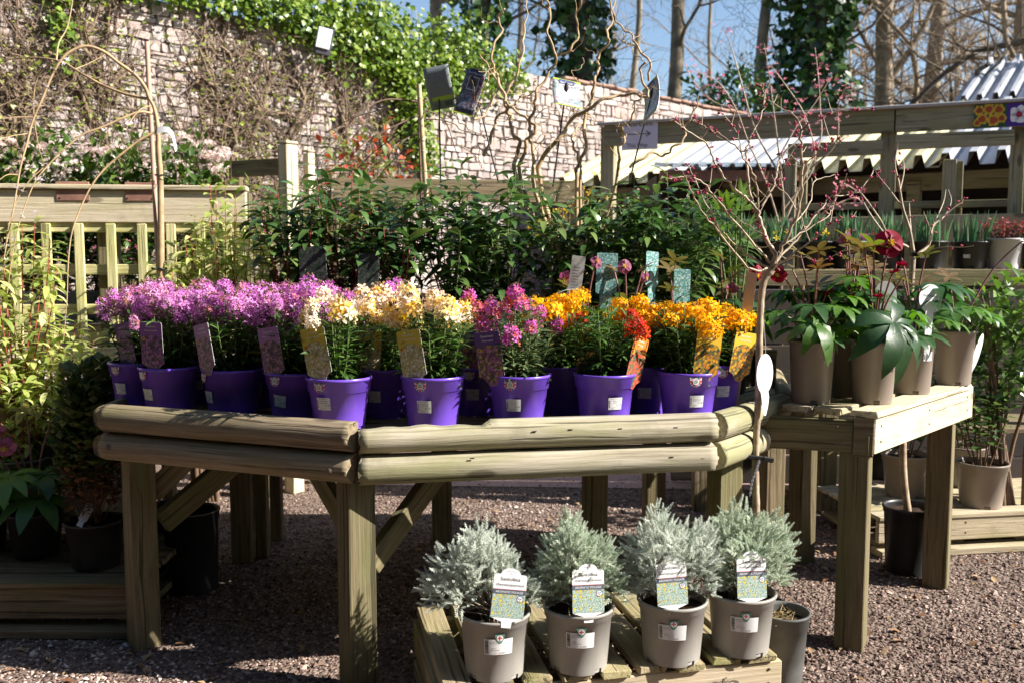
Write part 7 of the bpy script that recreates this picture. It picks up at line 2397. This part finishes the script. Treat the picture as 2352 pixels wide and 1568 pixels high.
# ------------------------------------------------------------------ lower left: shaded pots on a pallet, and a bin pot under the table
la, lb = at(-260, 1335, 2.98), at(318, 1335, 2.98)
la.z = lb.z = 0
pl3 = thing('pallet', 'dark pallet in the shade at lower left with two pots', 'pallet', la)  # plain old timber, the same as the table deck
ll = (lb - la).length
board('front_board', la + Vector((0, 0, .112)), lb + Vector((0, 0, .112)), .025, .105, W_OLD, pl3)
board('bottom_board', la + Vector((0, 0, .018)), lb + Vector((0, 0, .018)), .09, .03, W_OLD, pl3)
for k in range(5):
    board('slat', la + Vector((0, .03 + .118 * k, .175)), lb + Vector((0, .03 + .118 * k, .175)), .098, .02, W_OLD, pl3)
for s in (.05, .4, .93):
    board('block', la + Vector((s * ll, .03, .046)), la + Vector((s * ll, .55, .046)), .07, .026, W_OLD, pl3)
p = at(222, 1310, 3.14); p.z = .187
r = thing('potted_conifer', 'browning dwarf conifer in a black pot in the shade at lower left', 'potted conifer', p)
add_pot(r, 'black', .4)
n = 2600
dz = rand_dirs(n, -.75, 1); q = rng.random(n) ** .4
P = np.array([0, 0, .42]) + dz * np.array([.115, .115, .30]) * q[:, None] * (1 + .2 * np.sin(dz[:, :1] * 7) * np.cos(dz[:, 2:] * 8))
br = P[:, 2] < .36 + rng.normal(0, .05, n)
dd = dz * .6 + np.array([0, 0, .7]) + rng.normal(0, .35, (n, 3))
mb = MB().inst(LEAF2, frames(dd[~br]), P[~br], rng.uniform(.02, .042, (~br).sum()), rng.random((~br).sum()))
mb.inst(LEAF2, frames(dd[br]), P[br], rng.uniform(.012, .03, br.sum()), rng.random(br.sum()), 1)
link('foliage', mb.mesh('conifer_foliage', [CONIF, CONIF_BR]), r, kind='stuff')
mb = MB()
for k in range(34):
    e = P[rng.integers(0, n)]
    mb.tube(smooth_path([(rng.normal(0, .01), rng.normal(0, .01), .135), e * np.array([.5, .5, .62]), e], 3), np.linspace(.004, .001, 7), 4, cap=False)
link('stems', mb.mesh('conifer_stems', STEM_BROWN), r)
t = thing('plant_label', 'small white label lying on the compost of the black conifer pot', 'plant label', at(190, 1192, 3.06), Euler((-.9, .5, .3)))
link('card', slab(lab_shape(.03, .07, .002, .03), .0009, None).mesh('label_card', [WHITE, WHITE, WHITE]), t)
p = at(85, 1280, 3.26); p.z = .187
hellebore('mauve flowered hellebore in a dark pot at the lower left edge', p, 'black', 13, 14, 3, [(-.07, -.12, .34, .2, -.9, .0, FMAUVE, 1.25), (-.02, -.14, .28, .3, -.8, -.2, FMAUVE, 1.25), (-.16, -.1, .30, -.4, -.7, -.2, FMAUVE, 1.1)], 1.2, lsz=1.35, spread=.17)
p = at(-40, 1280, 3.3); p.z = .187
hellebore('dark leaved hellebore cut by the left edge in the shade', p, 'black', 14, 12, 2, [], 1.1, lsz=1.3, spread=.16)
p = at(442, 1290, 3.42); p.z = 0
t = thing('empty_pot', 'large empty black pot standing in the dark under the table', 'pot', p)
link('pot_shell', pot_mesh(.105, .092, .31, .03, BLACKPOT, 'pot_shell'), t)
p = at(250, 1130, 3.45); p.z = 0
t = thing('paper_sack', 'crumpled pale sack with dark print in the shade behind the conifer', 'sack', p)
v, f = chbox(.30, .14, .62, .03)
v = v + rng.uniform(-.012, .012, v.shape) + np.array([0, 0, .31])
link('sack_body', MB().add(v, f, smooth=False).mesh('sack_body', m_plain('printed_sack', (.34, .33, .31), .7, .7, 14)), t)

# floodlight on the wall among the ivy
c = wallp(3.05, 3.0, .30)
fl = thing('floodlight', 'white floodlight on a dark bracket sticking out of the ivy', 'light', c, Euler((.25, .15, math.radians(28))))
link('face', MB().box((0, -.02, 0), (.115, .012, .155), .006).mesh('lamp_face', m_plain('white_diffuser', (.85, .86, .87), .3, .02, 5)), fl)
link('housing', MB().box((.014, .012, -.02), (.125, .05, .21), .008).mesh('lamp_housing', m_plain('dark_grey_metal', (.07, .07, .09), .5, .1, 9)), fl)
link('bracket', MB().tube([(0, .03, -.06), (0, .14, -.08), (0, .30, -.05)], .012, 6).mesh('lamp_bracket', RODM), fl)

# added hedge behind the viewer, unseen, keeps sky fill off shaded parts
hedge = thing('sky_blocking_hedge', 'added dark hedge behind the viewer, unseen, blocking light from the sky', 'hedge', (0, -1.7, 0))
link('core', MB().box((0, -.6, 2.7), (17, .9, 5.4), .05).mesh('hedge_core', m_plain('hedge_inside', (.012, .022, .010), .9, .4, 4)), hedge)
K = 7000
P = np.stack([rng.uniform(-8.6, 8.6, K), rng.uniform(-.16, .06, K), rng.uniform(0, 5.5, K)], 1)
link('foliage', MB().inst(LEAF2, frames(rand_dirs(K, -1, .4)), P, rng.uniform(.10, .2, K), rng.random(K)).mesh('hedge_foliage', IVY_DARK), hedge, kind='stuff')

side = thing('sky_blocking_hedge', 'added dark hedge out of view at left, blocking light from the sky', 'hedge', (-6.0, 1.0, 0))  # second added hedge, out of view, cuts sky fill from the left
link('core', MB().box((-.5, .3, 2.5), (.8, 6.4, 5.0), .05).mesh('hedge_core', bpy.data.materials['hedge_inside']), side)
K = 3600
P = np.stack([rng.uniform(-.12, .05, K), rng.uniform(-2.9, 3.5, K), rng.uniform(0, 5.1, K)], 1)
link('foliage', MB().inst(LEAF2, frames(rand_dirs(K, -1, .4)), P, rng.uniform(.10, .2, K), rng.random(K)).mesh('hedge_foliage', IVY_DARK), side, kind='stuff')

# lime green shoots standing up inside the cherry crown
LIME_L = palmate(6, .10, .24, 31, .25, 1.6).mesh('leaf', MYRT)
p = deck_at(1688, 3.45)
r = thing('potted_hellebore', 'tall hellebore with lime green shoots seen through the cherry branches', 'potted plant', p, None, 'hellebores in pots')
add_pot(r, 'black')
mb = MB()
for (X, Y, tilt) in ((1690, 500, .35), (1668, 478, -.3), (1704, 452, .1), (1722, 520, .5), (1650, 540, -.5)):
    tip = at(X, Y, 3.42) - r.location
    mb.tube(smooth_path([(0, 0, .13), (tip.x * .4, tip.y * .4, tip.z * .55), tuple(tip)], 4), np.linspace(.005, .003, 9), 5)
    for q in range(2):
        link('leaf', LIME_L, r, tip - Vector((0, 0, .05 * q)), Matrix(frames(np.array([[tilt, -.3 + .6 * q, .8 - .5 * q]]))[0].tolist()), R.uniform(.7, 1.0))
link('stems', mb.mesh('stems', STEM_GREEN), r)

# screws and nails
nail = MB().lathe([(.0001, .0016), (.0042, .0010), (.0048, 0)], 8).mesh('screw', bpy.data.materials['rusty_bolt'])
def nails(root, p0, p1, fr, zs, n_, off):
    rz = math.atan2((p1 - p0).y, (p1 - p0).x)
    for f in fr:
        for z in zs:
            q = p0 + (p1 - p0) * f + n_ * off
            link('screw', nail, root, Vector((q.x, q.y, z)) - Vector(root.location), (math.radians(90), 0, rz))
nails(bench, R1, R2, (.05, .5, .93), (BZ - .05, BZ - .10), sn, .001)
nails(pal, PFL, PFR, (.03, .52, .96), (PZ - .045, PZ - .085), Vector((pd.y, -pd.x, 0)), .012)
nails(p2, qa, qb, (.05, .36, .62), (.09, .135), Vector((0, -1, 0)), .012)
nails(bench, FL, R1 + fdv * .064, (.12, .88), (BZ - .055, BZ - .11), fn_, -.003)
